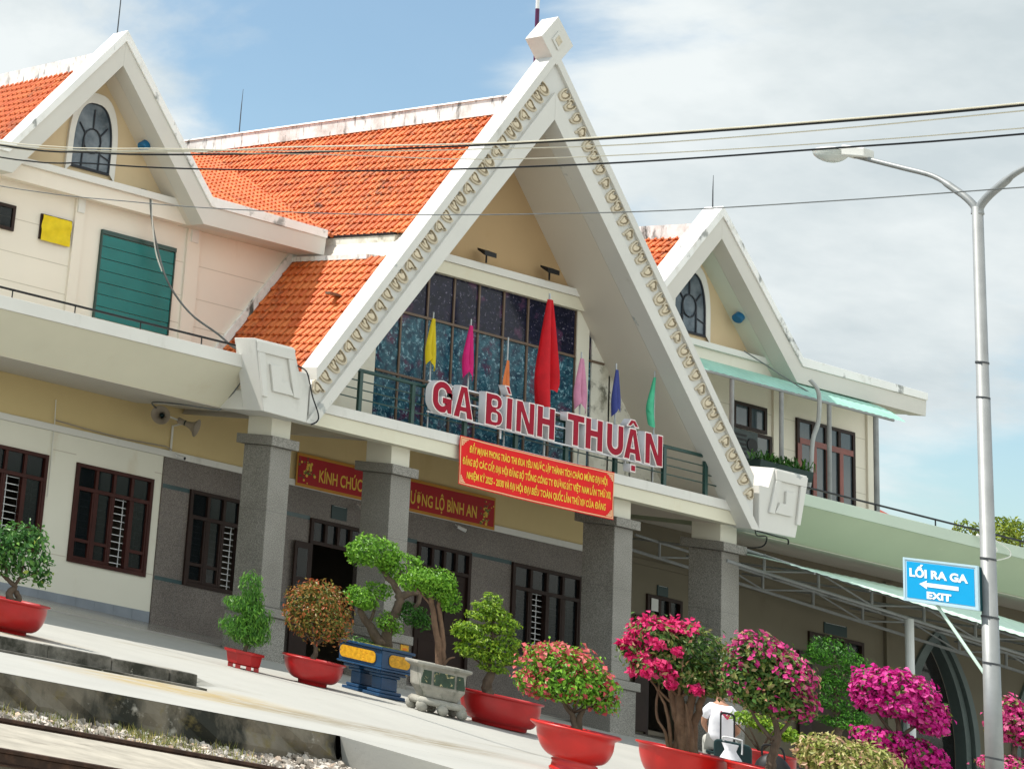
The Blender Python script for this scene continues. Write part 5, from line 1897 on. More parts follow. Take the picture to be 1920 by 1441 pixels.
def cables():
    def cable(pts, r, mat, label, name='cable', sm=True, cat='cable', grp=None):
        mb = MB()
        pp = smooth_path(pts) if sm else pts
        c0 = Vector(pts[0])
        mb.tube(pp, r, 6)
        o = mb.build(name, mat)
        tag(o, label, cat, grp)
        return o
    OH = {
        'A': [(-16.2, 8.0, 8.6), (-12.09, -0.31, 7.33), (-11.14, -2.4, 7.16), (-10.51, -3.86, 7.15), (-9.89, -5.36, 7.19), (-9.32, -6.77, 7.26), (-8.75, -8.19, 7.34), (-8.23, -9.49, 7.43), (-7.47, -11.45, 7.6), (-6.81, -13.16, 7.78), (-5.6, -16.3, 8.2)],
        'B': [(-16.2, 8.0, 8.4), (-12.03, -0.27, 7.14), (-11.09, -2.36, 7.0), (-10.46, -3.81, 6.95), (-9.53, -6.02, 6.96), (-8.94, -7.45, 7.01), (-8.15, -9.43, 7.13), (-7.39, -11.39, 7.31), (-6.73, -13.1, 7.48), (-5.5, -16.3, 7.9)],
        'C': [(-16.2, 8.0, 7.8), (-11.91, -0.17, 6.69), (-10.65, -2.92, 6.45), (-9.79, -4.89, 6.39), (-8.99, -6.8, 6.41), (-7.98, -9.3, 6.54), (-7.22, -11.26, 6.73), (-6.57, -12.97, 6.93), (-5.4, -16.2, 7.3)],
        'D': [(-16.2, 8.0, 8.6), (-12.1, -0.32, 7.37), (-10.54, -3.88, 7.23), (-9.43, -6.5, 7.23), (-8.87, -7.85, 7.27), (-8.21, -9.47, 7.34), (-7.45, -11.43, 7.52), (-6.8, -13.15, 7.72), (-5.6, -16.3, 8.1)],
        'E': [(-16.2, 8.0, 8.5), (-12.07, -0.3, 7.28), (-10.53, -3.87, 7.19), (-9.59, -6.07, 7.17), (-8.85, -7.78, 7.14), (-8.17, -9.45, 7.22), (-7.41, -11.4, 7.37), (-6.75, -13.11, 7.54), (-5.5, -16.3, 7.9)],
        'F': [(-16.2, 8.0, 8.6), (-12.08, -0.31, 7.33), (-10.53, -3.87, 7.21), (-9.92, -5.38, 7.27), (-8.89, -7.87, 7.34), (-8.24, -9.5, 7.45), (-7.48, -11.46, 7.62), (-6.82, -13.17, 7.8), (-5.6, -16.3, 8.2)],
    }
    cable(OH['A'], .014, M['black'], 'thick black overhead cable, upper one crossing the top of the gable', 'overhead_cable', grp='overhead cables')
    cable(OH['B'], .012, M['black'], 'thick black overhead cable, lower one crossing in front of the roof', 'overhead_cable', grp='overhead cables')
    cable(OH['C'], .0075, M['cable'], 'thin grey overhead wire, lowest of the bundle', 'overhead_cable', grp='overhead cables')
    cable(OH['D'], .008, M['cablep'], 'thin pale overhead wire just below the upper black cable', 'overhead_cable', grp='overhead cables')
    cable(OH['E'], .007, M['cablep'], 'thin pale overhead wire between the two black cables', 'overhead_cable', grp='overhead cables')
    cable(OH['F'], .011, M['cablep'], 'pale overhead wire twisted along the top of the upper black cable', 'overhead_cable', grp='overhead cables')
    # bundle dropping down the left house and on to the gable foot
    cable([(-6.30, 2.93, 8.05), (-6.255, 2.72, 7.955), (-6.193, 2.7, 7.589), (-6.037, 2.7, 7.108), (-5.774, 2.6, 6.40), (-5.45, 2.3, 5.86), (-5.25, 1.7, 5.50), (-5.55, 0.9, 5.22), (-5.70, .5, 5.16), (-5.62, .0, 5.16), (-5.6, -.03, 5.10)],
          .022, M['cable'], 'grey cable bundle drooping past the teal shutter to the gable foot', cat='cable')
    cable([(-6.28, 2.90, 8.00), (-6.22, 2.70, 7.9), (-6.17, 2.69, 7.5), (-6.02, 2.69, 6.9), (-5.86, 2.66, 6.55)], .014, M['cablew'], 'white cable beside the grey bundle above the teal shutter')
    cable([(-5.40, -.60, 4.945), (-5.243, -.63, 4.883), (-5.153, -.63, 4.705), (-5.078, -.63, 4.494), (-4.925, -.62, 4.224), (-4.934, -.62, 4.10), (-5.04, -.60, 4.02)], .013, M['black'], 'black cable hanging over the left foot of the main gable')
    cable([(-5.98, -.16, 4.98), (-6.0, -.19, 4.78), (-5.97, .12, 4.50), (-5.96, .52, 4.09), (-6.05, .6, 4.03), (-6.45, 1.0, 4.02), (-6.50, 1.7, 4.02), (-5.9, 2.4, 4.0)], .015, M['cable'], 'dark cable running down the end of the left canopy fascia')
    cable([(-7.65, 2.90, 3.42), (-7.0, 2.90, 3.39), (-6.2, 2.90, 3.37), (-5.25, 2.88, 3.40), (-5.12, 2.86, 3.36)], .012, M['horn'], 'thin wire along the pale string course of the left wing', sm=False)
    cable([(-7.72, 2.86, 3.78), (-7.66, 2.91, 3.36), (-7.63, 2.94, 2.6), (-7.62, 2.945, 2.05)], .009, M['cablew'], 'white wire hanging down the cream wall between the two left windows', sm=False)
    cable([(5.02, -.55, 4.04), (5.25, -.40, 3.96), (5.55, -.35, 3.98), (5.62, -.2, 3.80), (5.45, .1, 3.72)], .012, M['black'], 'black cable looping under the right foot of the main gable')
    cable([(5.1, -.52, 4.03), (5.7, -.45, 4.02), (5.98, -.42, 4.02), (6.02, -.40, 3.93)], .014, M['black'], 'second black cable below the square scroll of the right gable foot')
    cable([(8.0, 2.1, 7.88), (8.4, 1.95, 7.68), (9.0, 1.85, 7.45), (9.5, 1.8, 7.30)], .014, M['cable'], 'grey cable sagging onto the mint awning')
    cable([(11.15, -.24, 4.98), (11.45, -.25, 4.88), (11.62, -.26, 4.78), (11.5, -.22, 4.66)], .024, M['cablew'], 'pale plastic strip dangling from the right parapet rail')
    cable([(11.55, -.24, 4.98), (11.95, -.25, 4.86), (12.02, -.24, 4.72), (11.85, -.10, 4.60)], .012, M['cablew'], 'thin pale loop dangling over the right parapet')


M['cablep'] = paint('pale_cable_sheath', (0.62, 0.58, 0.46), 0.5, 0.1, 5)
cables()


def parapet_rails():
    for (xa, xb, xs, lab) in ((-26, -5.75, [-25, -23.7, -22.4, -21.1, -19.8, -18.5, -17.2, -15.9, -14.6, -13.3, -12.0, -10.74, -9.51, -8.2, -6.95], 'thin black pipe rail along the top of the left canopy parapet'),
                              (6.1, 30, [6.9, 8.72, 10.3, 12.6, 14.4, 16.2, 18, 19.8, 21.6, 23.4, 25.2, 27, 28.8], 'thin black pipe rail along the right parapet')):
        t = thing('parapet_rail', lab, 'railing', ((xa + xb) / 2, -.05, 4.97))
        mb = MB(); mb.tube([(xa, -.05, 5.11), (xb, -.05, 5.11 if xa < 0 else 5.06)], .020, 8)
        mb.build('pipe', M['black'], t)
        for x in xs:
            mb = MB()
            mb.tube([(x, -.05, 4.95), (x, -.05, 5.10)], .012, 6)
            mb.build('support', M['black'], t)


parapet_rails()


def right_balcony():
    """awning with its posts, planter, air conditioner"""
    t = thing('awning', 'mint green ribbed awning with thin steel posts over the right balcony', 'awning', (8.9, 1.5, 4.4))
    mb = MB()
    xs = [6.0 + i * 0.0925 for i in range(64)]
    prof = []
    for i in range(9):
        a = i / 8
        prof.append((2.80 - 1.22 * a, 7.60 - .06 * a - .36 * a ** 2.4))
    v = []
    for i, x in enumerate(xs):
        for (y, z) in prof:
            v.append((x, y, z + (.012 if i % 2 else 0)))
    n = len(prof)
    f = [(i * n + k, (i + 1) * n + k, (i + 1) * n + k + 1, i * n + k + 1) for i in range(len(xs) - 1) for k in range(n - 1)]
    mb.poly(v, f)
    mb.build('roof_sheet', M['mint'], t)
    for x in (7.06, 8.39, 9.70, 11.0):
        mb = MB()
        mb.tube([(x, 1.6, 4.4), (x, 1.6, 7.13)], .042 if x < 11 else .05, 10)
        mb.build('post', M['truss'], t)
    mb = MB()
    mb.tube([(6.2, 1.6, 7.16), (11.5, 1.6, 7.16)], .03, 8)
    mb.build('purlin', M['truss'], t)
    # ripped plastic hose
    o = MB()
    o.tube(smooth_path([(8.98, 1.45, 7.50), (9.10, 1.36, 7.26), (9.14, 1.40, 6.7), (9.05, 1.45, 6.3), (8.95, 1.42, 5.6), (8.85, 1.40, 5.3)]), .040, 8)
    h = o.build('downpipe', M['cablepipe'])
    tag(h, 'bent grey downpipe hanging from the mint awning', 'pipe')
    # planter with long leaves
    t = thing('planter', 'dark trough of long-leaved plants hanging at the right balcony rail', 'planter', (8.1, 1.3, 5.55))
    mb = MB(); mb.prism([(1.2, 5.62), (1.5, 5.62), (1.46, 5.42), (1.24, 5.42)], 7.35, 8.75, 'x')
    mb.build('trough', M['plaque'], t)
    mb = MB(); rr = random.Random(9)
    for i in range(260):
        x = rr.choice([7.5, 7.7, 8.0, 8.4, 8.6]) + rr.gauss(0, .14); y = 1.35 + rr.gauss(0, .08)
        a = rr.uniform(0, 6.28); l = rr.uniform(.18, .42); el = rr.uniform(.1, 1.3)
        d = Vector((math.cos(a) * math.cos(el), math.sin(a) * math.cos(el), math.sin(el)))
        b = Vector((x, y, 5.62)); m_ = b + d * l * .55; tp = b + d * l - Vector((0, 0, l * .35))
        w = d.cross(Vector((0, 0, 1))).normalized() * .014
        mb.face([b - w * .4, b + w * .4, m_ + w, m_ - w], rr.random()); mb.face([m_ - w, m_ + w, tp], rr.random())
    mb.build('foliage', M['leaf_dark'], t, rnd=True)
    t = thing('air_conditioner', 'dark air conditioner unit on the wall behind the right volute', 'air conditioner', (8.55, 2.7, 6.0))
    mb = MB(); mb.box(8.15, 8.95, 2.55, 2.85, 5.78, 6.36)
    c = mb.build('casing', M['acdark'], t, bevel=.015)
    mb = MB()
    for k in range(5): mb.box(8.2, 8.62, 2.535, 2.5485, 5.86 + k * .09, 5.90 + k * .09)
    mb.build('grille', M['black'], c)
    mb = MB(); mb.tube([(8.78, 2.548, 6.08), (8.78, 2.53, 6.08)], .14, 18)
    mb.build('fan', M['black'], c)


M['cablepipe'] = paint('grey_plastic_pipe', (0.36, 0.38, 0.37), 0.5, 0.1, 5)
M['acdark'] = paint('dark_metal_casing', (0.045, 0.06, 0.06), 0.45, 0.2, 4)
right_balcony()


def walkway_canopy():
    """lean-to canopy on a light truss leaving the right column"""
    t = thing('canopy', 'mint sheet canopy on a grey steel truss leading right from the last column', 'canopy', (9.0, -.3, 0))
    YT = 0.0
    zb = lambda x: 3.40 - (x - 5.37) * .0625          # bottom chord
    zs = lambda x: 3.775 - (x - 5.24) * .0645         # front edge of the sheet
    mb = MB()
    xs = [5.30 + i * .125 for i in range(112)]
    v = []
    for i, x in enumerate(xs):
        z = 3.505 - (x - 5.4) * .0545
        w = min(1, max(0, x - 5.30) / 6.0)
        k = .012 if i % 2 else 0
        v += [(x, -1.02, z + k), (x, -.99, z + .02 + k), (x, -.20, z + .10 + .27 * w + k), (x, .9, z + .16 + .42 * w + k)]
    f = [(i * 4 + k, (i + 1) * 4 + k, (i + 1) * 4 + k + 1, i * 4 + k + 1) for i in range(len(xs) - 1) for k in range(3)]
    mb.poly(v, f)
    mb.build('roof_sheet', M['mintp'], t)
    mb = MB()
    for yy in (YT, 2.2):
        mb.tube([(5.0, yy, zb(5.0)), (19.2, yy, zb(19.2))], .032, 8)
        mb.tube([(5.3, yy, zs(5.3) - .06), (19.2, yy, zs(19.2) - .06)], .026, 8)
        if yy == YT:
            for q in range(10):
                x = 5.9 + q * 1.36
                mb.tube([(x, YT, zs(x) - .06), (x, -1.0, 3.49 - (x - 5.4) * .0545)], .020, 6)
        k = 0
        x = 5.93
        while x < 19:
            mb.tube([(x, yy, zb(x)), (x, yy, zs(x) - .03)], .026, 6)
            x2 = min(x + 1.36, 19.1)
            mb.tube([(x, yy, zb(x) + .02) if k % 2 == 0 else (x, yy, zs(x) - .05), (x2, yy, zs(x2) - .05) if k % 2 == 0 else (x2, yy, zb(x2) + .02)], .018, 6)
            x += 1.36; k += 1
    for i in range(9):
        x = 5.9 + i * 1.5
        mb.tube([(x, YT, zs(x) - .06), (x, 2.85, zs(x) - .05)], .022, 6)
    mb.build('truss', M['truss'], t)
    for x in (9.62, 15.6):
        mb = MB(); mb.tube([(x, YT, gz(x, 0) - .05), (x, YT, zb(x))], .072, 14)
        mb.build('post', M['pole_w'], t)


M['mintp'] = paint('pale_mint_sheet', (0.62, 0.80, 0.68), 0.45, 0.08, 1.0)
M['pole_w'] = paint('white_steel_post', (0.62, 0.64, 0.64), 0.5, 0.06, 3)
walkway_canopy()


def street_lamp():
    x, y = -2.60, -9.78
    t = thing('street_lamp', 'tall weathered grey lamp pole with two curved arms in the right foreground', 'street lamp', (x, y, -.2))
    mb = MB()
    mb.tube([(x, y, -.2), (x, y, 2.6), (x, y, 2.601), (x, y, 5.3), (x, y, 5.301), (x, y, 7.80)], [.094, .086, .081, .072, .068, .060], 20)
    mb.build('pole', M['pole'], t, smooth=True)
    for z in (5.30, 5.75, 2.60, 2.05, .95, .25, 3.3):
        mb = MB()
        mb.tube([(x, y, z - .012), (x, y, z + .012)], .074 + (.018 if z < 3 else .010 if z < 4 else 0), 18)
        mb.build('clamp_band', M['steeld'], t)
    prof = [(0, 7.70), (-.0, 7.80), (.10, 7.93), (.25, 8.06), (.52, 8.26), (.95, 8.415), (1.43, 8.58), (1.60, 8.64)]
    for s in (1, -1):
        mb = MB()
        mb.tube(smooth_path([(x, y + s * (.03 + a), z) for (a, z) in prof]), [.048] * 18 + [.036] * 18, 12)
        arm = mb.build('arm', M['pole'], t, smooth=True)
        # cobra head: gear box and glass bowl
        mb = MB()
        yy = y + s * 1.56
        def L(a, b): return y + s * a
        mb.poly([(x - .10, L(1.42, 0), 8.58), (x + .10, L(1.42, 0), 8.58), (x + .10, L(1.42, 0), 8.72), (x - .10, L(1.42, 0), 8.72),
                 (x - .12, L(1.74, 0), 8.63), (x + .12, L(1.74, 0), 8.63), (x + .12, L(1.74, 0), 8.79), (x - .12, L(1.74, 0), 8.79)],
                [(0, 1, 2, 3), (4, 7, 6, 5), (0, 4, 5, 1), (1, 5, 6, 2), (2, 6, 7, 3), (3, 7, 4, 0)])
        hd = mb.build('lamp_head', M['lampbox'], arm, bevel=.02)
        mb = MB()
        n, m_ = 9, 12
        vs = []
        for i in range(n + 1):
            a = i / n
            wv = .17 * math.sin(math.pi * min(1, .12 + a * .88)) ** .7
            for k in range(m_ + 1):
                b = math.pi * k / m_
                vs.append((x + wv * math.cos(b), L(1.75 + .50 * a, 0), 8.72 + .02 * a - wv * .95 * math.sin(b)))
        fs = [(i * (m_ + 1) + k, i * (m_ + 1) + k + 1, (i + 1) * (m_ + 1) + k + 1, (i + 1) * (m_ + 1) + k) for i in range(n) for k in range(m_)]
        mb.poly(vs, fs)
        mb.build('glass_bowl', M['lens'], hd if False else arm, smooth=True)
        mb = MB()
        vs = []
        for i in range(n + 1):
            a = i / n
            wv = .18 * math.sin(math.pi * min(1, .12 + a * .88)) ** .7
            for k in range(7):
                b = math.pi * k / 6
                vs.append((x + wv * math.cos(b), L(1.75 + .50 * a, 0), 8.725 + .02 * a + wv * .35 * math.sin(b)))
        fs = [(i * 7 + k, i * 7 + k + 1, (i + 1) * 7 + k + 1, (i + 1) * 7 + k) for i in range(n) for k in range(6)]
        mb.poly(vs, fs)
        mb.build('reflector', M['lampbox'], arm, smooth=True)

    # exit sign on the pole, square to the track
    t = thing('exit_sign', 'bright blue exit sign with white letters and arrow fixed to the lamp pole', 'sign', (-2.68, -9.3, 2.65))
    r = ROOT[t.name]
    XF = -2.74
    mb = MB(); mb.box(XF, XF + .13, -9.745, -8.835, 2.655, 3.185)
    p = mb.build('box_body', M['signdark'], t, bevel=.006)
    mb = MB()
    f = .022
    for (a, b, c, d) in ((-9.75, -8.83, 3.165, 3.19), (-9.75, -8.83, 2.65, 2.675), (-9.75, -9.725, 2.675, 3.165), (-8.855, -8.83, 2.675, 3.165)):
        mb.box(XF - .012, XF + .02, a, b, c, d)
    mb.build('frame', M['signframe'], t)
    mb = MB(); mb.box(XF - .004, XF - .001, -9.725, -8.855, 2.675, 3.165)
    mb.build('pale_margin', M['signframe'], t)
    mb = MB(); mb.box(XF - .008, XF - .005, -9.705, -8.875, 2.695, 3.145)
    face = mb.build('face', M['signblue'], t)
    yl = lambda u: -8.875 - u * (9.705 - 8.875)
    def onto(u, z, d): return (XF - .012 - r.x, yl(u) - r.y, z - r.z)
    fit_text('LỐI RA GA', .045, .915, 2.965, 3.065, onto, 'lettering', M['signwhite'], face, bold=.045)
    fit_text('EXIT', .30, .665, 2.715, 2.80, onto, 'lettering', M['signwhite'], face, bold=.05)
    mb = MB()
    ar = [(.19, 2.88), (.31, 2.935), (.30, 2.905), (.775, 2.905), (.775, 2.855), (.30, 2.855), (.31, 2.825)]
    mb.face([(XF - .012, yl(u), z) for (u, z) in ar])
    mb.build('arrow', M['signwhite'], face)
    mb = MB()
    mb.tube([(-2.68, -9.20, 2.65), (-2.62, -9.72, 1.90)], .020, 8)
    mb.build('strut', M['mintp'], t)
    for z in (3.12, 2.72):
        mb = MB()
        mb.tube([(-2.66, -9.745, z), (-2.60, -9.80, z)], .016, 6)
        mb.build('bracket', M['mintp'], t)


M['lampbox'] = paint('pale_lamp_casing', (0.62, 0.62, 0.58), 0.4, 0.1, 4)
street_lamp()


def far_things():
    t = thing('house', 'distant house with a red tiled hip roof beyond the right parapet', 'house', (34.6, 19.0, -.2))
    mb = MB(); mb.box(32.4, 38.4, 16.6, 21.4, -.4, 6.6)
    mb.build('wall', M['cream'], t)
    mb = MB()
    mb.poly([(31.9, 16.1, 6.55), (38.9, 16.1, 6.55), (38.9, 21.9, 6.55), (31.9, 21.9, 6.55), (34.4, 19, 7.95), (36.2, 19, 7.6)], [(0, 1, 5, 4), (1, 2, 5), (2, 3, 4, 5), (3, 0, 4), (0, 3, 2, 1)])
    mb.build('roof', M['redroof'], t)


far_things()

# ================================================================== PLANTS
def leaves(blobs, n, size, asp=0.5, shell=0.62, droop=0.15, seed=1, up=0.35, keep=None, jit=0.10, clump=0.0):
    """leaf-sized folded faces spread through ellipsoid clumps (x, y, z, rx, ry, rz)"""
    rng = np.random.default_rng(seed)
    vol = np.array([b[3] * b[4] + b[3] * b[5] + b[4] * b[5] for b in blobs]); vol = vol / vol.sum()
    mb = MB()
    idx = rng.choice(len(blobs), n, p=vol)
    tw = None
    for i in idx:
        b = blobs[i]
        d = rng.normal(size=3); d /= np.linalg.norm(d)
        r = (shell + (1 - shell) * rng.random() ** 0.6) * (1 + rng.normal() * jit)
        c = np.array(b[:3]) + d * np.array(b[3:6]) * r
        if clump:
            c = c + np.sin(c * clump + i) * 0.035
        rv = rng.random()
        if keep is not None and not keep(c, d, rv): continue
        out = d * 0.9 + rng.normal(size=3) * 0.55 + np.array([0, 0, up])
        nrm = out / np.linalg.norm(out)
        a = rng.normal(size=3) + np.array([d[0], d[1], -droop * 3])
        t = a - nrm * a.dot(nrm); t /= (np.linalg.norm(t) + 1e-9)
        w = np.cross(nrm, t)
        l = size * rng.uniform(0.65, 1.25)
        h = l * asp * 0.5
        p0 = c - t * l * 0.5
        p1 = c + w * h + nrm * h * 0.35
        p2 = c + t * l * 0.5 - nrm * l * 0.12
        p3 = c - w * h + nrm * h * 0.35
        k = 0.55 * rv + 0.45 * min(1, max(0, (r - shell) / (1 - shell)))  # part random, part darker towards the inside of the clump
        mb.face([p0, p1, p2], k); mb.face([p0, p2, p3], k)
    return mb


def grow(mb, pts, r0, r1, seed=0, n=7):
    """tapered limb through (u, depth, h) points"""
    rr = random.Random(seed)
    pp = smooth_path(pts, 4)
    m = len(pp)
    q = [p + Vector((rr.gauss(0, 1), rr.gauss(0, 1), rr.gauss(0, .4))) * (r0 * .10) for p in pp]
    mb.tube(q, [r0 + (r1 - r0) * (i / (m - 1)) ** .8 for i in range(m)], n)


def plant(name, label, loc, rz, group=None, cat='potted plant'):
    return thing(name, label, cat, loc, rz, group)


def bowl(t, R_, H, rb, mat=None, lip=.035, foot=.05, sx=1.0, sy=1.0, off=(0, 0), soil='soil', wall_=.03):
    mat = mat or M['redpot']
    prof = [(0.001, .0), (rb * .96, 0), (rb, .012), (rb * 1.02, foot)]
    for i in range(1, 9):
        a = i / 8
        prof.append((rb + (R_ * .94 - rb) * math.sin(a * math.pi / 2) ** .75, foot + (H - foot - .045) * (1 - math.cos(a * math.pi / 2)) ** .9))
    prof += [(R_ * .95, H - .035), (R_, H - .028), (R_ + lip * .3, H - .012), (R_, H), (R_ - wall_, H), (R_ - wall_ * 1.4, H - .03), (R_ * .86, H - .05)]
    mb = MB(); mb.lathe(prof, 44, (off[0], off[1], 0), sx, sy)
    p = mb.build('pot', mat, t, smooth=True, local=True)
    mb = MB()
    rs = random.Random(int(R_ * 1000))
    mb.lathe([(R_ * .88, H - .045), (R_ * .6, H - .025), (R_ * .25, H - .012), (0.001, H - .01)], 30, (off[0], off[1], 0), sx, sy)
    mb.build('soil', M[soil], t, smooth=True, local=True)
    return p


def B(u, h, ru, rh, y=0.0, ry=None):
    return (u, y, h, ru, ry if ry else ru * .9, rh)


def plants():
    # 1 ----- ficus at the far left
    t = plant('potted_ficus', 'broad-leaved ficus bonsai with knotted trunk in a red bowl at the left edge', (-13.57, -5.26, -.005), -.583)
    bowl(t, .50, .42, .24)
    mb = MB()
    grow(mb, [(.03, 0, .38), (-.02, 0, .48), (.04, .02, .58), (-.07, .0, .66), (-.10, .0, .86)], .062, .018, 1, 9)
    grow(mb, [(.05, .0, .38), (.11, .02, .44), (.06, .03, .52)], .04, .04, 9)
    grow(mb, [(.02, 0, .57), (.10, .04, .72), (.12, .02, .92)], .026, .010, 2)
    grow(mb, [(-.07, 0, .64), (-.2, -.05, .75), (-.25, -.03, .95)], .018, .008, 3)
    grow(mb, [(.08, .04, .68), (.25, -.02, .78), (.33, .0, .86)], .012, .006, 4)
    mb.build('trunk', M['bark'], t, smooth=True, local=True)
    leaves([B(.08, 1.00, .40, .36), B(.34, .84, .17, .22), B(-.18, 1.12, .30, .24), B(.15, 1.22, .25, .20), B(-.22, .90, .28, .22)], 1500, .085, .50, .35, .35, 1).build('foliage', M['leaf_ficus'], t, local=True, rnd=True)

    # 2 ----- spiral conifer in a small eight sided tray
    t = plant('potted_conifer', 'feathery green conifer clipped into a spiral in a small red footed tray', (-8.29, -3.32, .032), -.692)
    mb = MB()
    def octo(z, r): return [(r * .285 / .285 * math.cos(math.pi / 8 + i * math.pi / 4), r * .9 * math.sin(math.pi / 8 + i * math.pi / 4), z) for i in range(8)]
    rings = [octo(.05, .20), octo(.07, .235), octo(.21, .262), octo(.215, .292), octo(.25, .295), octo(.25, .262), octo(.215, .255)]
    v = [p for r_ in rings for p in r_]
    f = [(i * 8 + k, i * 8 + (k + 1) % 8, (i + 1) * 8 + (k + 1) % 8, (i + 1) * 8 + k) for i in range(len(rings) - 1) for k in range(8)] + [tuple(range(7, -1, -1))]
    mb.poly(v, f)
    for i in range(8):
        a = math.pi / 8 + i * math.pi / 4
        mb.box(.19 * math.cos(a) - .035, .19 * math.cos(a) + .035, .17 * math.sin(a) - .035, .17 * math.sin(a) + .035, 0, .055)
    mb.build('pot', M['redpot'], t, local=True)
    mb = MB(); mb.lathe([(.25, .225), (.12, .24), (.001, .242)], 16); mb.build('soil', M['soil'], t, local=True)
    mb = MB(); grow(mb, [(.01, 0, .22), (.03, 0, .5), (-.02, 0, .8), (.0, 0, 1.2)], .032, .010, 5)
    mb.build('trunk', M['bark'], t, smooth=True, local=True)
    leaves([B(.02, 1.17, .17, .22), B(.06, 1.00, .17, .16), B(-.14, .88, .20, .12), B(.02, .86, .22, .12), B(.14, .76, .22, .17), B(-.12, .56, .25, .17), B(.16, .55, .20, .20), B(.02, .48, .26, .16), B(.04, .66, .2, .12)],
           4200, .080, .20, .45, .8, 2, .1).build('foliage', M['leaf_pine'], t, local=True, rnd=True)

    # 3 ----- red tipped ball
    t = plant('potted_shrub', 'round shrub with red tipped leaves in a wide red bowl beside the first column', (-7.53, -3.86, .021), -.722)
    bowl(t, .42, .36, .19)
    mb = MB()
    grow(mb, [(-.02, 0, .32), (.02, 0, .46), (.0, 0, .58), (-.03, .03, .80)], .045, .018, 6)
    for k in range(7):
        a = k * .9
        grow(mb, [(.0, 0, .54), (.12 * math.cos(a), .12 * math.sin(a), .66), (.28 * math.cos(a), .28 * math.sin(a), .84)], .018, .006, 7 + k)
    mb.build('trunk', M['bark'], t, smooth=True, local=True)
    leaves([B(.03, 1.00, .44, .46), B(-.16, 1.08, .30, .30), B(.22, .92, .27, .30), B(.05, 1.22, .30, .25), B(-.25, .86, .22, .22)], 3600, .062, .42, .55, .2, 3,
           keep=lambda c, d, r: True).build('foliage', M['leaf_red'], t, local=True, rnd=True)

    # 4 ----- big cloud tree in the blue trough
    t = plant('potted_bonsai', 'tall cloud-pruned bonsai with thick leaning trunk in a blue trough with golden panels', (-5.89, -3.26, .028), -.748)
    # the trough and its panels stand square to the building: turned back by a little
    mb = MB()
    ta = .748
    ca, sa = math.cos(ta), math.sin(ta)
    def rot(p): return (p[0] * ca - p[1] * sa, p[0] * sa + p[1] * ca, p[2])
    def rb(m_, x0, x1, y0, y1, z0, z1):
        v = [rot(p) for p in [(x0, y0, z0), (x1, y0, z0), (x1, y1, z0), (x0, y1, z0), (x0, y0, z1), (x1, y0, z1), (x1, y1, z1), (x0, y1, z1)]]
        m_.poly(v, [(0, 3, 2, 1), (4, 5, 6, 7), (0, 1, 5, 4), (1, 2, 6, 5), (2, 3, 7, 6), (3, 0, 4, 7)])
    rb(mb, -.28, .28, -.43, .43, .405, .66)
    rb(mb, -.31, .31, -.46, .46, .662, .70)
    rb(mb, -.30, .30, -.45, .45, .375, .403)
    tr = mb.build('trough', M['bluepot'], t, local=True, bevel=.01)
    mb = MB(); rb(mb, -.25, .25, -.40, .40, .701, .712); mb.build('soil', M['moss'], t, local=True)
    for (xa, xb, side) in ((-.15, .23, 'f'), (-.32, .40, 'l')):
        pts = rounded(xb - xa, .17, .07, 6)
        m_ = MB()
        if side == 'f':
            o1 = [rot((xa + x, -.434, .447 + z)) for (x, z) in pts]; o2 = [rot((xa + x, -.444, .447 + z)) for (x, z) in pts]
        else:
            o1 = [rot((-.284, xa + x, .447 + z)) for (x, z) in pts]; o2 = [rot((-.294, xa + x, .447 + z)) for (x, z) in pts]
        n = len(pts)
        m_.poly(o1 + o2, [tuple(range(n, 2 * n))] + [(i, (i + 1) % n, n + (i + 1) % n, n + i) for i in range(n)])
        m_.build('golden_panel', M['gold'], tr, local=True)
    for cx in (.21, -.21):
        mb = MB()
        for (w, d, z0, z1) in ((.17, .24, .0, .05), (.13, .20, .052, .10), (.095, .15, .102, .28), (.12, .18, .282, .325), (.16, .24, .327, .372)):
            rb(mb, -d, d, cx - w, cx + w, z0, z1)
        mb.build('pedestal', M['bluepot'], t, local=True, bevel=.012)
    mb = MB()
    grow(mb, [(.12, 0, .66), (.02, 0, .78), (-.10, 0, .95), (-.22, 0, 1.10), (-.26, 0, 1.25)], .105, .035, 20, 10)
    grow(mb, [(.16, .02, .66), (.14, .0, .85), (.18, 0, 1.10), (.27, 0, 1.32), (.27, 0, 1.50), (.17, 0, 1.66), (.03, 0, 1.80), (-.06, 0, 1.95)], .085, .035, 21, 10)
    grow(mb, [(.27, 0, 1.44), (.42, 0, 1.54), (.55, .02, 1.56), (.52, .02, 1.40), (.45, .02, 1.28)], .060, .020, 22, 8)
    grow(mb, [(.22, 0, 1.58), (.27, 0, 1.72), (.28, 0, 1.84)], .045, .02, 23, 8)
    grow(mb, [(.10, -.02, .72), (.15, -.05, .88), (.14, -.04, 1.02)], .028, .012, 24)
    grow(mb, [(-.12, .02, .98), (-.05, .03, 1.2), (-.02, .03, 1.40)], .03, .012, 25)
    mb.build('trunk', M['bark'], t, smooth=True, local=True)
    big = [B(-.12, 2.05, .30, .21), B(.05, 2.03, .22, .20), B(-.30, 1.96, .18, .15), B(.28, 1.90, .28, .22), B(.12, 1.84, .16, .14), B(-.21, 1.33, .26, .16), B(-.36, 1.38, .14, .12), B(-.02, 1.47, .18, .12, .1), B(.14, 1.08, .20, .14), B(.26, 1.02, .12, .1)]
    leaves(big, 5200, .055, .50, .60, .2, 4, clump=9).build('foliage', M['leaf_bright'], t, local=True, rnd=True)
    leaves([B(.45, 1.25, .24, .17, .1), B(.36, 1.33, .14, .1, .1), B(.58, 1.18, .15, .14, .1)], 1000, .055, .45, .6, .2, 5).build('foliage', M['leaf_dark'], t, local=True, rnd=True)
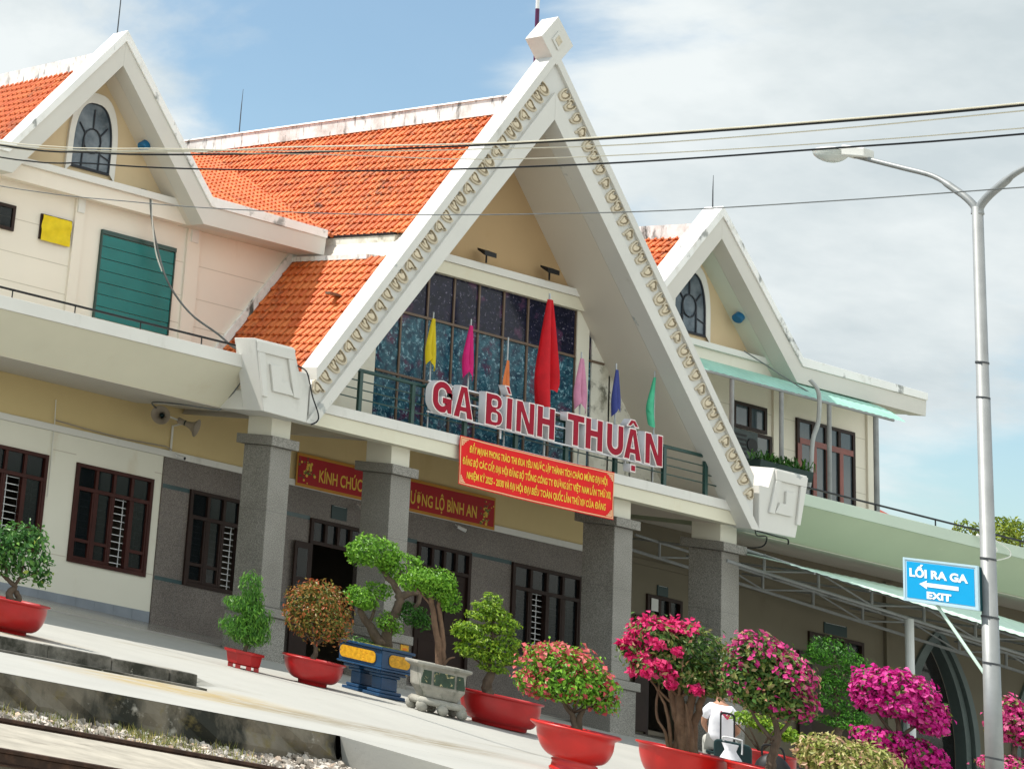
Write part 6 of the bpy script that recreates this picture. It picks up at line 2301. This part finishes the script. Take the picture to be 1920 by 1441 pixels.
    leaves([(-.2, -.1, .72, .18, .12, .05), (-.1, .1, .72, .2, .1, .05)], 160, .05, .5, .3, .1, 6).build('undergrowth', M['leaf_ficus'], t, local=True, rnd=True)

    # 5 ----- stone basin with the umbrella topped tree
    t = plant('potted_tree', 'small tree with twin reddish stems and umbrella crown in a carved grey stone basin', (-6.36, -4.95, .007), -.774)
    ta = .30; ca2, sa2 = math.cos(ta), math.sin(ta)
    def sq(hx, hy, z): return [(x * ca2 - y * sa2, x * sa2 + y * ca2, z) for (x, y) in ((-hx, -hy), (-hx * .5, -hy * 1.12), (hx * .5, -hy * 1.12), (hx, -hy), (hx * 1.1, 0), (hx, hy), (-hx, hy), (-hx * 1.1, 0))]
    rings = [sq(.22, .17, .20), sq(.25, .20, .28), sq(.29, .23, .34), sq(.30, .24, .58), sq(.36, .29, .62), sq(.36, .29, .66), sq(.31, .25, .66), sq(.29, .23, .60)]
    mb = MB()
    v = [p for r_ in rings for p in r_]
    mb.poly(v, [(i * 8 + k, i * 8 + (k + 1) % 8, (i + 1) * 8 + (k + 1) % 8, (i + 1) * 8 + k) for i in range(len(rings) - 1) for k in range(8)] + [tuple(range(7, -1, -1))])
    p = mb.build('basin', M['stonepot'], t, local=True, bevel=.012)
    for (x0, x1, y0, y1) in ((-.135, .135, -.262 * 1.035, -.262 * 1.035), (-.285, -.165, -.222, -.262), (.165, .285, -.262, -.222)):
        mb = MB()
        pts = []
        for (x, y, z) in ((x0, y0 - .012, .375), (x1, y1 - .012, .375), (x1, y1 - .016, .555), (x0, y0 - .016, .555)):
            pts.append((x * ca2 - y * sa2, x * sa2 + y * ca2, z))
        mb.face(pts)
        mb.build('carved_panel', M['carve'], p, local=True)
    mb = MB()
    rings = [sq(.30, .24, .10), sq(.31, .25, .15), sq(.27, .21, .195), sq(.2, .15, .198)]
    v = [p_ for r_ in rings for p_ in r_]
    mb.poly(v, [(i * 8 + k, i * 8 + (k + 1) % 8, (i + 1) * 8 + (k + 1) % 8, (i + 1) * 8 + k) for i in range(3) for k in range(8)] + [tuple(range(7, -1, -1))])
    for (x, y) in ((-.26, -.22), (0, -.26), (.26, -.22), (-.27, .2), (.27, .2), (0, .24)):
        X, Y = x * ca2 - y * sa2, x * sa2 + y * ca2
        mb.ball((X, Y, .07), (.075, .065, .08), 10, 6)
    mb.build('stand', M['stonepot'], t, smooth=True, local=True)
    mb = MB(); mb.lathe([(.29, .61), (.001, .63)], 12); mb.build('soil', M['soil'], t, local=True)
    mb = MB()
    grow(mb, [(.02, 0, .58), (-.01, 0, .85), (-.06, 0, 1.15), (-.13, 0, 1.45), (-.16, 0, 1.62)], .055, .032, 30, 9)
    grow(mb, [(.05, .02, .58), (.05, .02, .85), (.01, .02, 1.2), (-.03, .02, 1.5), (.03, .02, 1.64)], .042, .024, 31, 8)
    grow(mb, [(.06, 0, .66), (.13, 0, .76), (.20, .02, .80)], .02, .01, 32)
    grow(mb, [(-.10, 0, 1.4), (-.25, 0, 1.55), (-.36, 0, 1.66)], .02, .01, 33)
    mb.build('trunk', M['barkr'], t, smooth=True, local=True)
    leaves([B(-.22, 1.78, .28, .16), B(-.04, 1.80, .20, .17), B(-.40, 1.70, .16, .11), B(.06, 1.68, .18, .20), B(.14, 1.56, .12, .16), B(-.1, 1.66, .24, .12)], 4200, .052, .50, .6, .25, 7, clump=9).build('foliage', M['leaf_bright'], t, local=True, rnd=True)

    # 6 ----- tiered tree in the large oval bowl
    t = plant('potted_tree', 'tiered yellow-green tree in a large oval dark red tub between the second and third columns', (-5.44, -5.14, 0), -.799)
    bowl(t, .54, .42, .34, M['redpot'], sx=1.0, sy=.70)
    mb = MB()
    grow(mb, [(-.14, 0, .38), (-.17, 0, .52), (-.12, 0, .70), (-.16, 0, .95), (-.12, 0, 1.25), (-.15, 0, 1.6)], .085, .015, 40, 9)
    for (u, h) in ((-.40, 1.2), (.06, 1.34), (-.24, 1.05), (.08, 1.12), (-.34, .87), (.13, .9)):
        grow(mb, [(-.14, 0, h - .18), (u * .6 - .06, .02, h - .08), (u, 0, h - .04)], .022, .008, 41)
    mb.build('trunk', M['bark'], t, smooth=True, local=True)
    tiers = [B(-.15, 1.68, .15, .11), B(-.20, 1.56, .22, .08), B(-.08, 1.49, .20, .08), B(-.28, 1.43, .20, .07), B(.06, 1.40, .17, .08), B(-.05, 1.30, .22, .07), B(-.40, 1.24, .24, .09), B(-.50, 1.14, .16, .08), B(-.27, 1.10, .26, .08), B(.08, 1.16, .18, .08), B(-.02, 1.03, .22, .08), B(-.36, .92, .24, .09), B(-.46, .98, .14, .06), B(-.12, .90, .24, .10), B(.14, .93, .14, .09), B(-.1, .76, .2, .06)]
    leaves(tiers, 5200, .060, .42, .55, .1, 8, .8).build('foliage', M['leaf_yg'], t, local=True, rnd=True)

    # 7 ----- bougainvillea on the pedestal bowl
    t = plant('potted_bougainvillea', 'domed bougainvillea with coral pink blossoms in an orange-red bowl on a flared foot', (-8.72, -9.40, -.15), -.829)
    prof = [(.001, 0), (.25, 0), (.255, .03), (.235, .05), (.225, .10), (.235, .125), (.21, .14)]
    for i in range(1, 9):
        a = i / 8
        prof.append((.22 + .17 * math.sin(a * math.pi / 2) ** .8, .15 + .28 * (1 - math.cos(a * math.pi / 2)) ** .85))
    prof += [(.43, .455), (.455, .475), (.455, .49), (.435, .50), (.40, .50), (.375, .47)]
    mb = MB(); mb.lathe(prof, 48); mb.build('pot', M['redpot2'], t, smooth=True, local=True)
    mb = MB(); mb.lathe([(.385, .475), (.2, .49), (.001, .495)], 24); mb.build('soil', M['soil'], t, local=True)
    mb = MB()
    grow(mb, [(.01, 0, .46), (-.03, 0, .60), (-.12, 0, .75), (-.24, 0, .95)], .05, .014, 50, 8)
    grow(mb, [(.03, .02, .46), (.04, 0, .62), (.10, 0, .80), (.15, 0, 1.0)], .042, .012, 51, 8)
    for k in range(8):
        a = k * .8
        grow(mb, [(-.02, 0, .66), (.22 * math.cos(a), .22 * math.sin(a), .80), (.42 * math.cos(a), .38 * math.sin(a), .93)], .014, .005, 52 + k)
    mb.build('trunk', M['bark'], t, smooth=True, local=True)
    dome = [B(-.12, 1.07, .46, .32), B(.16, .98, .28, .22), B(-.42, .90, .22, .17), B(-.1, .92, .46, .18), B(.26, .84, .18, .14), B(-.2, 1.2, .3, .16)]
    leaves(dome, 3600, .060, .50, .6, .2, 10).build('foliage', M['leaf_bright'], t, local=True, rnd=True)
    fl = random.Random(3)
    def tops(c, d, r): return (c[2] > 1.12 and r < .55) or (c[0] < -.28 and r < .40) or r < .10 or (c[0] > .2 and r < .22)
    leaves(dome, 2400, .068, .75, .90, .1, 11, .5, keep=tops).build('blossom', M['fl_coral'], t, local=True, rnd=True)

    # 8 ----- large hot pink bougainvillea
    t = plant('potted_bougainvillea', 'large spreading bougainvillea with hot pink clusters over a thick stump in an orange-red bowl', (-6.06, -8.55, -.15), -.870)
    bowl(t, .49, .46, .24, M['redpot2'], soil='moss', off=(-.03, 0))
    mb = MB()
    grow(mb, [(-.02, 0, .40), (-.02, 0, .62), (-.06, 0, .90), (-.10, 0, 1.25)], .085, .05, 60, 12)
    grow(mb, [(.05, -.03, .40), (.03, -.03, .62), (.03, 0, .90), (.10, 0, 1.25)], .075, .035, 66, 10)
    grow(mb, [(-.08, .05, .40), (-.07, .05, .62), (-.12, 0, .90), (-.2, 0, 1.25)], .06, .03, 67, 10)
    grow(mb, [(.02, -.12, .42), (.03, -.13, .7), (.0, -.12, 1.0)], .018, .012, 68, 6)
    grow(mb, [(.08, .05, .40), (.07, .04, .7), (.14, .03, 1.0), (.25, 0, 1.35)], .07, .025, 61, 9)
    grow(mb, [(-.18, -.02, .42), (-.22, -.02, .62), (-.30, 0, .75), (-.31, 0, .95), (-.28, 0, 1.2)], .020, .012, 62)
    grow(mb, [(-.15, .0, .42), (-.19, 0, .8), (-.28, 0, 1.05), (-.45, 0, 1.30)], .026, .010, 63)
    grow(mb, [(-.06, 0, .9), (-.3, 0, 1.1), (-.55, 0, 1.40)], .022, .008, 64)
    for k in range(7):
        a = k * .9 + .3
        grow(mb, [(-.08, 0, 1.05), (-.08 + .25 * math.cos(a), .25 * math.sin(a), 1.25), (-.08 + .45 * math.cos(a), .4 * math.sin(a), 1.5)], .02, .006, 65 + k)
    mb.build('trunk', M['barkr'], t, smooth=True, local=True)
    crown = [B(-.28, 1.66, .35, .30), B(.06, 1.64, .40, .33), B(-.16, 1.36, .48, .20), B(-.58, 1.50, .18, .10), B(.32, 1.40, .30, .26), B(.05, 1.28, .4, .16)]
    leaves(crown, 4600, .075, .48, .55, .25, 12, jit=.13).build('foliage', M['leaf_boug'], t, local=True, rnd=True)
    cl = [(-.66, -.05, 1.55), (-.56, -.1, 1.42), (-.60, -.08, 1.60), (-.44, -.2, 1.44), (-.36, -.28, 1.36), (-.18, -.38, 1.30), (-.24, -.40, 1.40), (-.40, -.30, 1.26), (-.55, -.1, 1.24), (.10, -.40, 1.18), (-.15, -.4, 1.18), (-.30, -.36, 1.62), (-.10, -.42, 1.58)]
    def hot(c, d, r):
        if (c[2] > 1.80 and c[0] < .12 and r < .75) or (c[0] < -.38 and c[2] > 1.55 and r < .6): return True
        return any((c[0] - q[0]) ** 2 + (c[1] - q[1]) ** 2 + (c[2] - q[2]) ** 2 < .0085 for q in cl)
    leaves(crown, 7000, .072, .8, .82, .1, 13, .4, keep=hot, jit=.12).build('blossom', M['fl_hot'], t, local=True, rnd=True)
    leaves([(q[0], q[1], q[2], .085, .085, .06) for q in cl], 620, .068, .8, .3, .1, 14, .4).build('blossom', M['fl_hot'], t, local=True, rnd=True)

    # 9 ----- its neighbour
    t = plant('potted_bougainvillea', 'tall bougainvillea with bright pink blossoms along its crest right of the seated person', (-6.00, -9.43, -.15), -.895)
    bowl(t, .42, .47, .22, M['redpot2'], off=(.10, 0))
    mb = MB()
    grow(mb, [(.14, 0, .42), (.16, 0, .65), (.20, 0, .90), (.10, 0, 1.25)], .06, .025, 80, 9)
    grow(mb, [(.15, 0, .8), (.30, 0, 1.0), (.38, 0, 1.3)], .03, .01, 81)
    grow(mb, [(.15, 0, .8), (-.02, 0, 1.0), (-.12, 0, 1.3)], .03, .01, 82)
    mb.build('trunk', M['bark'], t, smooth=True, local=True)
    crown = [B(.03, 1.68, .33, .28), B(.24, 1.52, .34, .32), B(-.10, 1.38, .28, .28), B(.32, 1.26, .28, .20), B(.1, 1.2, .3, .16)]
    leaves(crown, 4200, .075, .5, .55, .25, 15, jit=.13).build('foliage', M['leaf_boug'], t, local=True, rnd=True)
    def crest(c, d, r):
        k = c[2] - 1.78 + max(0, c[0]) * .75
        return (k > .02 and r < .62) or (k > -.14 and r < .20) or r < .055 or (c[0] > .42 and r < .35)
    leaves(crown, 3800, .074, .8, .86, .1, 16, .4, keep=crest, jit=.1).build('blossom', M['fl_pink'], t, local=True, rnd=True)

    # 10 ----- round green tree near the right columns
    t = plant('potted_tree', 'dark green tree clipped into soft rounded tiers in the shade before the arcade', (2.68, -3.87, 0), -.924)
    bowl(t, .42, .36, .22)
    mb = MB()
    grow(mb, [(-.03, 0, .3), (-.02, 0, .9), (-.04, 0, 1.4), (-.06, 0, 2.0)], .07, .02, 90, 9)
    for (u, h) in ((.25, 1.9), (.04, 1.6), (.18, 1.1), (-.2, 1.3)):
        grow(mb, [(-.03, 0, h - .3), (u * .5, 0, h - .12), (u, 0, h)], .03, .01, 91)
    mb.build('trunk', M['bark'], t, smooth=True, local=True)
    leaves([B(-.11, 2.05, .32, .24), B(-.25, 1.95, .2, .16), B(.24, 1.92, .27, .17), B(.40, 1.84, .16, .11), B(.05, 1.68, .32, .16), B(-.06, 1.54, .28, .14), B(-.1, 1.28, .26, .15), B(.18, 1.12, .27, .15), B(.0, 1.0, .3, .12)],
           5200, .060, .35, .6, .2, 17, .6, clump=8).build('foliage', M['leaf_dark2'], t, local=True, rnd=True)

    # 11 ----- two storey magenta bougainvillea
    t = plant('potted_bougainvillea', 'bougainvillea trained into two magenta tiers left of the lamp pole', (-3.66, -9.36, -.15), -.942)
    bowl(t, .42, .40, .22)
    mb = MB()
    grow(mb, [(.04, 0, .36), (.05, 0, .64), (.0, 0, .95), (.03, 0, 1.2), (.0, 0, 1.5)], .055, .022, 100, 9)
    grow(mb, [(.02, 0, 1.1), (.2, 0, 1.3), (.3, 0, 1.45)], .025, .01, 101)
    grow(mb, [(.02, 0, 1.1), (-.15, 0, 1.3), (-.26, 0, 1.5)], .025, .01, 102)
    mb.build('trunk', M['bark'], t, smooth=True, local=True)
    up_ = [B(.01, 1.64, .42, .27), B(.27, 1.48, .25, .22), B(-.26, 1.55, .19, .21), B(.05, 1.48, .42, .14), B(.36, 1.34, .18, .13)]
    lo_ = [B(-.10, 1.06, .32, .12), B(.21, .98, .28, .17), B(-.30, 1.08, .16, .08), B(.3, .86, .24, .12)]
    leaves(up_ + lo_, 2600, .07, .5, .35, .2, 18).build('foliage', M['leaf_boug'], t, local=True, rnd=True)
    leaves(up_, 4800, .072, .75, .62, .15, 19, .5).build('blossom', M['fl_mag'], t, local=True, rnd=True)
    leaves(lo_, 2200, .072, .75, .62, .15, 20, .5, keep=lambda c, d, r: r < .85).build('blossom', M['fl_mag'], t, local=True, rnd=True)

    # 12 ----- low pale bush in front
    t = plant('potted_shrub', 'low pale green and pink variegated shrub at the bottom edge before the magenta bougainvillea', (-6.42, -10.72, -.15), -.923)
    bowl(t, .40, .42, .22, M['redpot2'])
    mb = MB()
    for k in range(6):
        a = k * 1.05
        grow(mb, [(.1, 0, .38), (.1 + .12 * math.cos(a), .12 * math.sin(a), .6), (.1 + .28 * math.cos(a), .28 * math.sin(a), .85)], .022, .008, 110 + k)
    mb.build('stem', M['bark'], t, smooth=True, local=True)
    leaves([B(-.02, .80, .36, .22), B(.32, .80, .30, .20), B(.15, .68, .5, .18), B(-.2, .72, .2, .16)], 3400, .065, .5, .5, .2, 21).build('foliage', M['leaf_pale'], t, local=True, rnd=True)

    # 13 ----- behind the lamp pole
    t = plant('potted_bougainvillea', 'pink bougainvillea cut off by the right edge behind the lamp pole', (.30, -8.03, -.15), -.979)
    bowl(t, .42, .40, .22)
    mb = MB(); grow(mb, [(.03, 0, .36), (.0, 0, .8), (.03, 0, 1.3), (.05, 0, 1.6)], .05, .02, 120, 8)
    mb.build('trunk', M['bark'], t, smooth=True, local=True)
    rb_ = [B(.0, 1.66, .28, .28), B(.20, 1.54, .28, .25), B(-.1, 1.5, .18, .16)]
    rl_ = [B(.04, 1.02, .40, .15), B(.3, 1.0, .3, .14)]
    leaves(rb_ + rl_, 2000, .07, .5, .4, .2, 22).build('foliage', M['leaf_boug'], t, local=True, rnd=True)
    leaves(rb_ + rl_, 3600, .072, .75, .62, .15, 23, .5, keep=lambda c, d, r: r < .8).build('blossom', M['fl_pink'], t, local=True, rnd=True)

    # 14 ----- low yellow-green plant in a red trough behind
    t = plant('potted_shrub', 'low flat yellow-green shrub in a red pot behind the tall bougainvillea', (-2.47, -6.69, -.10), -.897)
    bowl(t, .40, .52, .26)
    mb = MB()
    for k in range(6):
        a = k * 1.05
        grow(mb, [(-.03, 0, .5), (-.03 + .15 * math.cos(a), .15 * math.sin(a), .68), (-.03 + .3 * math.cos(a), .28 * math.sin(a), .82)], .018, .007, 130 + k)
    mb.build('stem', M['bark'], t, smooth=True, local=True)
    leaves([B(-.11, .90, .28, .10), B(.12, .84, .26, .09), B(.30, .78, .2, .08)], 1500, .06, .45, .5, .2, 24, .8).build('foliage', M['leaf_yg'], t, local=True, rnd=True)
    # grey stone trough to the right of it
    t = thing('stone_trough', 'empty grey stone trough beside the pale shrub', 'planter', (-2.2, -7.9, -.15), -.35)
    mb = MB()
    mb.box(-.35, .45, -.25, .25, 0, .09); mb.box(-.30, .40, -.2, .2, .092, .36); mb.box(-.37, .47, -.27, .27, .362, .45)
    mb.build('trough', M['stonepot'], t, local=True, bevel=.015)

    # far tree beyond the parapet
    t = thing('tree', 'sunlit green tree rising beyond the right parapet behind the lamp pole', 'tree', (38.4, 17.5, -.3))
    mb = MB(); grow(mb, [(38.4, 17.5, -.3), (38.5, 17.5, 3.5), (38.3, 17.6, 7.0)], .22, .07, 140, 9)
    for k in range(8):
        a = k * .8; grow(mb, [(38.4, 17.5, 4.6 + k * .3), (38.4 + .7 * math.cos(a), 17.5 + .7 * math.sin(a), 5.6 + k * .25), (38.4 + 1.3 * math.cos(a), 17.5 + 1.3 * math.sin(a), 6.4 + k * .2)], .06, .02, 141 + k)
    mb.build('trunk', M['bark'], t, smooth=True)
    bl = []
    rr = random.Random(12)
    for k in range(26):
        a = rr.uniform(0, 6.28); q = rr.uniform(.2, 1.25)
        h = rr.uniform(5.4, 8.2)
        w = q * (1.25 - .35 * abs(h - 6.6) / 1.6)
        bl.append((38.4 + w * math.cos(a), 17.5 + w * math.sin(a), h, rr.uniform(.35, .6), rr.uniform(.35, .6), rr.uniform(.3, .5)))
    mb = leaves(bl, 6500, .17, .42, .45, .3, 25)
    mb.build('crown', M['leaf_tree'], t, rnd=True)


M['leaf_dark2'] = leafmat('dark_green_leaf', [(0, (0.014, 0.075, 0.008)), (0.6, (0.045, 0.17, 0.010)), (1, (0.10, 0.29, 0.02))], 0.2)  # dark green, varied per leaf
M['leaf_tree'] = leafmat('tree_leaf', [(0, (0.05, 0.10, 0.010)), (0.5, (0.16, 0.24, 0.020)), (1, (0.36, 0.42, 0.05))], 0.25)
plants()


# ================================================================== SEATED PERSON AND LUGGAGE
def skin_mesh(name, verts, edges, radii, root, mat, parent, sub=2, scale=None):
    me = bpy.data.meshes.new(name)
    me.from_pydata(verts, edges, [])
    o = bpy.data.objects.new(name, me)
    COL.objects.link(o)
    sk = o.modifiers.new('skin', 'SKIN')
    for i, r in enumerate(radii):
        me.skin_vertices[0].data[i].radius = r if isinstance(r, tuple) else (r, r)
        me.skin_vertices[0].data[i].use_root = (i == root)
    sb = o.modifiers.new('sub', 'SUBSURF'); sb.levels = sub; sb.render_levels = sub
    bpy.context.view_layer.update()
    m2 = bpy.data.meshes.new_from_object(o.evaluated_get(bpy.context.evaluated_depsgraph_get()))
    bpy.data.objects.remove(o); bpy.data.meshes.remove(me)
    m2.name = name
    m2.materials.clear(); m2.materials.append(mat)
    for p in m2.polygons: p.use_smooth = True
    ob = bpy.data.objects.new(name, m2)
    COL.objects.link(ob)
    ob.parent = parent
    return ob


def person():
    """sits on a low stool with the back partly towards the track, facing right along the platform"""
    base = (-2.05, -5.72, -.03)
    t = thing('person', 'seated person in white shirt with red print and grey trousers among the pots', 'person', base, -.881)
    # local frame: x to the right in the picture, y away, z up; the figure faces away and to the left
    V = [(0, .02, .42), (0, .01, .58), (.01, -.02, .74), (.0, .0, .90), (-.01, .03, .965), (-.015, .05, 1.02), (-.02, .06, 1.10), (-.02, .06, 1.165),
         (.10, .0, .875), (.185, .0, .80), (.20, .06, .62), (.13, .24, .53), (.105, .30, .53),
         (-.10, .0, .875), (-.185, .0, .80), (-.21, .06, .62), (-.15, .24, .53), (-.12, .30, .53),
         (.09, .06, .42), (.14, .38, .45), (.13, .42, .12), (.13, .42, .06), (.14, .52, .035),
         (-.09, .06, .42), (-.15, .38, .45), (-.15, .42, .12), (-.15, .42, .06), (-.16, .52, .035)]
    E_ = [(0, 1), (1, 2), (2, 3), (3, 4), (4, 5), (5, 6), (6, 7), (3, 8), (8, 9), (9, 10), (10, 11), (11, 12), (3, 13), (13, 14), (14, 15), (15, 16), (16, 17),
          (0, 18), (18, 19), (19, 20), (20, 21), (21, 22), (0, 23), (23, 24), (24, 25), (25, 26), (26, 27)]
    Rr = [(.15, .11), (.135, .10), (.15, .105), (.12, .09), .05, .055, .085, .075, .065, .05, .038, .030, .026, .065, .05, .038, .030, .026, .085, .062, .042, .036, .032, .085, .062, .042, .036, .032]
    body = skin_mesh('body', V, E_, Rr, 0, M['skin'], t)
    # fingers
    mb = MB()
    for s in (1, -1):
        c = Vector((.105 if s > 0 else -.12, .30, .53))
        for k in range(4):
            x = c.x + (k - 1.5) * .017
            l = (.060, .070, .066, .052)[k]
            mb.tube([(x, .31, .53), (x, .31 + l * .5, .522), (x, .31 + l * .9, .50)], [.009, .0085, .007], 6)
        mb.tube([(c.x - s * .026, .285, .525), (c.x - s * .045, .315, .515), (c.x - s * .047, .338, .505)], [.010, .009, .007], 6)
    mb.build('fingers', M['skin'], body, smooth=True, local=True)
    mb = MB()
    mb.ball((-.02, .142, 1.095), (.014, .020, .018), 8, 6)
    for s in (1, -1):
        mb.ball((-.02 + s * .088, .055, 1.09), (.012, .022, .032), 8, 6)
    mb.build('nose_and_ears', M['skin'], body, smooth=True, local=True)
    mb = MB()
    for s in (1, -1): mb.ball((-.02 + s * .032, .132, 1.115), (.013, .010, .008), 8, 6)
    mb.build('eye', M['black'], body, smooth=True, local=True)
    mb = MB()
    mb.tube([(-.045, .137, 1.052), (-.02, .142, 1.049), (.005, .137, 1.052)], .006, 6)
    mb.build('mouth', M['emblem'], body, smooth=True, local=True)
    # hair: cap over the back and top of the head
    mb = MB()
    n, m_ = 18, 9
    vs = []
    for i in range(m_ + 1):
        for k in range(n):
            a = 2 * math.pi * k / n
            el = math.pi / 2 - i / m_ * (1.05 + .75 * max(0, -math.sin(a)) ** .7)
            r_ = .104
            vs.append((-.02 + r_ * .93 * math.cos(a) * math.cos(el), .055 + r_ * 1.05 * math.sin(a) * math.cos(el), 1.115 + r_ * 1.02 * math.sin(el)))
    fs = [(i * n + k, i * n + (k + 1) % n, (i + 1) * n + (k + 1) % n, (i + 1) * n + k) for i in range(m_) for k in range(n)]
    mb.poly(vs, fs)
    mb.build('hair', M['hair'], t, smooth=True, local=True)
    # shirt with sleeves and trousers grown over the same skeleton
    V2 = [(0, .015, .40), (0, .0, .56), (.01, -.03, .74), (.0, -.005, .885), (.10, .0, .875), (.18, .0, .80), (.20, .03, .70), (-.10, .0, .875), (-.18, .0, .80), (-.20, .03, .70)]
    E2 = [(0, 1), (1, 2), (2, 3), (3, 4), (4, 5), (5, 6), (3, 7), (7, 8), (8, 9)]
    R2 = [(.185, .14), (.165, .125), (.175, .13), (.135, .105), .085, .072, .062, .085, .072, .062]
    sh = skin_mesh('shirt', V2, E2, R2, 0, M['shirt'], t)
    me = sh.data
    for v in me.vertices:       # creases of the cloth
        z, x = v.co.z, v.co.x
        v.co.y += -.008 * math.sin(z * 70 + x * 22) * max(0, 1 - abs(z - .62) / .3)
    mb = MB()
    rr = random.Random(6)
    for i in range(14):
        cx, cz = .055 + rr.gauss(0, .035), .80 + rr.gauss(0, .020)
        a0 = rr.uniform(0, 6); s = rr.uniform(.012, .024)
        mb.face([(cx + s * math.cos(a0 + q * 1.256), -.168 - rr.uniform(0, .004), cz + s * math.sin(a0 + q * 1.256)) for q in range(5)])
    mb.build('shirt_print', M['emblem'], sh, local=True)
    V3 = [(0, .03, .38), (.10, .08, .40), (.145, .38, .44), (.135, .42, .14), (-.10, .08, .40), (-.155, .38, .44), (-.155, .42, .14)]
    E3 = [(0, 1), (1, 2), (2, 3), (0, 4), (4, 5), (5, 6)]
    skin_mesh('trousers', V3, E3, [(.155, .12), .11, .082, .07, .11, .082, .07], 0, M['trouser'], t)
    mb = MB()
    for s in (.14, -.16):
        mb.ball((s, .49, .035), (.042, .115, .036), 10, 6)
    mb.build('shoe', M['black'], t, smooth=True, local=True)
    # stool
    t = thing('stool', 'low dark stool under the seated person', 'stool', base, -.881)
    mb = MB(); mb.box(-.18, .18, -.14, .18, .25, .29); mb.build('seat', M['plaque'], t, local=True, bevel=.01)
    for sx in (-.14, .14):
        for sy in (-.10, .14):
            mb = MB(); mb.tube([(sx, sy, .25), (sx * 1.15, sy * 1.15, .0)], .018, 6); mb.build('leg', M['plaque'], t, local=True)


person()


def luggage():
    t = thing('suitcase', 'dark green suitcase with tall black pull handle standing in front of the seated person', 'suitcase', (-3.93, -7.37, -.13), -.885)
    mb = MB()
    pts = rounded(.42, .56, .06, 5)
    n = len(pts)
    mb.prism([(x - .16, z + .05) for (x, z) in pts], -.12, .14, 'y')
    c = mb.build('shell', M['plaque'], t, local=True, bevel=.015)
    mb = MB()
    for x in (-.085, .065):
        mb.tube([(x, .10, .58), (x, .10, .93)], .010, 8)
    mb.tube(smooth_path([(-.085, .10, .92), (-.06, .10, .945), (.04, .10, .945), (.065, .10, .92)]), .014, 8)
    mb.build('pull_handle', M['black'], t, local=True)
    mb = MB()
    mb.tube(smooth_path([(-.05, -.13, .60), (-.05, -.14, .655), (.13, -.14, .655), (.15, -.13, .63), (.15, -.13, .48)]), .010, 8)
    mb.build('carry_handle', M['cam'], c, local=True)
    for x in (-.11, .21):
        mb = MB(); mb.tube([(x, -.08, .03), (x, .10, .03)], .03, 10); mb.build('wheel', M['black'], t, local=True)
    t = thing('bag', 'black soft bag lying on the red pot rim beside the suitcase', 'bag', (-4.25, -8.25, -.14), -.885)
    mb = MB(); mb.ball((.0, 0, .30), (.22, .15, .30), 16, 10)
    mb.build('body', M['black'], t, smooth=True, local=True)
    mb = MB(); mb.tube(smooth_path([(-.12, 0, .55), (-.10, 0, .68), (.08, 0, .68), (.12, 0, .55)]), .012, 6)
    mb.build('strap', M['black'], t, local=True)
    t = thing('carrier_bag', 'small white plastic bag beside the suitcase and moss', 'bag', (-4.35, -7.75, -.14), -.885)
    mb = MB()
    vs, nn = [], 12
    for i, (r_, z) in enumerate([(.04, 0), (.11, .02), (.13, .2), (.12, .42), (.06, .52), (.09, .60)]):
        for k in range(nn):
            a = 2 * math.pi * k / nn
            q = r_ * (1 + .12 * math.sin(a * 5 + i))
            vs.append((q * math.cos(a), q * .7 * math.sin(a), z))
    mb.poly(vs, [(i * nn + k, i * nn + (k + 1) % nn, (i + 1) * nn + (k + 1) % nn, (i + 1) * nn + k) for i in range(5) for k in range(nn)])
    mb.build('body', M['shirt'], t, smooth=True, local=True)


luggage()
bpy.context.view_layer.update()
